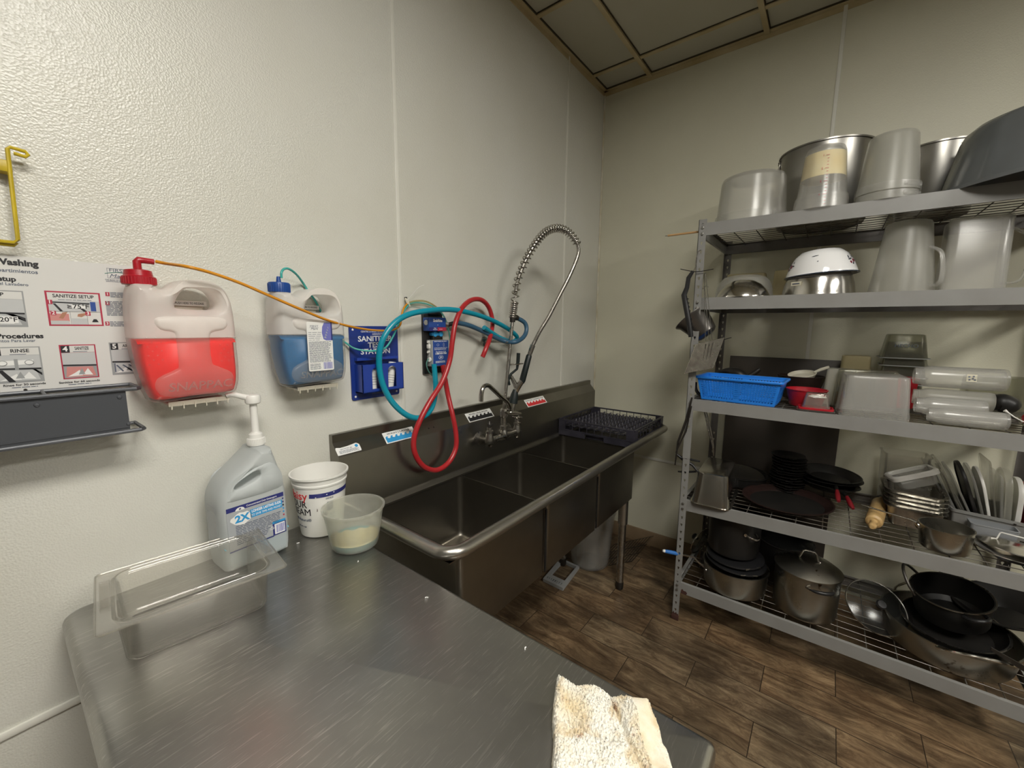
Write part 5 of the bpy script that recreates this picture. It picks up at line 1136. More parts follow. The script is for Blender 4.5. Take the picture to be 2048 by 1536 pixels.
# ------------------------------------------------------------ terry towel
def towel():
    A, B, C, D = Vector((-2.100, -0.985, 0)), Vector((-2.048, -1.135, 0)), Vector((-2.165, -1.229, 0)), Vector((-2.335, -1.115, 0))
    nu, nv = 210, 240; g = G()
    m = mat('terry', (0.80, 0.76, 0.66), 0.95, bump=('noise', 900, 0.5, 0.002)); nt = m.node_tree; b = nt.nodes['Principled BSDF']; b.inputs['Sheen Weight'].default_value = 0.3
    tc = [n for n in nt.nodes if n.type == 'TEX_COORD'][0]
    base = None
    for sc, lo, hi, col, det in ((14, 0.50, 0.72, (0.60, 0.45, 0.20), 5), (34, 0.54, 0.70, (0.56, 0.42, 0.22), 6), (46, 0.63, 0.72, (0.34, 0.17, 0.08), 5)):
        n1 = _n(nt, 'ShaderNodeTexNoise'); n1.inputs['Scale'].default_value = sc; n1.inputs['Detail'].default_value = det; nt.links.new(tc.outputs['Object'], n1.inputs['Vector'])
        r1_ = _n(nt, 'ShaderNodeMapRange'); r1_.inputs['From Min'].default_value = lo; r1_.inputs['From Max'].default_value = hi; r1_.inputs['To Max'].default_value = 0.75; nt.links.new(n1.outputs['Fac'], r1_.inputs['Value'])
        mx = _n(nt, 'ShaderNodeMix', data_type='RGBA'); mx.inputs['B'].default_value = c4(col)
        if base is None: mx.inputs['A'].default_value = (0.80, 0.77, 0.68, 1)
        else: nt.links.new(base, mx.inputs['A'])
        nt.links.new(r1_.outputs[0], mx.inputs['Factor']); base = mx.outputs['Result']
    nt.links.new(base, b.inputs['Base Color']); g.mat('terry')
    def surf(u, v):
        # u across (left to right), v from far to near
        uu = u; ed = 0.0
        p = (A*(1-u)+B*u)*(1-v)+(D*(1-u)+C*u)*v
        out = Vector((0.03*noise.noise(Vector((v*3.1, 0, 5)))*(1-abs(2*u-1))*0+0, 0, 0))
        p = p+Vector((0.006*noise.noise(Vector((u*2, v*6, 1))), 0.008*noise.noise(Vector((u*5, v*2, 3))), 0))
        # the far end is two lobes with a notch between them
        notch = math.exp(-((u-0.60)/0.10)**2)*math.exp(-(v/0.14)**2)
        p += (D-A).normalized()*(0.014*notch+0.010*math.exp(-((u-0.22)/0.10)**2)*math.exp(-(v/0.1)**2))
        e = min(u, 1-u, v*1.2, (1-v)*3)*1.0; round_ = min(1, e/0.07); hgt = 0.024*math.sqrt(max(0, 1-(1-round_)**2))
        fold = 0.005*math.sin(9*(u*0.8+v*0.9)+2.2*noise.noise(Vector((u*2.5, v*2.5, 0))))+0.007*noise.noise(Vector((u*3.2, v*3.0, 2)))
        crease = -0.009*math.exp(-((u-0.62-0.25*(v-0.3))/0.022)**2)*(1 if v > 0.12 else 0)
        crease += -0.006*math.exp(-((v-0.36-0.35*(u-0.2))/0.02)**2)*(1 if u < 0.6 else 0)
        return p, hgt, (fold+crease)*round_
    top = []
    rnd = random.Random(4)
    for j in range(nv+1):
        row = []
        for i in range(nu+1):
            u, v = i/nu, j/nv; p, hgt, f = surf(u, v)
            terr = (0.0024*rnd.random()+0.0040*noise.noise(p*300)+0.0018*noise.noise(p*640)) if u < 0.80 or u > 0.97 else 0.0004*rnd.random()
            jit = Vector(((rnd.random()-.5), (rnd.random()-.5), 0))*(0.0016 if u < 0.80 else 0.0003)
            row.append(g.v((p.x+jit.x, p.y+jit.y, TZ+0.0012+max(0.0005, hgt+f)+terr)))
        top.append(row)
    for j in range(nv):
        for i in range(nu): g.face([top[j][i], top[j][i+1], top[j+1][i+1], top[j+1][i]])
    bot = {}
    ring = [(0, i) for i in range(nu+1)]+[(j, nu) for j in range(1, nv+1)]+[(nv, i) for i in range(nu-1, -1, -1)]+[(j, 0) for j in range(nv-1, 0, -1)]
    rb = [g.v((top[j][i].co.x, top[j][i].co.y, TZ+0.0006)) for j, i in ring]
    for k in range(len(ring)):
        k2 = (k+1) % len(ring); g.face([top[ring[k][0]][ring[k][1]], rb[k], rb[k2], top[ring[k2][0]][ring[k2][1]]])
    g.face(rb)
    o = solo(g, 'terry_towel', 'crumpled stained off-white terry towel on the near corner of the worktable', 'towel', loc=(-2.17, -1.11, TZ), w=True, ang=180)
    return o
towel()
# crumbs of food on the steel
for k, (px, py) in enumerate(((613, 1066), (622, 1058), (599, 1086), (716, 1122), (850, 1196), (1050, 1300))):
    p = onZ(px, py, TZ); g = G('ink_white'); g.tube([(0, 0, 0.0012), (0.004, 0.002, 0.0015), (0.007, 0.001, 0.0010)], 0.0011, 6)
    solo(g, 'food_crumb', 'tiny white food crumb on the steel tabletop', 'crumb', 'food crumbs on the worktable', loc=tuple(p), rot=(0, 0, k*1.3))

# ------------------------------------------------------------ things on the floor under the sink
bu = thing('floor_bucket', 'pale translucent plastic bucket on the floor under the right end of the sink', 'bucket', (-0.445, -0.235, 0))
g = G('frosted'); g.lathe(pan_profile(0.118, 0.145, 0.36, 0.003, 0.006, 0.012, 0.02), 48); part(g, 'pail', bu)
g = G('dull_chrome'); g.tube([(0.149*math.cos(a), 0.149*math.sin(a), 0.335-0.05*math.sin(a*1.0)) for a in [PI*k/12 for k in range(13)]], 0.002, 6); part(g, 'bail_handle', bu)
A = onZ(1182, 1138, 0.006); B = onZ(1264, 1122, 0.006); C = onX(1307, 1072, -0.02); Dd = A+(C-B)*0.93
Dd.x = min(Dd.x, -0.2)
g = G('dark_metal')
def LL(u, v): return (A*(1-u)+B*u)*(1-v)+(Dd*(1-u)+C*u)*v
g.tube([LL(0, 0), LL(1, 0), LL(1, 1), LL(0, 1)], 0.0022, 6, closed=True)
for k in range(1, 12): g.tube([LL(k/12, 0), LL(k/12, 1)], 0.0018, 6)
for v in (0.33, 0.66): g.tube([LL(0, v)+Vector((0, 0, -0.003)), LL(1, v)+Vector((0, 0, -0.003))], 0.0020, 6)
solo(g, 'wire_grate', 'black wire cooling rack leaning behind the sink leg against the right wall', 'rack', loc=tuple(A), w=True)
q = [onZ(1086, 1157, 0.02), onZ(1126, 1176, 0.02), onZ(1161, 1132, 0.02), onZ(1121, 1116, 0.02)]
c = sum(q, Vector())/4; an = math.atan2(q[1].y-q[0].y, q[1].x-q[0].x); l1 = (q[1]-q[0]).length; l2 = (q[2]-q[1]).length
g = G('grey_plastic')
u = (q[1]-q[0]); v = (q[3]-q[0])
def QQ(a, b): p = q[0]+u*a+v*b; return Vector((p.x, p.y, 0))
hole = [QQ(.14, .26), QQ(.86, .26), QQ(.90, .93), QQ(.18, .93)]; outl = [QQ(0, 0), QQ(1, 0), QQ(1, 1), QQ(0, 1)]
slots = [[QQ(.10+.1*k, .07), QQ(.14+.1*k, .07), QQ(.14+.1*k, .15), QQ(.10+.1*k, .15)] for k in range(8)]
slab(g, [(p.x, p.y) for p in outl], [[(p.x, p.y) for p in h] for h in [hole]+slots], [(0.001, 0), (0.020, 0)], I4)
solo(g, 'drain_frame', 'white plastic slotted frame lying on the floor under the middle of the sink', 'frame', loc=(c.x, c.y, 0), w=True)
# ------------------------------------------------------------ shelving unit
T1, T2, T3, T5 = 1.952, 1.625, 1.153, 0.213
def T4(y): return 0.650+0.031*(-0.84-y)
UX0, UX1, UY0, UY1 = -0.642, -0.040, -0.804, -2.022
su = thing('shelving_unit', 'tall grey five-tier slotted-angle metal shelving unit with wire decks against the right wall', 'shelving unit', ((UX0+UX1)/2, (UY0+UY1)/2, 0))
def keyhole(cx, cy, s, n=16):
    pts = []
    for k in range(n):
        a = 2*PI*k/n+PI/4; c_, s_ = math.cos(a), math.sin(a)
        r = 0.0052
        x, y = r*c_, r*s_
        if s_ < -0.3: y -= 0.0042*min(1, (-s_-0.3)/0.4); x *= 0.62
        pts.append((cx+x*s, cy+y*s))
    return pts
def perforated(g, M, w, h, pitch, z_skip=()):
    """flat strip in local xy (x 0..w, y 0..h) with real keyhole slots, 2 mm thick"""
    t = 0.002; n = 16; cells = int(h/pitch); y = 0.0
    for k in range(cells):
        y0, y1 = k*pitch, (k+1)*pitch if k < cells-1 else h
        if any(a <= y0 <= b for a, b in z_skip):
            g.box((w/2, (y0+y1)/2, t/2), (w, y1-y0, t), M); continue
        cy = (y0+y1)/2; hole = keyhole(w/2, cy, 1.0)
        outer = []
        for (hx, hy) in hole:
            dx, dy = hx-w/2, hy-cy; s = min((w/2)/max(abs(dx), 1e-6), (pitch/2 if k < cells-1 else (y1-y0)/2)/max(abs(dy), 1e-6)); outer.append((w/2+dx*s, cy+dy*s))
        # snap to the corners
        for cx_, cy_ in ((0, y0), (w, y0), (w, y1), (0, y1)):
            j = min(range(n), key=lambda i: (outer[i][0]-cx_)**2+(outer[i][1]-cy_)**2); outer[j] = (cx_, cy_)
        A = [[g.v(M @ Vector((x, yy, z))) for x, yy in L] for L in (outer, hole) for z in (0, t)]
        ob, ot, hb, ht = A
        for i in range(n):
            j = (i+1) % n
            g.face([ob[i], ob[j], hb[j], hb[i]]); g.face([ot[i], ht[i], ht[j], ot[j]]); g.face([hb[i], hb[j], ht[j], ht[i]]); g.face([ob[i], ot[i], ot[j], ob[j]])
PH = 1.968
for ix, iy in ((0, 0), (0, 1), (1, 0), (1, 1)):
    x = UX0 if ix == 0 else UX1; y = UY0 if iy == 0 else UY1
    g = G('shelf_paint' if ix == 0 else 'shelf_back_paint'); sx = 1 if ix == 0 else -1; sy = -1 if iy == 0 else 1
    Mf = Matrix(((0, 0, sx, x), (sy, 0, 0, y), (0, 1, 0, 0.0), (0, 0, 0, 1)))
    Ms = Matrix(((sx, 0, 0, x), (0, 0, sy, y), (0, 1, 0, 0.0), (0, 0, 0, 1)))
    perforated(g, Mf, 0.033, PH, 0.0385, ((0.58, 0.64), (0.86, 0.99))); perforated(g, Ms, 0.033, PH, 0.0385, ((0.86, 0.99),))
    post = part(g, 'post', su, w=True, ang=30)
    if ix == 0:
        g = G('shelf_paint'); g.box((x-0.001, y+sy*0.017, 0.925), (0.002, 0.034, 0.13)); part(g, 'splice_plate', post, w=True)
        for zt_ in (T1, T2, T3, T4(y), T5):
            for dz in (0.020, 0.046):
                g = G('bolt'); g.lathe([(0, 0), (0.0065, 0), (0.006, 0.003), (0.003, 0.004), (0, 0.004)], 12, frame_from((x-0.0005, y+sy*0.017, zt_-dz), (-1, 0, 0))); part(g, 'bolt', post, w=True)
        g = G('rust'); rnd = random.Random(5); g.box((x-0.0008, y+sy*0.0165, 0.014), (0.005, 0.036, 0.028), bev=0.001)
        g.prism([(0, 0.028), (0.033, 0.028), (0.031, 0.040), (0.027, 0.034), (0.021, 0.044), (0.014, 0.035), (0.008, 0.046), (0.003, 0.036)], -0.0012, -0.0004, Mf); part(g, 'rusty_foot', post, 'rusted foot', w=True)
lv = [(T1, T1), (T2, T2), (T3, T3), (T4(UY0), T4(UY1)), (T5-0.003, T5+0.008)]
for li, (za, zb2) in enumerate(lv):
    def zz(y): return za+(zb2-za)*(UY0-y)/(UY0-UY1)
    def beam(g, p, q, outn, hgt=0.054, lipw=0.016):
        # an L-shaped folded strip from p to q at top height, outn pointing outwards
        p, q, o = Vector(p), Vector(q), Vector(outn); t = 0.002; U = Vector((0, 0, 1))
        sec = lambda c: [c-U*hgt, c, c-o*lipw, c-o*lipw-U*t, c-o*t-U*t, c-o*t-U*(hgt-t), c-o*0.010-U*(hgt-t), c-o*0.010-U*hgt]
        g.loft([sec(p), sec(q)])
    g = G('shelf_paint'); beam(g, (UX0+0.0025, UY0-0.0025, zz(UY0)), (UX0+0.0025, UY1+0.0025, zz(UY1)), (-1, 0, 0))
    fb = part(g, 'front_beam', su, w=True, ang=30)
    if li == 4:
        g = G('rust'); Mb = Matrix(((0, 0, -1, UX0+0.0018), (-1, 0, 0, UY0-0.036), (0, 1, 0, zz(-0.84)-0.054), (0, 0, 0, 1)))
        g.prism([(0, -0.001), (0.026, -0.001), (0.030, 0.010), (0.024, 0.018), (0.013, 0.017), (0.008, 0.024), (0.002, 0.020), (0, 0.010)], 0, 0.0006, Mb); part(g, 'rust_patch', fb, 'rusted corner', w=True)
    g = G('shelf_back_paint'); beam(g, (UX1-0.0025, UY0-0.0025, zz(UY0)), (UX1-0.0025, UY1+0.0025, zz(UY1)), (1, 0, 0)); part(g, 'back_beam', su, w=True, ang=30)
    for y, o in ((UY0-0.0025, 1), (UY1+0.0025, -1)):
        g = G('shelf_paint'); beam(g, (UX0+0.0025, y, zz(y)), (UX1-0.0025, y, zz(y)), (0, o, 0)); part(g, 'side_beam', su, w=True, ang=30)
    g = G('shelf_wire'); n = 13
    for k in range(n):
        x = UX0+0.012+(UX1-UX0-0.024)*k/(n-1); g.tube([(x, UY0-0.006, zz(UY0)-0.0030), (x, UY1+0.006, zz(UY1)-0.0030)], 0.0016, 6)
    for k in range(14):
        y = UY0-0.008+(UY1-UY0+0.016)*k/13; g.tube([(UX0+0.004, y, zz(y)-0.0072), (UX1-0.004, y, zz(y)-0.0072)], 0.0022, 6)
    part(g, 'wire_deck', su, w=True)

g = G('board_brown'); g.box((-0.0205, -1.135, 0.672), (0.007, 0.530, 1.315), bev=0.002)
solo(g, 'leaning_board', 'dark brown flat board standing behind the shelving unit against the wall', 'board', loc=(-0.0205, -1.135, 0.0), w=True)

# ------------------------------------------------------------ small builders
def container(g, w0, d0, w1, d1, h, t=0.003, r0=0.015, r1=0.02, rim=0.006, rimh=0.004, k=5):
    R_ = lambda w, d, r, z: rrect(w, d, r, z, k)
    return g.loft([R_(w0-0.012, d0-0.012, r0, 0), R_(w0-0.003, d0-0.003, r0, 0.003), R_(w0, d0, r0, 0.010), R_(w1, d1, r1, h-rimh), R_(w1+2*rim, d1+2*rim, r1+rim, h-rimh), R_(w1+2*rim, d1+2*rim, r1+rim, h),
                   R_(w1-2*t, d1-2*t, r1, h), R_(w0-2*t, d0-2*t, r0, 0.011), R_(w0-2*t-0.008, d0-2*t-0.008, r0, t)])
def upside(x, y, z, h, rz=0.0, tilt=(0, 0)):   # location and rotation for a vessel turned over
    return (x, y, z+h), (PI+tilt[0], tilt[1], rz)
def arc_handle(g, a, b, bow, r, n=10, mid=0.5):
    a, b, w = Vector(a), Vector(b), Vector(bow)
    g.tube([a+(b-a)*k/12+w*math.sin(PI*k/12)**0.6 for k in range(13)], r, n)

# ------------------------------------------------------------ top shelf
t = thing('round_storage_tub', 'wide clear round plastic tub turned upside down at the left end of the top shelf', 'tub', *upside(-0.478, -0.980, T1, 0.203))
g = G('frosted'); g.lathe(pan_profile(0.126, 0.140, 0.203, 0.003, 0.0, 0, 0.016), 56); part(g, 'tub_body', t)
g = G('frosted'); g.lathe([(0.139, 0.166), (0.1435, 0.166), (0.1445, 0.2025), (0.1415, 0.2025)], 56); rb_ = part(g, 'rim_band', t)
for a in (120, 300):
    g = G('frosted'); m0 = g.mark(); g.box((0, 0, 0.186), (0.085, 0.010, 0.016), bev=0.004)
    g.warp(m0, lambda co, a=a: Vector(((0.146+co.y)*math.cos(R(a)+co.x/0.146), (0.146+co.y)*math.sin(R(a)+co.x/0.146), co.z))); part(g, 'grip_tab', rb_)

def aluminium_pot(x, y, r, h, label, rz):
    t = thing('aluminium_pot', label, 'pot', (x, y, T1), (0, 0, rz)); g = G('aluminium'); g.lathe(pan_profile(r*0.97, r, h, 0.004, 0.006, 0.006, 0.02), 56); part(g, 'pot_body', t)
    g = G('dark_metal'); arc_handle(g, (-r-0.006, 0, h-0.02), (r+0.006, 0, h-0.02), (0, r*0.9, -0.01), 0.0035, 8); part(g, 'bail_handle', t)
    for s in (-1, 1):
        g = G('dull_chrome'); g.box((s*(r+0.003), 0, h-0.035), (0.006, 0.022, 0.05), bev=0.003)
        for dz in (-0.048, -0.028): g.lathe([(0, 0), (0.005, 0), (0.004, 0.003), (0, 0.004)], 10, frame_from((s*(r+0.005), 0, h+dz), (s, 0, 0)))
        part(g, 'handle_ear', t)
aluminium_pot(-0.250, -1.225, 0.172, 0.325, 'large aluminium pot with riveted ear standing behind the plastic containers on the top shelf', R(-78))
aluminium_pot(-0.168, -1.602, 0.118, 0.275, 'aluminium pot between the tall clear buckets and the grey basin on the top shelf', R(40))

t = thing('measuring_container', 'clear round measuring container with yellow residue and red markings, upside down on the top shelf', 'measuring container', *upside(-0.566, -1.237, T1-0.000, 0.240))
g = G('frosted'); g.lathe(pan_profile(0.066, 0.086, 0.240, 0.0025, 0, 0, 0.022), 48); part(g, 'container_body', t)
g = G('batter'); g.lathe([(0.0640, 0.030), (0.0653, 0.030), (0.0728, 0.120), (0.0715, 0.120)], 48); part(g, 'residue', t, 'yellow residue inside')
g = G('frosted'); g.lathe([(0.0842, 0.200), (0.0880, 0.200), (0.0905, 0.2395), (0.087, 0.2395)], 48)
g.lathe([(0.0838, 0.188), (0.0862, 0.188), (0.0868, 0.199), (0.0844, 0.199)], 48); part(g, 'rim_band', t)
g = G('ink_red')
for k in range(16):
    z = 0.050+0.012*k; rr_ = 0.0665+0.02*z/0.248+0.0006; w_ = 0.16 if k % 4 == 0 else 0.08
    for j in range(4): g.box((0, 0, 0), (0.0006, rr_*w_/4, 0.0014), Matrix.Rotation(R(168)+j*w_/4, 4, 'Z') @ Matrix.Translation((rr_, 0, z)))
    if k % 4 == 0:
        m0 = g.mark(); g.text('%d' % (k//4+1), 0.011, Matrix.Rotation(PI, 4, 'X') @ Matrix.Identity(4), 0.0003)
        g.warp(m0, lambda co, z=z, rr_=rr_: Vector(((rr_+co.z)*math.cos(R(182)+co.x/rr_), (rr_+co.z)*math.sin(R(182)+co.x/rr_), z+co.y)))
part(g, 'markings', t, 'red graduation marks')

for k, (dz, lab) in enumerate(((0.0, 'lower of two nested tall clear buckets upside down on the top shelf'), (0.031, 'upper of two nested tall clear buckets upside down on the top shelf'))):
    t = thing('tall_storage_bucket', lab, 'bucket', *upside(-0.556, -1.433, T1+dz, 0.206)); h = 0.206
    g = G('frosted_dim'); g.lathe(pan_profile(0.070-0.001*(1-k), 0.090-0.001*(1-k), h, 0.0022, 0, 0, 0.012), 48); part(g, 'bucket_body', t)
    g = G('frosted'); g.lathe([(0.0895, h-0.026), (0.0925, h-0.026), (0.0935, h-0.002), (0.0935, h), (0.0905, h)], 48)
    m0 = g.mark(); g.box((0, 0, h-0.014), (0.075, 0.004, 0.013), bev=0.0019); g.warp(m0, lambda co: Vector(((0.0945+co.y)*math.cos(R(228)*-1+co.x/0.0945), (0.0945+co.y)*math.sin(R(228)*-1+co.x/0.0945), co.z))); part(g, 'rim_band', t)

t = thing('grey_basin', 'large dark grey plastic basin upside down at the right end of the top shelf', 'basin', (-0.505, -1.812, T1+0.250), (PI-R(7), R(-5), 0))
g = G('grey_tub'); m0 = g.mark()
g.lathe([(0, 0), (0.13, 0.001), (0.165, 0.008), (0.188, 0.026), (0.202, 0.052), (0.250, 0.192), (0.253, 0.198), (0.276, 0.200), (0.278, 0.212), (0.274, 0.213), (0.272, 0.205), (0.249, 0.203), (0.245, 0.192), (0.197, 0.053), (0.183, 0.030), (0.162, 0.012), (0, 0.005)], 96)
g.warp(m0, lambda co: Vector((co.x*(1+0.018*max(0, math.cos(8*math.atan2(co.y, co.x)))**6), co.y*(1+0.018*max(0, math.cos(8*math.atan2(co.y, co.x)))**6), co.z)) if 0.02 < co.z < 0.195 else co)
part(g, 'basin_body', t, ang=50)

p0 = onX(1330, 472, -0.60); p1 = Vector((-0.60, -1.02, p0.z+0.000))
t = thing('wooden_skewer', 'wooden rod with a metal tip sticking out past the left post under the top shelf', 'skewer', tuple(p0))
g = G('bamboo'); g.tube([p0+Vector((0, -0.014, 0)), p1], 0.0048, 10); part(g, 'rod', t, w=True); g = G('dull_chrome'); g.tube([p0, p0+Vector((0, -0.016, 0))], [0.0015, 0.0026], 8); part(g, 'tip', t, w=True)

# ------------------------------------------------------------ second shelf
t = thing('colander', 'grey aluminium perforated colander upside down at the left end of the second shelf', 'colander', *upside(-0.405, -0.968, T2, 0.112))
g = G('frosted_dim'); g.lathe([(0, 0), (0.060, 0.001), (0.088, 0.010), (0.105, 0.028), (0.117, 0.058), (0.1235, 0.106), (0.133, 0.107), (0.133, 0.112), (0.1205, 0.112), (0.1135, 0.060), (0.101, 0.031), (0.085, 0.014), (0, 0.004)], 56); part(g, 'colander_body', t)
g = G('grey_plastic')
for k in range(40): a = 2*PI*k/40; g.lathe([(0, 0), (0.0018, 0), (0, 0.0006)], 6, frame_from((0.1190*math.cos(a), 0.1190*math.sin(a), 0.068), (math.cos(a), math.sin(a), 0)))
part(g, 'dimples', t)
def bowl(name, x, y, z, r, rb, h, m, label, tilt=(0, 0), rolled=True, rz=0.0, extra=None):
    t = thing(name, label, 'bowl', *upside(x, y, z, h, rz, tilt)); g = G(m)
    prof = [(0, 0), (rb*0.7, 0.001), (rb, h*0.06), (rb+(r-rb)*0.40, h*0.25), (rb+(r-rb)*0.75, h*0.55), (r*0.985, h*0.88), (r, h-0.003), (r+0.004, h-0.003), (r+0.0045, h), (r-0.003, h), (r*0.985-0.003, h*0.88), (rb+(r-rb)*0.75-0.003, h*0.55), (rb+(r-rb)*0.40-0.003, h*0.26), (rb-0.003, h*0.09), (rb*0.7, 0.005), (0, 0.004)]
    g.lathe(prof, 56); part(g, 'bowl_body', t, ang=60); return t
bowl('steel_bowl', -0.535, -0.986, T2, 0.106, 0.045, 0.078, 'steel_bright', 'small shiny steel bowl upside down in front of the grey colander')
t = bowl('steel_bowl', -0.480, -1.256, T2, 0.128, 0.100, 0.108, 'steel_bright', 'steel mixing bowl upside down beneath the white enamel bowl, with a tape label')
g = G('tape'); m0 = g.mark(); g.box((0, 0, 0), (0.045, 0.001, 0.016)); g.mat('ink_slate'); g.box((0, 0.0008, 0), (0.030, 0.0006, 0.004))
g.warp(m0, lambda co: Vector(((0.1245+co.y)*math.cos(R(-145)+co.x/0.1245), (0.1245+co.y)*math.sin(R(-145)+co.x/0.1245), 0.060+co.z))); part(g, 'tape_label', t, 'torn masking tape label')
t = bowl('enamel_bowl', -0.480, -1.254, T2+0.084, 0.123, 0.070, 0.106, 'enamel_white', 'white enamel bowl with flower decoration upside down on top of the steel mixing bowl', tilt=(R(-4), R(0)))
g = G('enamel_blue_rim'); g.lathe([(0.1235, 0.104), (0.1283, 0.1035), (0.1286, 0.1070), (0.1235, 0.1072)], 56); part(g, 'rim', t, 'dark enamel rim')
g = G('leaf')
def sticker_on_bowl(ang, z, w, h, m, rot=0.0):
    g.mat(m); m0 = g.mark(); g.prism([(w*math.cos(a*PI/5)*math.cos(rot)-h*math.sin(a*PI/5)*math.sin(rot), w*math.cos(a*PI/5)*math.sin(rot)+h*math.sin(a*PI/5)*math.cos(rot)) for a in range(10)], 0, 0.0006, Matrix.Identity(4))
    def f(co):
        zz_ = z+co.y; u = zz_/0.106; r_ = 0.070+(0.123-0.070)*(0.40+0.35*(u-0.25)/0.30 if u < 0.55 else 0.75+(0.235*(u-0.55)/0.33)); return Vector(((r_+0.0006+co.z)*math.cos(R(ang)+co.x/r_), (r_+0.0006+co.z)*math.sin(R(ang)+co.x/r_), zz_))
    g.warp(m0, f)
for base_ in (112, -118):
    g = G('leaf')
    for da, z, w, h, m, ro in ((0, 0.062, 0.007, 0.007, 'petal', 0), (7, 0.055, 0.006, 0.003, 'leaf', 0.5), (-7, 0.060, 0.007, 0.0025, 'leaf', -0.3), (4, 0.074, 0.005, 0.003, 'leaf', 1.0), (-3, 0.046, 0.005, 0.0028, 'leaf', -0.9), (10, 0.070, 0.005, 0.005, 'petal', 0), (12, 0.058, 0.006, 0.0025, 'leaf', 0.2), (11, 0.048, 0.007, 0.003, 'leaf', 1.3)):
        sticker_on_bowl(base_+da, z, w, h, m, ro)
    part(g, 'flower_sprig', t, 'dark red and black flower sprig')
for aa in ((-170, 0.034, 0.012, 0.0015, 'leaf', 0.1), (-176, 0.058, 0.003, 0.0015, 'leaf', 0.4)):
    g = G('leaf'); sticker_on_bowl(*aa); part(g, 'enamel_chip', t, 'black chip in the enamel')
def pitcher(x, y, label, r0, r1, h, m, square=False, hand=-125, hr=0.007, tilt=0):
    t = thing('pitcher', label, 'pitcher', *upside(x, y, T2, h, 0, (tilt, 0))); g = G(m)
    if square: container(g, 2*r0, 2*r0, 2*r1, 2*r1, h, 0.003, 0.022, 0.026, 0.002, 0.004, 6)
    else: g.lathe(pan_profile(r0, r1, h, 0.003, 0.001, 0.004, 0.014), 48)
    part(g, 'pitcher_body', t)
    g = G(m if square else 'frosted'); a = R(hand); ux, uy = math.cos(a), math.sin(a); ra = r1*0.98 if not square else r1
    rz_ = lambda z: (r0+(r1-r0)*z/h)
    P = [(rz_(h*0.92)-0.004, h*0.92), (rz_(h*.92)+0.014, h*0.92), (rz_(h*.8)+0.032, h*0.86), (rz_(h*.65)+0.036, h*0.66), (rz_(h*.5)+0.030, h*0.48), (rz_(h*.4)+0.004, h*0.40), (rz_(h*0.40)-0.003, h*0.40)]
    if square: P = [(r0-0.002, h*.14), (r0+0.030, h*.22), (r0+0.052, h*.34), (r0+0.056, h*.60), (r0+0.045, h*.86), (r1-0.002, h*.90)]
    pts = catmull([(ux*p, uy*p, z) for p, z in P], 5); side = Vector((-uy, ux, 0)); rings = []
    for i, p in enumerate(pts):
        tg = (pts[min(i+1, len(pts)-1)]-pts[max(i-1, 0)]).normalized(); nn = tg.cross(side).normalized()
        rings.append([p+side*hr*1.5*math.cos(q*PI/6)+nn*hr*0.75*math.sin(q*PI/6) for q in range(12)])
    g.loft(rings); part(g, 'handle', t)
    return t
pitcher(-0.500, -1.512, 'cloudy round plastic pitcher upside down beside the white enamel bowl', 0.066, 0.095, 0.262, 'frosted_dim', hand=128)
pitcher(-0.485, -1.690, 'clear square-sided pitcher upside down on the second shelf', 0.075, 0.080, 0.250, 'frosted', square=True, hand=90, hr=0.006)
pitcher(-0.430, -1.935, 'clear pitcher upside down at the far right end of the second shelf', 0.062, 0.078, 0.225, 'frosted', hand=200)
for (x, y, w, d, h, lab) in ((-0.130, -0.935, 0.10, 0.20, 0.150, 'yellowed plastic box behind the colander at the back of the second shelf'), (-0.150, -1.130, 0.12, 0.15, 0.152, 'yellowed plastic box behind the mixing bowls at the back of the second shelf')):
    t = thing('plastic_box', lab, 'box', *upside(x, y, T2, h)); g = G('frosted_yellow'); container(g, w-0.02, d-0.02, w-0.006, d-0.006, h, 0.0025, 0.015, 0.018, 0.003); part(g, 'box_body', t)

# ------------------------------------------------------------ third shelf
bx, by, bw, bd, bh = -0.535, -1.012, 0.335, 0.190, 0.112
t = thing('blue_basket', 'bright blue perforated plastic basket at the left end of the third shelf', 'basket', (bx, by, T3), (0, 0, R(-3)))
def lattice_wall(g, p0, p1, q0, q1, nx, nz, t=0.0018, fill=0.42, mx=0.03, mz0=0.10, mz1=0.14, gap=None):
    """wall quad from p0-p1 (bottom) to q0-q1 (top) with square openings"""
    p0, p1, q0, q1 = map(Vector, (p0, p1, q0, q1)); n = (p1-p0).cross(q0-p0).normalized()*t
    def pt(u, v): return (p0*(1-u)+p1*u)*(1-v)+(q0*(1-u)+q1*u)*v
    def quad(u0, v0, u1, v1):
        c = [pt(u0, v0), pt(u1, v0), pt(u1, v1), pt(u0, v1)]; g.loft([[a-n/2 for a in c], [a+n/2 for a in c]])
    quad(0, 0, 1, mz0); quad(0, 1-mz1, 1, 1); quad(0, mz0, mx, 1-mz1); quad(1-mx, mz0, 1, 1-mz1)
    cw, ch = (1-2*mx)/nx, (1-mz0-mz1)/nz
    for i in range(1, nx): quad(mx+cw*i-cw*fill/2*(3.2 if gap and i == gap else 1), mz0, mx+cw*i+cw*fill/2*(3.2 if gap and i == gap else 1), 1-mz1)
    for j in range(1, nz): quad(mx, mz0+ch*j-ch*fill/2, 1-mx, mz0+ch*j+ch*fill/2)
g = G('blue_basket'); b0, b1, d0_, d1_ = bw/2*0.88, bw/2, bd/2*0.82, bd/2
BC = [(-d0_, b0), (-d0_, -b0), (d0_, -b0), (d0_, b0)]; TC = [(-d1_, b1), (-d1_, -b1), (d1_, -b1), (d1_, b1)]
for i in range(4):
    j = (i+1) % 4; long_ = i % 2 == 0
    lattice_wall(g, (*BC[i], 0.002), (*BC[j], 0.002), (*TC[i], bh-0.004), (*TC[j], bh-0.004), 26 if long_ else 14, 9, gap=13 if long_ else None)
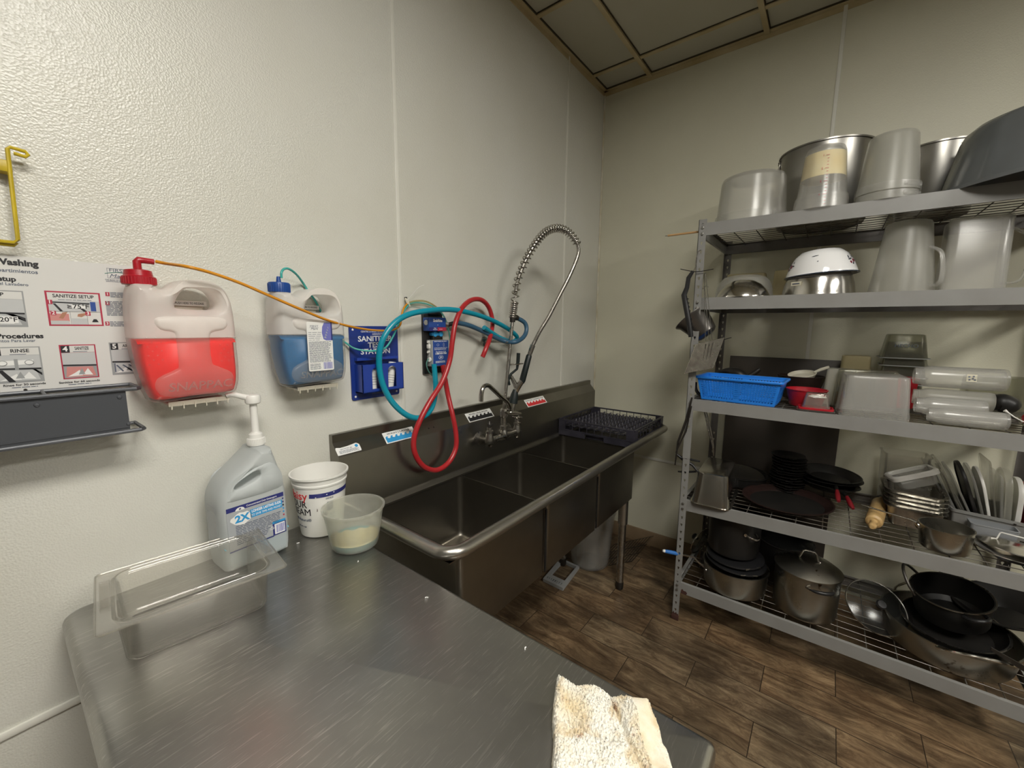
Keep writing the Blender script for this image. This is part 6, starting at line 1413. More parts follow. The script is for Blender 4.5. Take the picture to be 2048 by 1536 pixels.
lattice_wall(g, (*BC[0], 0.0015), (*BC[1], 0.0015), (*BC[3], 0.0015), (*BC[2], 0.0015), 24, 12)
g.loft([rrect(2*d1_+a, 2*b1+a, 0.012, z, 4) for a, z in ((-0.004, bh-0.008), (0.016, bh-0.006), (0.020, bh-0.010), (0.022, bh-0.004), (0.018, bh), (-0.004, bh-0.002))], closed=True, caps=False)
part(g, 'basket_body', t, ang=30)
# dark utensils lying in the basket
def blob_tool(name, label, cat, loc, rz, pts, rs, m='nonstick', tilt=(0, 0)):
    g = G(m); g.tube([Vector(p) for p in pts], rs, 12, sub=5); return solo(g, name, label, cat, loc=loc, rot=(tilt[0], tilt[1], rz))
blob_tool('black_scoop', 'black scoop standing behind the blue basket', 'scoop', (-0.330, -0.945, T3+0.092), R(80), [(-0.09, 0, -0.05), (-0.07, 0, -0.03), (-0.03, 0, 0.006), (0, 0, 0.018), (0.03, 0, 0.022), (0.06, 0, 0.018), (0.085, 0, 0.012)], [0.008, 0.022, 0.030, 0.028, 0.018, 0.010, 0.009])
blob_tool('black_tool_handle', 'black tool handle poking up behind the blue basket', 'tool', (-0.330, -0.985, T3+0.022), R(-75), [(-0.06, 0, -0.045), (-0.02, 0, 0.03), (0.0, 0, 0.055), (0.035, 0, 0.078), (0.06, 0, 0.100), (0.072, 0, 0.112)], [0.010, 0.010, 0.018, 0.013, 0.012, 0.009])
blob_tool('steel_whisk_handle', 'small steel coil-handled tool between the left post and the blue basket', 'tool', (-0.560, -0.832, T3+0.012), R(70), [(-0.02, 0, 0), (0, 0, 0.01), (0.012, 0, 0.03), (0.014, 0, 0.06)], [0.007, 0.008, 0.007, 0.006], 'dark_metal')
t = thing('dark_frying_pan', 'small dark pan on the third shelf behind the red tub', 'pan', (-0.265, -1.225, T3)); g = G('brown_pan'); g.lathe(pan_profile(0.070, 0.095, 0.112, 0.003, 0.002, 0.003, 0.012), 40); part(g, 'pan_body', t)
g = G('cream_plastic'); g.lathe([(0, 0), (0.05, 0.004), (0.058, 0.02), (0.055, 0.021), (0.046, 0.007), (0, 0.003)], 32); g.tube([(0.05, 0, 0.018), (0.08, 0, 0.028), (0.11, 0, 0.034)], [0.006, 0.008, 0.007], 8)
solo(g, 'plastic_strainer', 'pale plastic strainer with short handle resting in the small dark pan', 'strainer', loc=(-0.275, -1.230, T3+0.102), rot=(R(10), R(-12), R(-70)))
t = thing('red_tub', 'dark red round plastic tub beside the blue basket', 'tub', (-0.485, -1.258, T3)); g = G('red_plastic'); g.lathe(pan_profile(0.060, 0.074, 0.075, 0.002, 0.003, 0.003, 0.01), 40); part(g, 'tub_body', t)
t = thing('snack_container', 'small clear container upside down on its red lid, with white powder inside', 'container', (-0.595, -1.297, T3+0.003), (0, 0, R(3)))
g = G('red_plastic'); g.loft([rrect(0.085+a, 0.118+a, 0.014, z, 4) for a, z in ((-0.01, 0.006), (0, 0.006), (0.001, 0.009), (0, 0.013), (-0.010, 0.014), (-0.020, 0.009))]); part(g, 'lid', t, 'red lid')
g = G('clear'); g.loft([rrect(0.090, 0.128, 0.016, z, 4) for z in (0.0005, 0.006)]); part(g, 'lid_skirt', t, 'clear lid rim')
g = G('clear'); M_ = Matrix.Translation((0, 0, 0.072)) @ Matrix.Rotation(PI, 4, 'X'); g.M = M_; container(g, 0.058, 0.076, 0.070, 0.090, 0.058, 0.0018, 0.012, 0.014, 0.002); part(g, 'container_body', t)
g = G('ink_white'); m0 = g.mark(); g.lathe([(0, 0), (0.016, 0.001), (0.021, 0.006), (0.012, 0.012), (0, 0.013)], 20, Matrix.Translation((-0.012, 0, 0.052)), sy=1.5); g.warp(m0, lambda co: co+Vector((noise.noise(co*120)*0.006, noise.noise(co*90)*0.007, noise.noise(co*110)*0.004))); part(g, 'powder', t, 'white powder')
t = thing('frosted_bin', 'frosted rectangular plastic bin upside down in the middle of the third shelf', 'bin', *upside(-0.545, -1.470, T3, 0.160, R(4))); g = G('frosted'); container(g, 0.155, 0.186, 0.172, 0.204, 0.160, 0.003, 0.018, 0.022, 0.002, 0.022); part(g, 'bin_body', t)
t = thing('plastic_box', 'thin clear tray lying over the boxes behind the frosted bin', 'box', *upside(-0.405, -1.455, T3+0.002, 0.164, R(6))); g = G('clear_smoke'); container(g, 0.060, 0.190, 0.068, 0.206, 0.164, 0.002, 0.012, 0.014, 0.004); part(g, 'box_body', t)
t = thing('white_tub', 'white rectangular plastic tub upside down behind the frosted bin', 'tub', *upside(-0.330, -1.372, T3, 0.160, R(-5))); g = G('tub_pale'); container(g, 0.085, 0.098, 0.098, 0.115, 0.160, 0.003, 0.014, 0.016, 0.002); part(g, 'tub_body', t)
t = thing('plastic_box', 'yellowed plastic box at the back of the third shelf behind the white tub', 'box', *upside(-0.135, -1.425, T3, 0.212)); g = G('frosted_yellow'); container(g, 0.100, 0.105, 0.115, 0.122, 0.212, 0.0025, 0.014, 0.016, 0.003); part(g, 'box_body', t)
zst = [(0.0, 0.0), (0.052, 0.003), (0.096, -0.004), (0.126, 0.004), (0.176, -0.002), (0.210, 0.003)]
for k, (dz, dy) in enumerate(zst):
    lab = ['lowest', 'second lowest', 'third lowest', 'third from top', 'second from top', 'topmost'][k]
    t = thing('clear_food_pan', lab+' of the clear food pans stacked upside down on the third shelf', 'food pan', *upside(-0.150, -1.585+dy, T3+dz, 0.105, R((-3, 2, 0, 4, -2, 1)[k])), group='clear food pans stacked on the third shelf')
    g = G('clear_smoke'); container(g, 0.110, 0.124, 0.138, 0.150, 0.105, 0.0022, 0.018, 0.02, 0.008, 0.003); part(g, 'pan_body', t)
    g = G('ink_grey'); g.loft([[p for p in rrect(0.1545+e, 0.1665+e, 0.028, z, 4)] for e, z in ((0, 0.1015), (0.0012, 0.1015), (0.0012, 0.1055), (0, 0.1055))], closed=True, caps=False); part(g, 'rim', t)
    if k == 5:
        g = G('ink_slate'); Mq = Matrix.Translation((-0.0655, 0, 0.050)) @ Matrix(((0, 0, -1, 0), (1, 0, 0, 0), (0, -1, 0, 0), (0, 0, 0, 1))) @ Matrix.Diagonal((1, 1, 1, 1)); g.text('HECHO', 0.022, Mq, 0.0003, bold=0.0); part(g, 'writing', t)
t = thing('red_tray', 'red plastic tray standing behind the frosted bin on the third shelf', 'tray', (-0.262, -1.562, T3), (0, 0, R(5))); g = G('red_plastic'); container(g, 0.070, 0.118, 0.078, 0.130, 0.132, 0.003, 0.01, 0.012, 0.003); part(g, 'tray_body', t)
def squeeze_bottle(x, y, z, r, L, label, rz=0.0, m='frosted', tape=False, down=0.0):
    # lies on its side, mouth to the left (+y)
    t = thing('squeeze_bottle', label, 'bottle', (x, y, z), (R(-90)+down, 0, rz), group='squeeze bottles lying on the third shelf'); g = G(m)
    prof = [(0, -L/2), (r-0.010, -L/2), (r-0.003, -L/2+0.003), (r, -L/2+0.012), (r, L/2-0.045), (r-0.002, L/2-0.032), (r*0.82, L/2-0.022), (r*0.80, L/2-0.020)]
    g.lathe(prof+[(r*0.76, L/2), (r*0.70, L/2), (r*0.74, L/2-0.022), (r-0.004, L/2-0.034), (r-0.0022, L/2-0.046), (r-0.0022, -L/2+0.012), (0, -L/2+0.002)], 40); part(g, 'bottle_body', t)
    g = G(m)
    for k in range(3): g.lathe([(r*0.775, L/2-0.017+0.0055*k), (r*0.83, L/2-0.0155+0.0055*k), (r*0.775, L/2-0.014+0.0055*k)], 32)
    part(g, 'thread', t)
    if tape:
        g = G('tape'); m0 = g.mark(); g.box((0, 0, 0), (0.026, 0.0012, 0.026)); g.mat('ink_slate')
        for a, b_ in ((-0.006, 0.006), (0.004, 0.007), (-0.002, -0.002), (0.006, -0.004), (-0.006, -0.008)): g.box((a, 0.0009, b_), (0.005, 0.0006, 0.005))
        g.warp(m0, lambda co: Vector(((r+0.0006+co.y)*math.cos(R(-172)+co.x/r), (r+0.0006+co.y)*math.sin(R(-172)+co.x/r), co.z-0.025))); part(g, 'tape_label', t, 'small tape label')
    return t
squeeze_bottle(-0.425, -1.716, T3+0.156, 0.041, 0.245, 'uppermost clear squeeze bottle of the lying pile, with a tape label', R(2), tape=True)
squeeze_bottle(-0.430, -1.706, T3+0.074, 0.036, 0.215, 'clear squeeze bottle directly beneath the taped one in the lying pile', R(-3), m='frosted_dim')
squeeze_bottle(-0.510, -1.690, T3+0.052, 0.036, 0.185, 'cloudy squeeze bottle in the middle of the lying pile, with a white nozzle end', R(3))
squeeze_bottle(-0.588, -1.722, T3+0.031, 0.030, 0.195, 'clear squeeze bottle lowest and nearest the front edge of the third shelf', R(1))
t = thing('plastic_box', 'clear box behind the squeeze bottles on the third shelf', 'box', *upside(-0.170, -1.880, T3, 0.150)); g = G('clear_smoke'); container(g, 0.11, 0.20, 0.125, 0.215, 0.15, 0.0025, 0.02, 0.022, 0.004); part(g, 'box_body', t)
blob_tool('oven_mitt_black', 'soft black cloth bundle behind the squeeze bottles', 'cloth', (-0.315, -1.862, T3+0.040), R(85), [(-0.035, 0, 0), (-0.02, 0, 0.01), (0.005, 0, 0.022), (0.03, 0, 0.02), (0.042, 0, 0.05)], [0.018, 0.034, 0.036, 0.026, 0.012])
t = thing('steel_tray', 'shallow steel tray of small parts at the right end of the third shelf', 'tray', (-0.530, -1.930, T3+0.010)); g = G('steel_bright'); container(g, 0.150, 0.125, 0.170, 0.145, 0.022, 0.0015, 0.015, 0.02, 0.006, 0.002); part(g, 'tray_body', t)
g = G('dark_metal'); g.box((0, 0, -0.006), (0.11, 0.09, 0.008)); part(g, 'foot', t)
g = G('red_plastic'); g.lathe(pan_profile(0.018, 0.021, 0.030, 0.002, 0, 0, 0.004), 24); solo(g, 'bottle_cap', 'red screw cap lying on the steel tray of small parts', 'cap', loc=(-0.500, -1.878, T3+0.031), rot=(R(60), 0, R(30)))
g = G('ink_white'); g.box((0, 0, 0.012), (0.05, 0.07, 0.014), bev=0.005); g.tube([(0, -0.02, 0.015), (0, -0.03, 0.035), (0.0, -0.04, 0.05)], [0.010, 0.010, 0.007], 10); g.tube([(0, 0.015, 0.016), (0, 0.016, 0.026)], [0.006, 0.004], 8)
solo(g, 'white_nozzle', 'white plastic spout part lying on the steel tray of small parts', 'spout', loc=(-0.535, -1.935, T3+0.016))
g = G('white_plastic'); g.tube([(0, 0.02, 0.012), (0, 0.01, 0.004), (0, -0.01, -0.012), (0, -0.03, -0.022)], [0.0055, 0.0022, 0.0016, 0.0012], 8, sub=4)
solo(g, 'dip_tube', 'thin white plastic stem hanging beside the squeeze bottles', 'stem', loc=(-0.545, -1.835, T3+0.052))

# ------------------------------------------------------------ fourth shelf
def Z4(x, y): return T4(y)
t = thing('steel_food_pan', 'deep stainless steel food pan upside down beside the left post on the fourth shelf', 'food pan', *upside(-0.497, -0.934, T4(-0.93), 0.155, R(3), (0, 0)))
g = G('steel_bright'); container(g, 0.285, 0.135, 0.315, 0.165, 0.155, 0.0015, 0.03, 0.034, 0.008, 0.003, 6); part(g, 'pan_body', t)
t = thing('round_baking_pan', 'dark round baking pan behind the steel food pan on the fourth shelf', 'pan', (-0.205, -1.000, T4(-1.0))); g = G('nonstick'); g.lathe(pan_profile(0.118, 0.128, 0.055, 0.003, 0.006, 0.003, 0.01), 48); part(g, 'pan_body', t)
t = thing('pie_plate', 'pale metal plate tilted inside the dark round baking pan', 'plate', (-0.200, -1.005, T4(-1.0)+0.030), (R(6), R(-8), 0)); g = G('aluminium'); g.lathe([(0, 0), (0.080, 0), (0.108, 0.014), (0.106, 0.016), (0.080, 0.003), (0, 0.003)], 40); part(g, 'plate_body', t)
rnd = random.Random(11); proto = None
for k in range(13):
    x, y = -0.190+rnd.uniform(-.008, .008), -1.212+rnd.uniform(-.009, .009); z = T4(-1.2)+0.0142*k
    names = ['lowest', 'second', 'third', 'fourth', 'fifth', 'sixth', 'seventh', 'eighth', 'ninth', 'tenth', 'eleventh', 'twelfth', 'topmost']
    lab = (names[k]+' black sizzle plate counting up the tall stack on the fourth shelf') if 0 < k < 12 else names[k]+' black sizzle plate of the tall stack on the fourth shelf'
    if proto is None:
        t = thing('sizzle_plate', lab, 'plate', (x, y, z), (0, 0, rnd.uniform(-.3, .3)), group='black sizzle plates stacked on the fourth shelf'); g = G('nonstick')
        g.lathe([(0, 0), (0.045, 0), (0.064, 0.009), (0.072, 0.010), (0.072, 0.0125), (0.063, 0.0120), (0.044, 0.003), (0, 0.003)], 32, sy=1.05); part(g, 'plate_body', t); g = G('nonstick')
        g.box((-0.076, 0, 0.0112), (0.016, 0.03, 0.002), bev=0.0009); part(g, 'grip', t); proto = t
    else: dup(proto, (x, y, z), (0, 0, rnd.uniform(-.5, .5)), lab)
t = thing('pizza_pan', 'large round brown metal pan lying flat in the middle of the fourth shelf', 'pan', (-0.402, -1.225, T4(-1.22)), (R(-1.8)*-1*0+R(1.8)*-1, 0, 0))
g = G('brown_pan'); g.lathe(pan_profile(0.155, 0.180, 0.026, 0.002, 0.004, 0.003, 0.006), 64); g.mat('nonstick'); g.lathe([(0, 0.0024), (0.150, 0.0024), (0.150, 0.0030), (0, 0.0030)], 64); part(g, 'pan_body', t)
for k in range(3):
    zk = T4(-1.4)+0.034+0.022*k; a = R((205, 187, 170)[k]); lab = ['lowest', 'middle', 'top'][k]+' of the three dark frying pans stacked on the fourth shelf'+(' with a red handle' if k < 2 else '')
    t = thing('frying_pan', lab, 'pan', (-0.165+0.006*k, -1.385+(0.004, -0.006, 0.002)[k], zk), (R((2, -2, 3)[k]), R((3, 2, -3)[k]), 0), group='dark frying pans stacked on the fourth shelf')
    g = G('nonstick'); g.lathe(pan_profile(0.095, 0.120, 0.034, 0.003, 0.002, 0.003, 0.012), 48); part(g, 'pan_body', t)
    if k < 2:
        ux, uy = math.cos(a), math.sin(a); g = G('nonstick'); g.tube([(0.125*ux, 0.125*uy, 0.022), (0.157*ux, 0.157*uy, 0.016)], [0.009, 0.007], 10)
        g.mat('red_grip'); g.tube([(0.155*ux, 0.155*uy, 0.016), (0.175*ux, 0.175*uy, 0.004), (0.198*ux, 0.198*uy, -0.010), (0.215*ux, 0.215*uy, -0.018)], [0.007, 0.010, 0.010, 0.006], 10); part(g, 'handle', t, 'red handle')
pn_, pf_ = Vector((-0.562, -1.522, T4(-1.52)+0.030)), Vector((-0.185, -1.578, T4(-1.55)+0.036)); ax_ = (pf_-pn_).normalized()
t = thing('rolling_pin', 'wooden rolling pin with turned handles lying across the fourth shelf', 'rolling pin', tuple(pn_)); Mr = frame_from(pn_, ax_)
g = G('wood_pin'); Lr = (pf_-pn_).length; g.lathe([(0, 0.062), (0.020, 0.062), (0.0275, 0.068), (0.029, 0.078), (0.029, Lr-0.075), (0.026, Lr-0.066), (0, Lr-0.062)], 36, Mr); part(g, 'barrel', t, w=True)
for z0_ in (0, 1):
    Mh = Mr if z0_ == 0 else Mr @ Matrix.Translation((0, 0, Lr)) @ Matrix.Rotation(PI, 4, 'X')
    g = G('wood_pin'); g.lathe([(0, 0), (0.008, 0.001), (0.0125, 0.008), (0.0135, 0.022), (0.0105, 0.038), (0.009, 0.050), (0.0125, 0.056), (0.0125, 0.062), (0, 0.062)], 24, Mh); part(g, 'handle', t, w=True)
for k in range(5):
    z = T4(-1.66)+0.017*k; lab = ['lowest', 'second lowest', 'middle', 'second from top', 'topmost'][k]
    t = thing('nested_steel_pan', lab+' of the rectangular steel pans nested on the fourth shelf', 'food pan', (-0.300, -1.660+0.003*(k % 2), z), (0, 0, R((0, 2, -2, 1, -3)[k])), group='rectangular steel pans nested on the fourth shelf')
    g = G('steel_pot' if k % 2 else 'dull_chrome'); container(g, 0.215, 0.150, 0.240, 0.170, 0.085, 0.0015, 0.025, 0.03, 0.011, 0.003, 5); part(g, 'pan_body', t, ang=40)
t = thing('lidded_container', 'clear plastic container with a thick white rim lying tilted on the nested steel pans', 'container', (-0.300, -1.668, T4(-1.66)+0.158), (R(-26), R(8), R(6)))
g = G('frosted'); container(g, 0.120, 0.120, 0.138, 0.138, 0.060, 0.002, 0.02, 0.024, 0.002); part(g, 'container_body', t)
g = G('white_plastic'); g.loft([rrect(0.146+a, 0.146+a, 0.028, z, 5) for a, z in ((0, 0.042), (0.010, 0.042), (0.012, 0.058), (0.004, 0.062), (-0.012, 0.062), (-0.012, 0.046))], closed=True, caps=False); part(g, 'rim', t, 'thick white rim')
t = thing('clear_bag_box', 'crinkled clear plastic container behind the nested steel pans', 'container', (-0.135, -1.640, T4(-1.64)), (0, 0, R(8)))
g = G('clear'); m0 = g.mark(); container(g, 0.105, 0.140, 0.120, 0.160, 0.255, 0.0015, 0.02, 0.024, 0.004); g.warp(m0, lambda co: co+Vector((noise.noise(co*25)*0.006, noise.noise(co*22)*0.006, 0))); part(g, 'container_body', t)
# grey tray that holds the lids upright
tz = T4(-1.90)
t = thing('lid_tray', 'grey metal tray filled with upright lids at the right end of the fourth shelf', 'tray', (-0.185, -1.893, tz), (R(1.8), 0, 0))
g = G('shelf_paint'); container(g, 0.215, 0.215, 0.222, 0.226, 0.075, 0.002, 0.008, 0.008, 0.004, 0.012, 3); g.mat('dark_metal'); g.box((-0.1166, -0.055, 0.064), (0.002, 0.007, 0.007)); part(g, 'tray_body', t)
lidspec = [  # y, height, thickness, lean, material, width, round?
    (-1.800, 0.200, 0.006, 27, 'frosted', 0.15, 0), (-1.812, 0.185, 0.008, 26, 'frosted', 0.16, 0), (-1.824, 0.180, 0.005, 24, 'clear', 0.15, 0), (-1.836, 0.215, 0.010, 26, 'clear', 0.17, 0),
    (-1.850, 0.190, 0.007, 24, 'frosted_dim', 0.16, 0), (-1.862, 0.205, 0.012, 18, 'nonstick', 0.15, 1), (-1.878, 0.200, 0.008, 16, 'frosted_dim', 0.15, 1), (-1.892, 0.190, 0.009, 13, 'white_plastic', 0.15, 1),
    (-1.906, 0.225, 0.005, 10, 'clear', 0.15, 0), (-1.918, 0.180, 0.008, 6, 'frosted', 0.14, 0), (-1.932, 0.195, 0.020, 4, 'tub_pale', 0.13, 1), (-1.956, 0.170, 0.015, 1, 'white_plastic', 0.13, 1), (-1.975, 0.160, 0.010, -2, 'red_plastic', 0.13, 1), (-1.988, 0.150, 0.008, -3, 'frosted', 0.13, 1)]
desc = {'frosted': 'frosted', 'clear': 'clear', 'frosted_dim': 'cloudy', 'nonstick': 'black', 'white_plastic': 'white', 'tub_pale': 'cream', 'red_plastic': 'dark red'}
for k, (y, h, th_, lean, m_, wd2, rd) in enumerate(lidspec):
    ordn = ['leftmost', 'second from the left', 'third from the left', 'fourth from the left', 'fifth from the left', 'sixth from the left', 'seventh from the left', 'eighth from the left', 'sixth from the right', 'fifth from the right', 'fourth from the right', 'third from the right', 'second from the right', 'rightmost'][k]
    h *= 1.28; y -= 0.012
    t = thing('container_lid', '%s %s lid, %s of those standing in the grey tray' % (desc[m_], 'round' if rd else 'rectangular', ordn), 'lid', (-0.185, y, tz+0.0045), (R(-lean), 0, 0), group='lids standing in the grey tray')
    g = G(m_); Ml = Matrix(((1, 0, 0, 0), (0, 0, 1, 0), (0, 1, 0, h/2), (0, 0, 0, 1)))
    w_ = min(wd2+0.02, 0.18)
    prof = rrect(w_, h, (min(w_, h)/2-0.001) if rd else 0.02, 0, 7)
    def ring(ins, z): 
        return [Ml @ Vector((p.x*(1-2*ins/w_), p.y*(1-2*ins/h), z)) for p in prof]
    e_ = th_/2
    g.loft([ring(0.010, -e_*0.4), ring(0.006, -e_), ring(0.001, -e_), ring(0, -e_*0.6), ring(0, e_*0.6), ring(0.001, e_), ring(0.006, e_), ring(0.010, e_*0.3)]); part(g, 'lid_body', t)
# saucepan with a long thin handle
t = thing('saucepan', 'small steel saucepan with a long thin handle at the front of the fourth shelf', 'saucepan', (-0.545, -1.728, T4(-1.73)), (R(-2), 0, 0))
g = G('steel_pot'); g.lathe(pan_profile(0.068, 0.074, 0.088, 0.0025, 0.002, 0.003, 0.008), 48); part(g, 'pan_body', t)
g = G('dull_chrome'); g.tube([(0.012, 0.072, 0.074), (0.018, 0.092, 0.080), (0.050, 0.16, 0.080), (0.100, 0.235, 0.076)], [0.006, 0.004, 0.0032, 0.0032], 8); g.lathe([(0, 0), (0.013, 0), (0.012, 0.005), (0.006, 0.008), (0, 0.008)], 16, frame_from((-0.006, 0.0735, 0.072), (-0.2, 1, 0))); part(g, 'handle', t)
t = thing('wire_handled_cover', 'shiny steel lid with a bent wire handle at the right end of the fourth shelf', 'lid', (-0.500, -1.905, T4(-1.9)+0.040), (R(4), R(4), 0))
g = G('steel_bright'); g.lathe([(0, 0.018), (0.050, 0.015), (0.082, 0.006), (0.092, 0.004), (0.093, 0.001), (0.082, 0.003), (0.050, 0.012), (0, 0.015)], 48); part(g, 'lid_body', t)
g = G('white_plastic'); g.tube([(0.0, 0.058, 0.014), (0, 0.044, 0.017), (0, 0.040, 0.040), (0, 0.036, 0.043), (0, -0.036, 0.043), (0, -0.042, 0.038), (0, -0.048, 0.018), (0, -0.062, 0.013)], 0.0022, 8); part(g, 'wire_handle', t)
t = thing('domed_cover', 'large domed steel lid upside down beneath the lid with the wire handle', 'lid', (-0.505, -1.915, T4(-1.92)), (R(-2), 0, 0))
g = G('steel_bright'); g.lathe([(0, 0), (0.05, 0.001), (0.078, 0.012), (0.096, 0.026), (0.104, 0.030), (0.103, 0.033), (0.094, 0.029), (0.076, 0.015), (0.05, 0.004), (0, 0.003)], 48); part(g, 'lid_body', t)
t = thing('enamel_box', 'grey enamelled box standing behind the saucepan', 'box', (-0.345, -1.885, T4(-1.85)), (0, 0, 0)); g = G('dull_crate'); container(g, 0.055, 0.12, 0.06, 0.125, 0.060, 0.002, 0.01, 0.01, 0.002); part(g, 'box_body', t)

# ------------------------------------------------------------ bottom shelf
def pot(name, x, y, z, r0, r, h, m, label, cat='pot', rot=(0, 0, 0), upside_down=False, sx=1.0, lipr=0.004):
    loc = (x, y, z); 
    if upside_down: loc, rot = upside(x, y, z, h, rot[2])
    t = thing(name, label, cat, loc, rot); g = G(m); g.lathe(pan_profile(r0, r, h, 0.0028, lipr, 0.004, 0.016), 56, sx=sx); part(g, 'pot_body', t); return t
t = pot('saute_pan', -0.495, -1.050, T5, 0.136, 0.142, 0.120, 'burnt_pot', 'scorched steel saute pan with blue-gripped long handle at the left end of the bottom shelf', 'pan')
g = G('dull_chrome'); hb = [Vector((-0.060, 0.128, 0.080)), Vector((-0.075, 0.150, 0.098)), Vector((-0.085, 0.175, 0.124)), Vector((-0.135, 0.235, 0.142))]
g.tube(hb, [0.008, 0.006, 0.0045, 0.0045], 8)
for q in ((-0.086, 0.114, 0.078), (-0.048, 0.134, 0.074)): g.lathe([(0, 0), (0.009, 0), (0.008, 0.004), (0, 0.006)], 12, frame_from(q, (q[0], q[1], 0)))
ha = part(g, 'handle', t); g = G('blue_grip'); g.tube([(-0.130, 0.229, 0.1405), (-0.140, 0.241, 0.1435), (-0.160, 0.268, 0.150), (-0.178, 0.292, 0.156)], [0.005, 0.0095, 0.010, 0.0085], 12); g.mat('ink_white'); g.tube([(-0.178, 0.292, 0.156), (-0.184, 0.300, 0.158)], [0.0085, 0.006], 12); part(g, 'grip', ha, 'blue rubber grip')
for k, (dz, r_, lab) in enumerate(((0.124, 0.128, 'lower black pot lid with a crescent hand grip on the scorched saute pan'), (0.148, 0.122, 'upper black pot lid with a crescent hand grip on the scorched saute pan'))):
    t = thing('pot_cover', lab, 'lid', (-0.488, -1.048+0.004*k, T5+dz), (R(2-3*k), R(-2), 0)); g = G('black_plastic'); g.lathe([(0, 0), (r_-0.006, 0), (r_, 0.004), (r_+0.006, 0.010), (r_+0.004, 0.016), (r_-0.012, 0.018), (0, 0.020)], 56); part(g, 'cover_disc', t)
    g = G('aluminium'); m0 = g.mark(); g.box((0, 0, 0.012), (0.075, 0.004, 0.008), bev=0.002); g.warp(m0, lambda co, r_=r_, k=k: Vector(((r_+0.007+co.y)*math.cos(R(215+12*k)+co.x/r_), (r_+0.007+co.y)*math.sin(R(215+12*k)+co.x/r_), co.z))); part(g, 'trim_ring', t)
t = pot('black_stockpot', -0.478, -1.030, T5+0.176, 0.112, 0.116, 0.200, 'nonstick', 'tall black pot standing on the black lids at the left of the bottom shelf')
g = G('chrome'); arc_handle(g, (-0.098, -0.062, 0.140), (-0.066, -0.098, 0.140), (-0.030, -0.030, -0.004), 0.0055, 8); g.lathe([(0, 0), (0.009, 0), (0.008, 0.006), (0, 0.008)], 12, frame_from((-0.1, -0.060, 0.140), (-1, -0.5, 0))); part(g, 'handle', t)
t = pot('stockpot', -0.485, -1.335, T5, 0.120, 0.124, 0.205, 'burnt_pot', 'scorched steel stockpot with lid standing on the bottom shelf', rot=(0, 0, 0))
g = G('burnt_pot'); g.lathe([(0.129, 0.203), (0.129, 0.207), (0.105, 0.224), (0.060, 0.242), (0, 0.250), (0, 0.247), (0.06, 0.239), (0.104, 0.220), (0.124, 0.206), (0.124, 0.203)], 56); lid = part(g, 'lid', t)
g = G('dull_chrome'); g.tube([(-0.010, 0.034, 0.247), (-0.012, 0.030, 0.260), (-0.014, 0.022, 0.284), (-0.015, 0.012, 0.290), (-0.015, -0.018, 0.288), (-0.014, -0.026, 0.280), (-0.012, -0.034, 0.250), (-0.012, -0.042, 0.245)], 0.004, 8); part(g, 'lid_handle', lid)
for s, a0 in ((0, 205), (1, 25)):
    g = G('black_plastic'); pts = []
    for k in range(9):
        a = R(a0-24+6*k); rr_ = 0.126+0.030*math.sin(PI*k/8)**0.7; pts.append((rr_*math.cos(a), rr_*math.sin(a), 0.172+0.006*math.sin(PI*k/8)))
    g.tube(pts[1:-1], [0.004, 0.007, 0.008, 0.008, 0.008, 0.007, 0.004], 10); g.mat('dull_chrome'); g.tube(pts[:2], 0.005, 8); g.tube(pts[-2:], 0.005, 8); part(g, 'side_handle', t)
t = pot('black_pan', -0.250, -1.235, T5, 0.110, 0.120, 0.200, 'nonstick', 'black pot with a glass lid behind the steel stockpot')
g = G('glass_lid'); g.lathe([(0.120, 0.201), (0.118, 0.206), (0.08, 0.224), (0.03, 0.232), (0, 0.233), (0, 0.230), (0.03, 0.229), (0.08, 0.221), (0.115, 0.203)], 48); g.mat('black_plastic'); g.tube([(0.0, 0.03, 0.232), (0, 0.028, 0.250), (0, 0, 0.258), (0, -0.028, 0.250), (0, -0.03, 0.232)], 0.006, 8); part(g, 'glass_cover', t)
def glass_lid(x, y, z, r, rot, label, knob='black_plastic'):
    t = thing('glass_lid', label, 'lid', (x, y, z), rot); g = G('glass_lid'); g.lathe([(0, 0.022), (0.05, 0.020), (r*0.75, 0.012), (r, 0.002), (r, 0.0), (r*0.75, 0.009), (0.05, 0.017), (0, 0.019)], 48); part(g, 'glass', t)
    g = G('steel_bright'); g.lathe([(r-0.001, -0.002), (r+0.003, -0.001), (r+0.0035, 0.003), (r+0.002, 0.005), (r-0.001, 0.004)], 56); part(g, 'steel_rim', t)
    g = G(knob); g.lathe([(0, 0.020), (0.008, 0.020), (0.008, 0.030), (0.016, 0.036), (0.019, 0.043), (0.015, 0.049), (0, 0.050)], 20); part(g, 'knob', t); return t
glass_lid(-0.450, -1.580, T5+0.098, 0.108, (R(18), R(-38), 0), 'glass lid with black knob leaning between the stockpot and the wide pan')
glass_lid(-0.318, -0.850, T5+0.086, 0.078, (R(-74), R(8), R(-18)), 'small glass lid standing on edge at the left end of the bottom shelf')
t = pot('wide_pan', -0.410, -1.800, T5+0.004, 0.185, 0.200, 0.105, 'burnt_pot', 'wide scorched steel pan at the right end of the bottom shelf holding black pots', 'pan')
for a0, lo in ((195, 1), (140, 0), (15, 0)):
    if a0 == 140: continue
    g = G('chrome'); pts = []
    for k in range(11):
        a = R(a0+20-4*k*1.6+12); rr_ = 0.202+0.030*math.sin(PI*k/10)**0.6; pts.append((rr_*math.cos(a), rr_*math.sin(a), 0.096+0.036*math.sin(PI*k/10)))
    g.tube(pts, 0.0052, 8); part(g, 'loop_handle', t)
t = pot('black_dutch_pot', -0.372, -1.812, T5+0.122, 0.108, 0.116, 0.112, 'nonstick', 'open black two-handled pot sitting inside the wide scorched pan', rot=(R(-7), R(-9), 0))
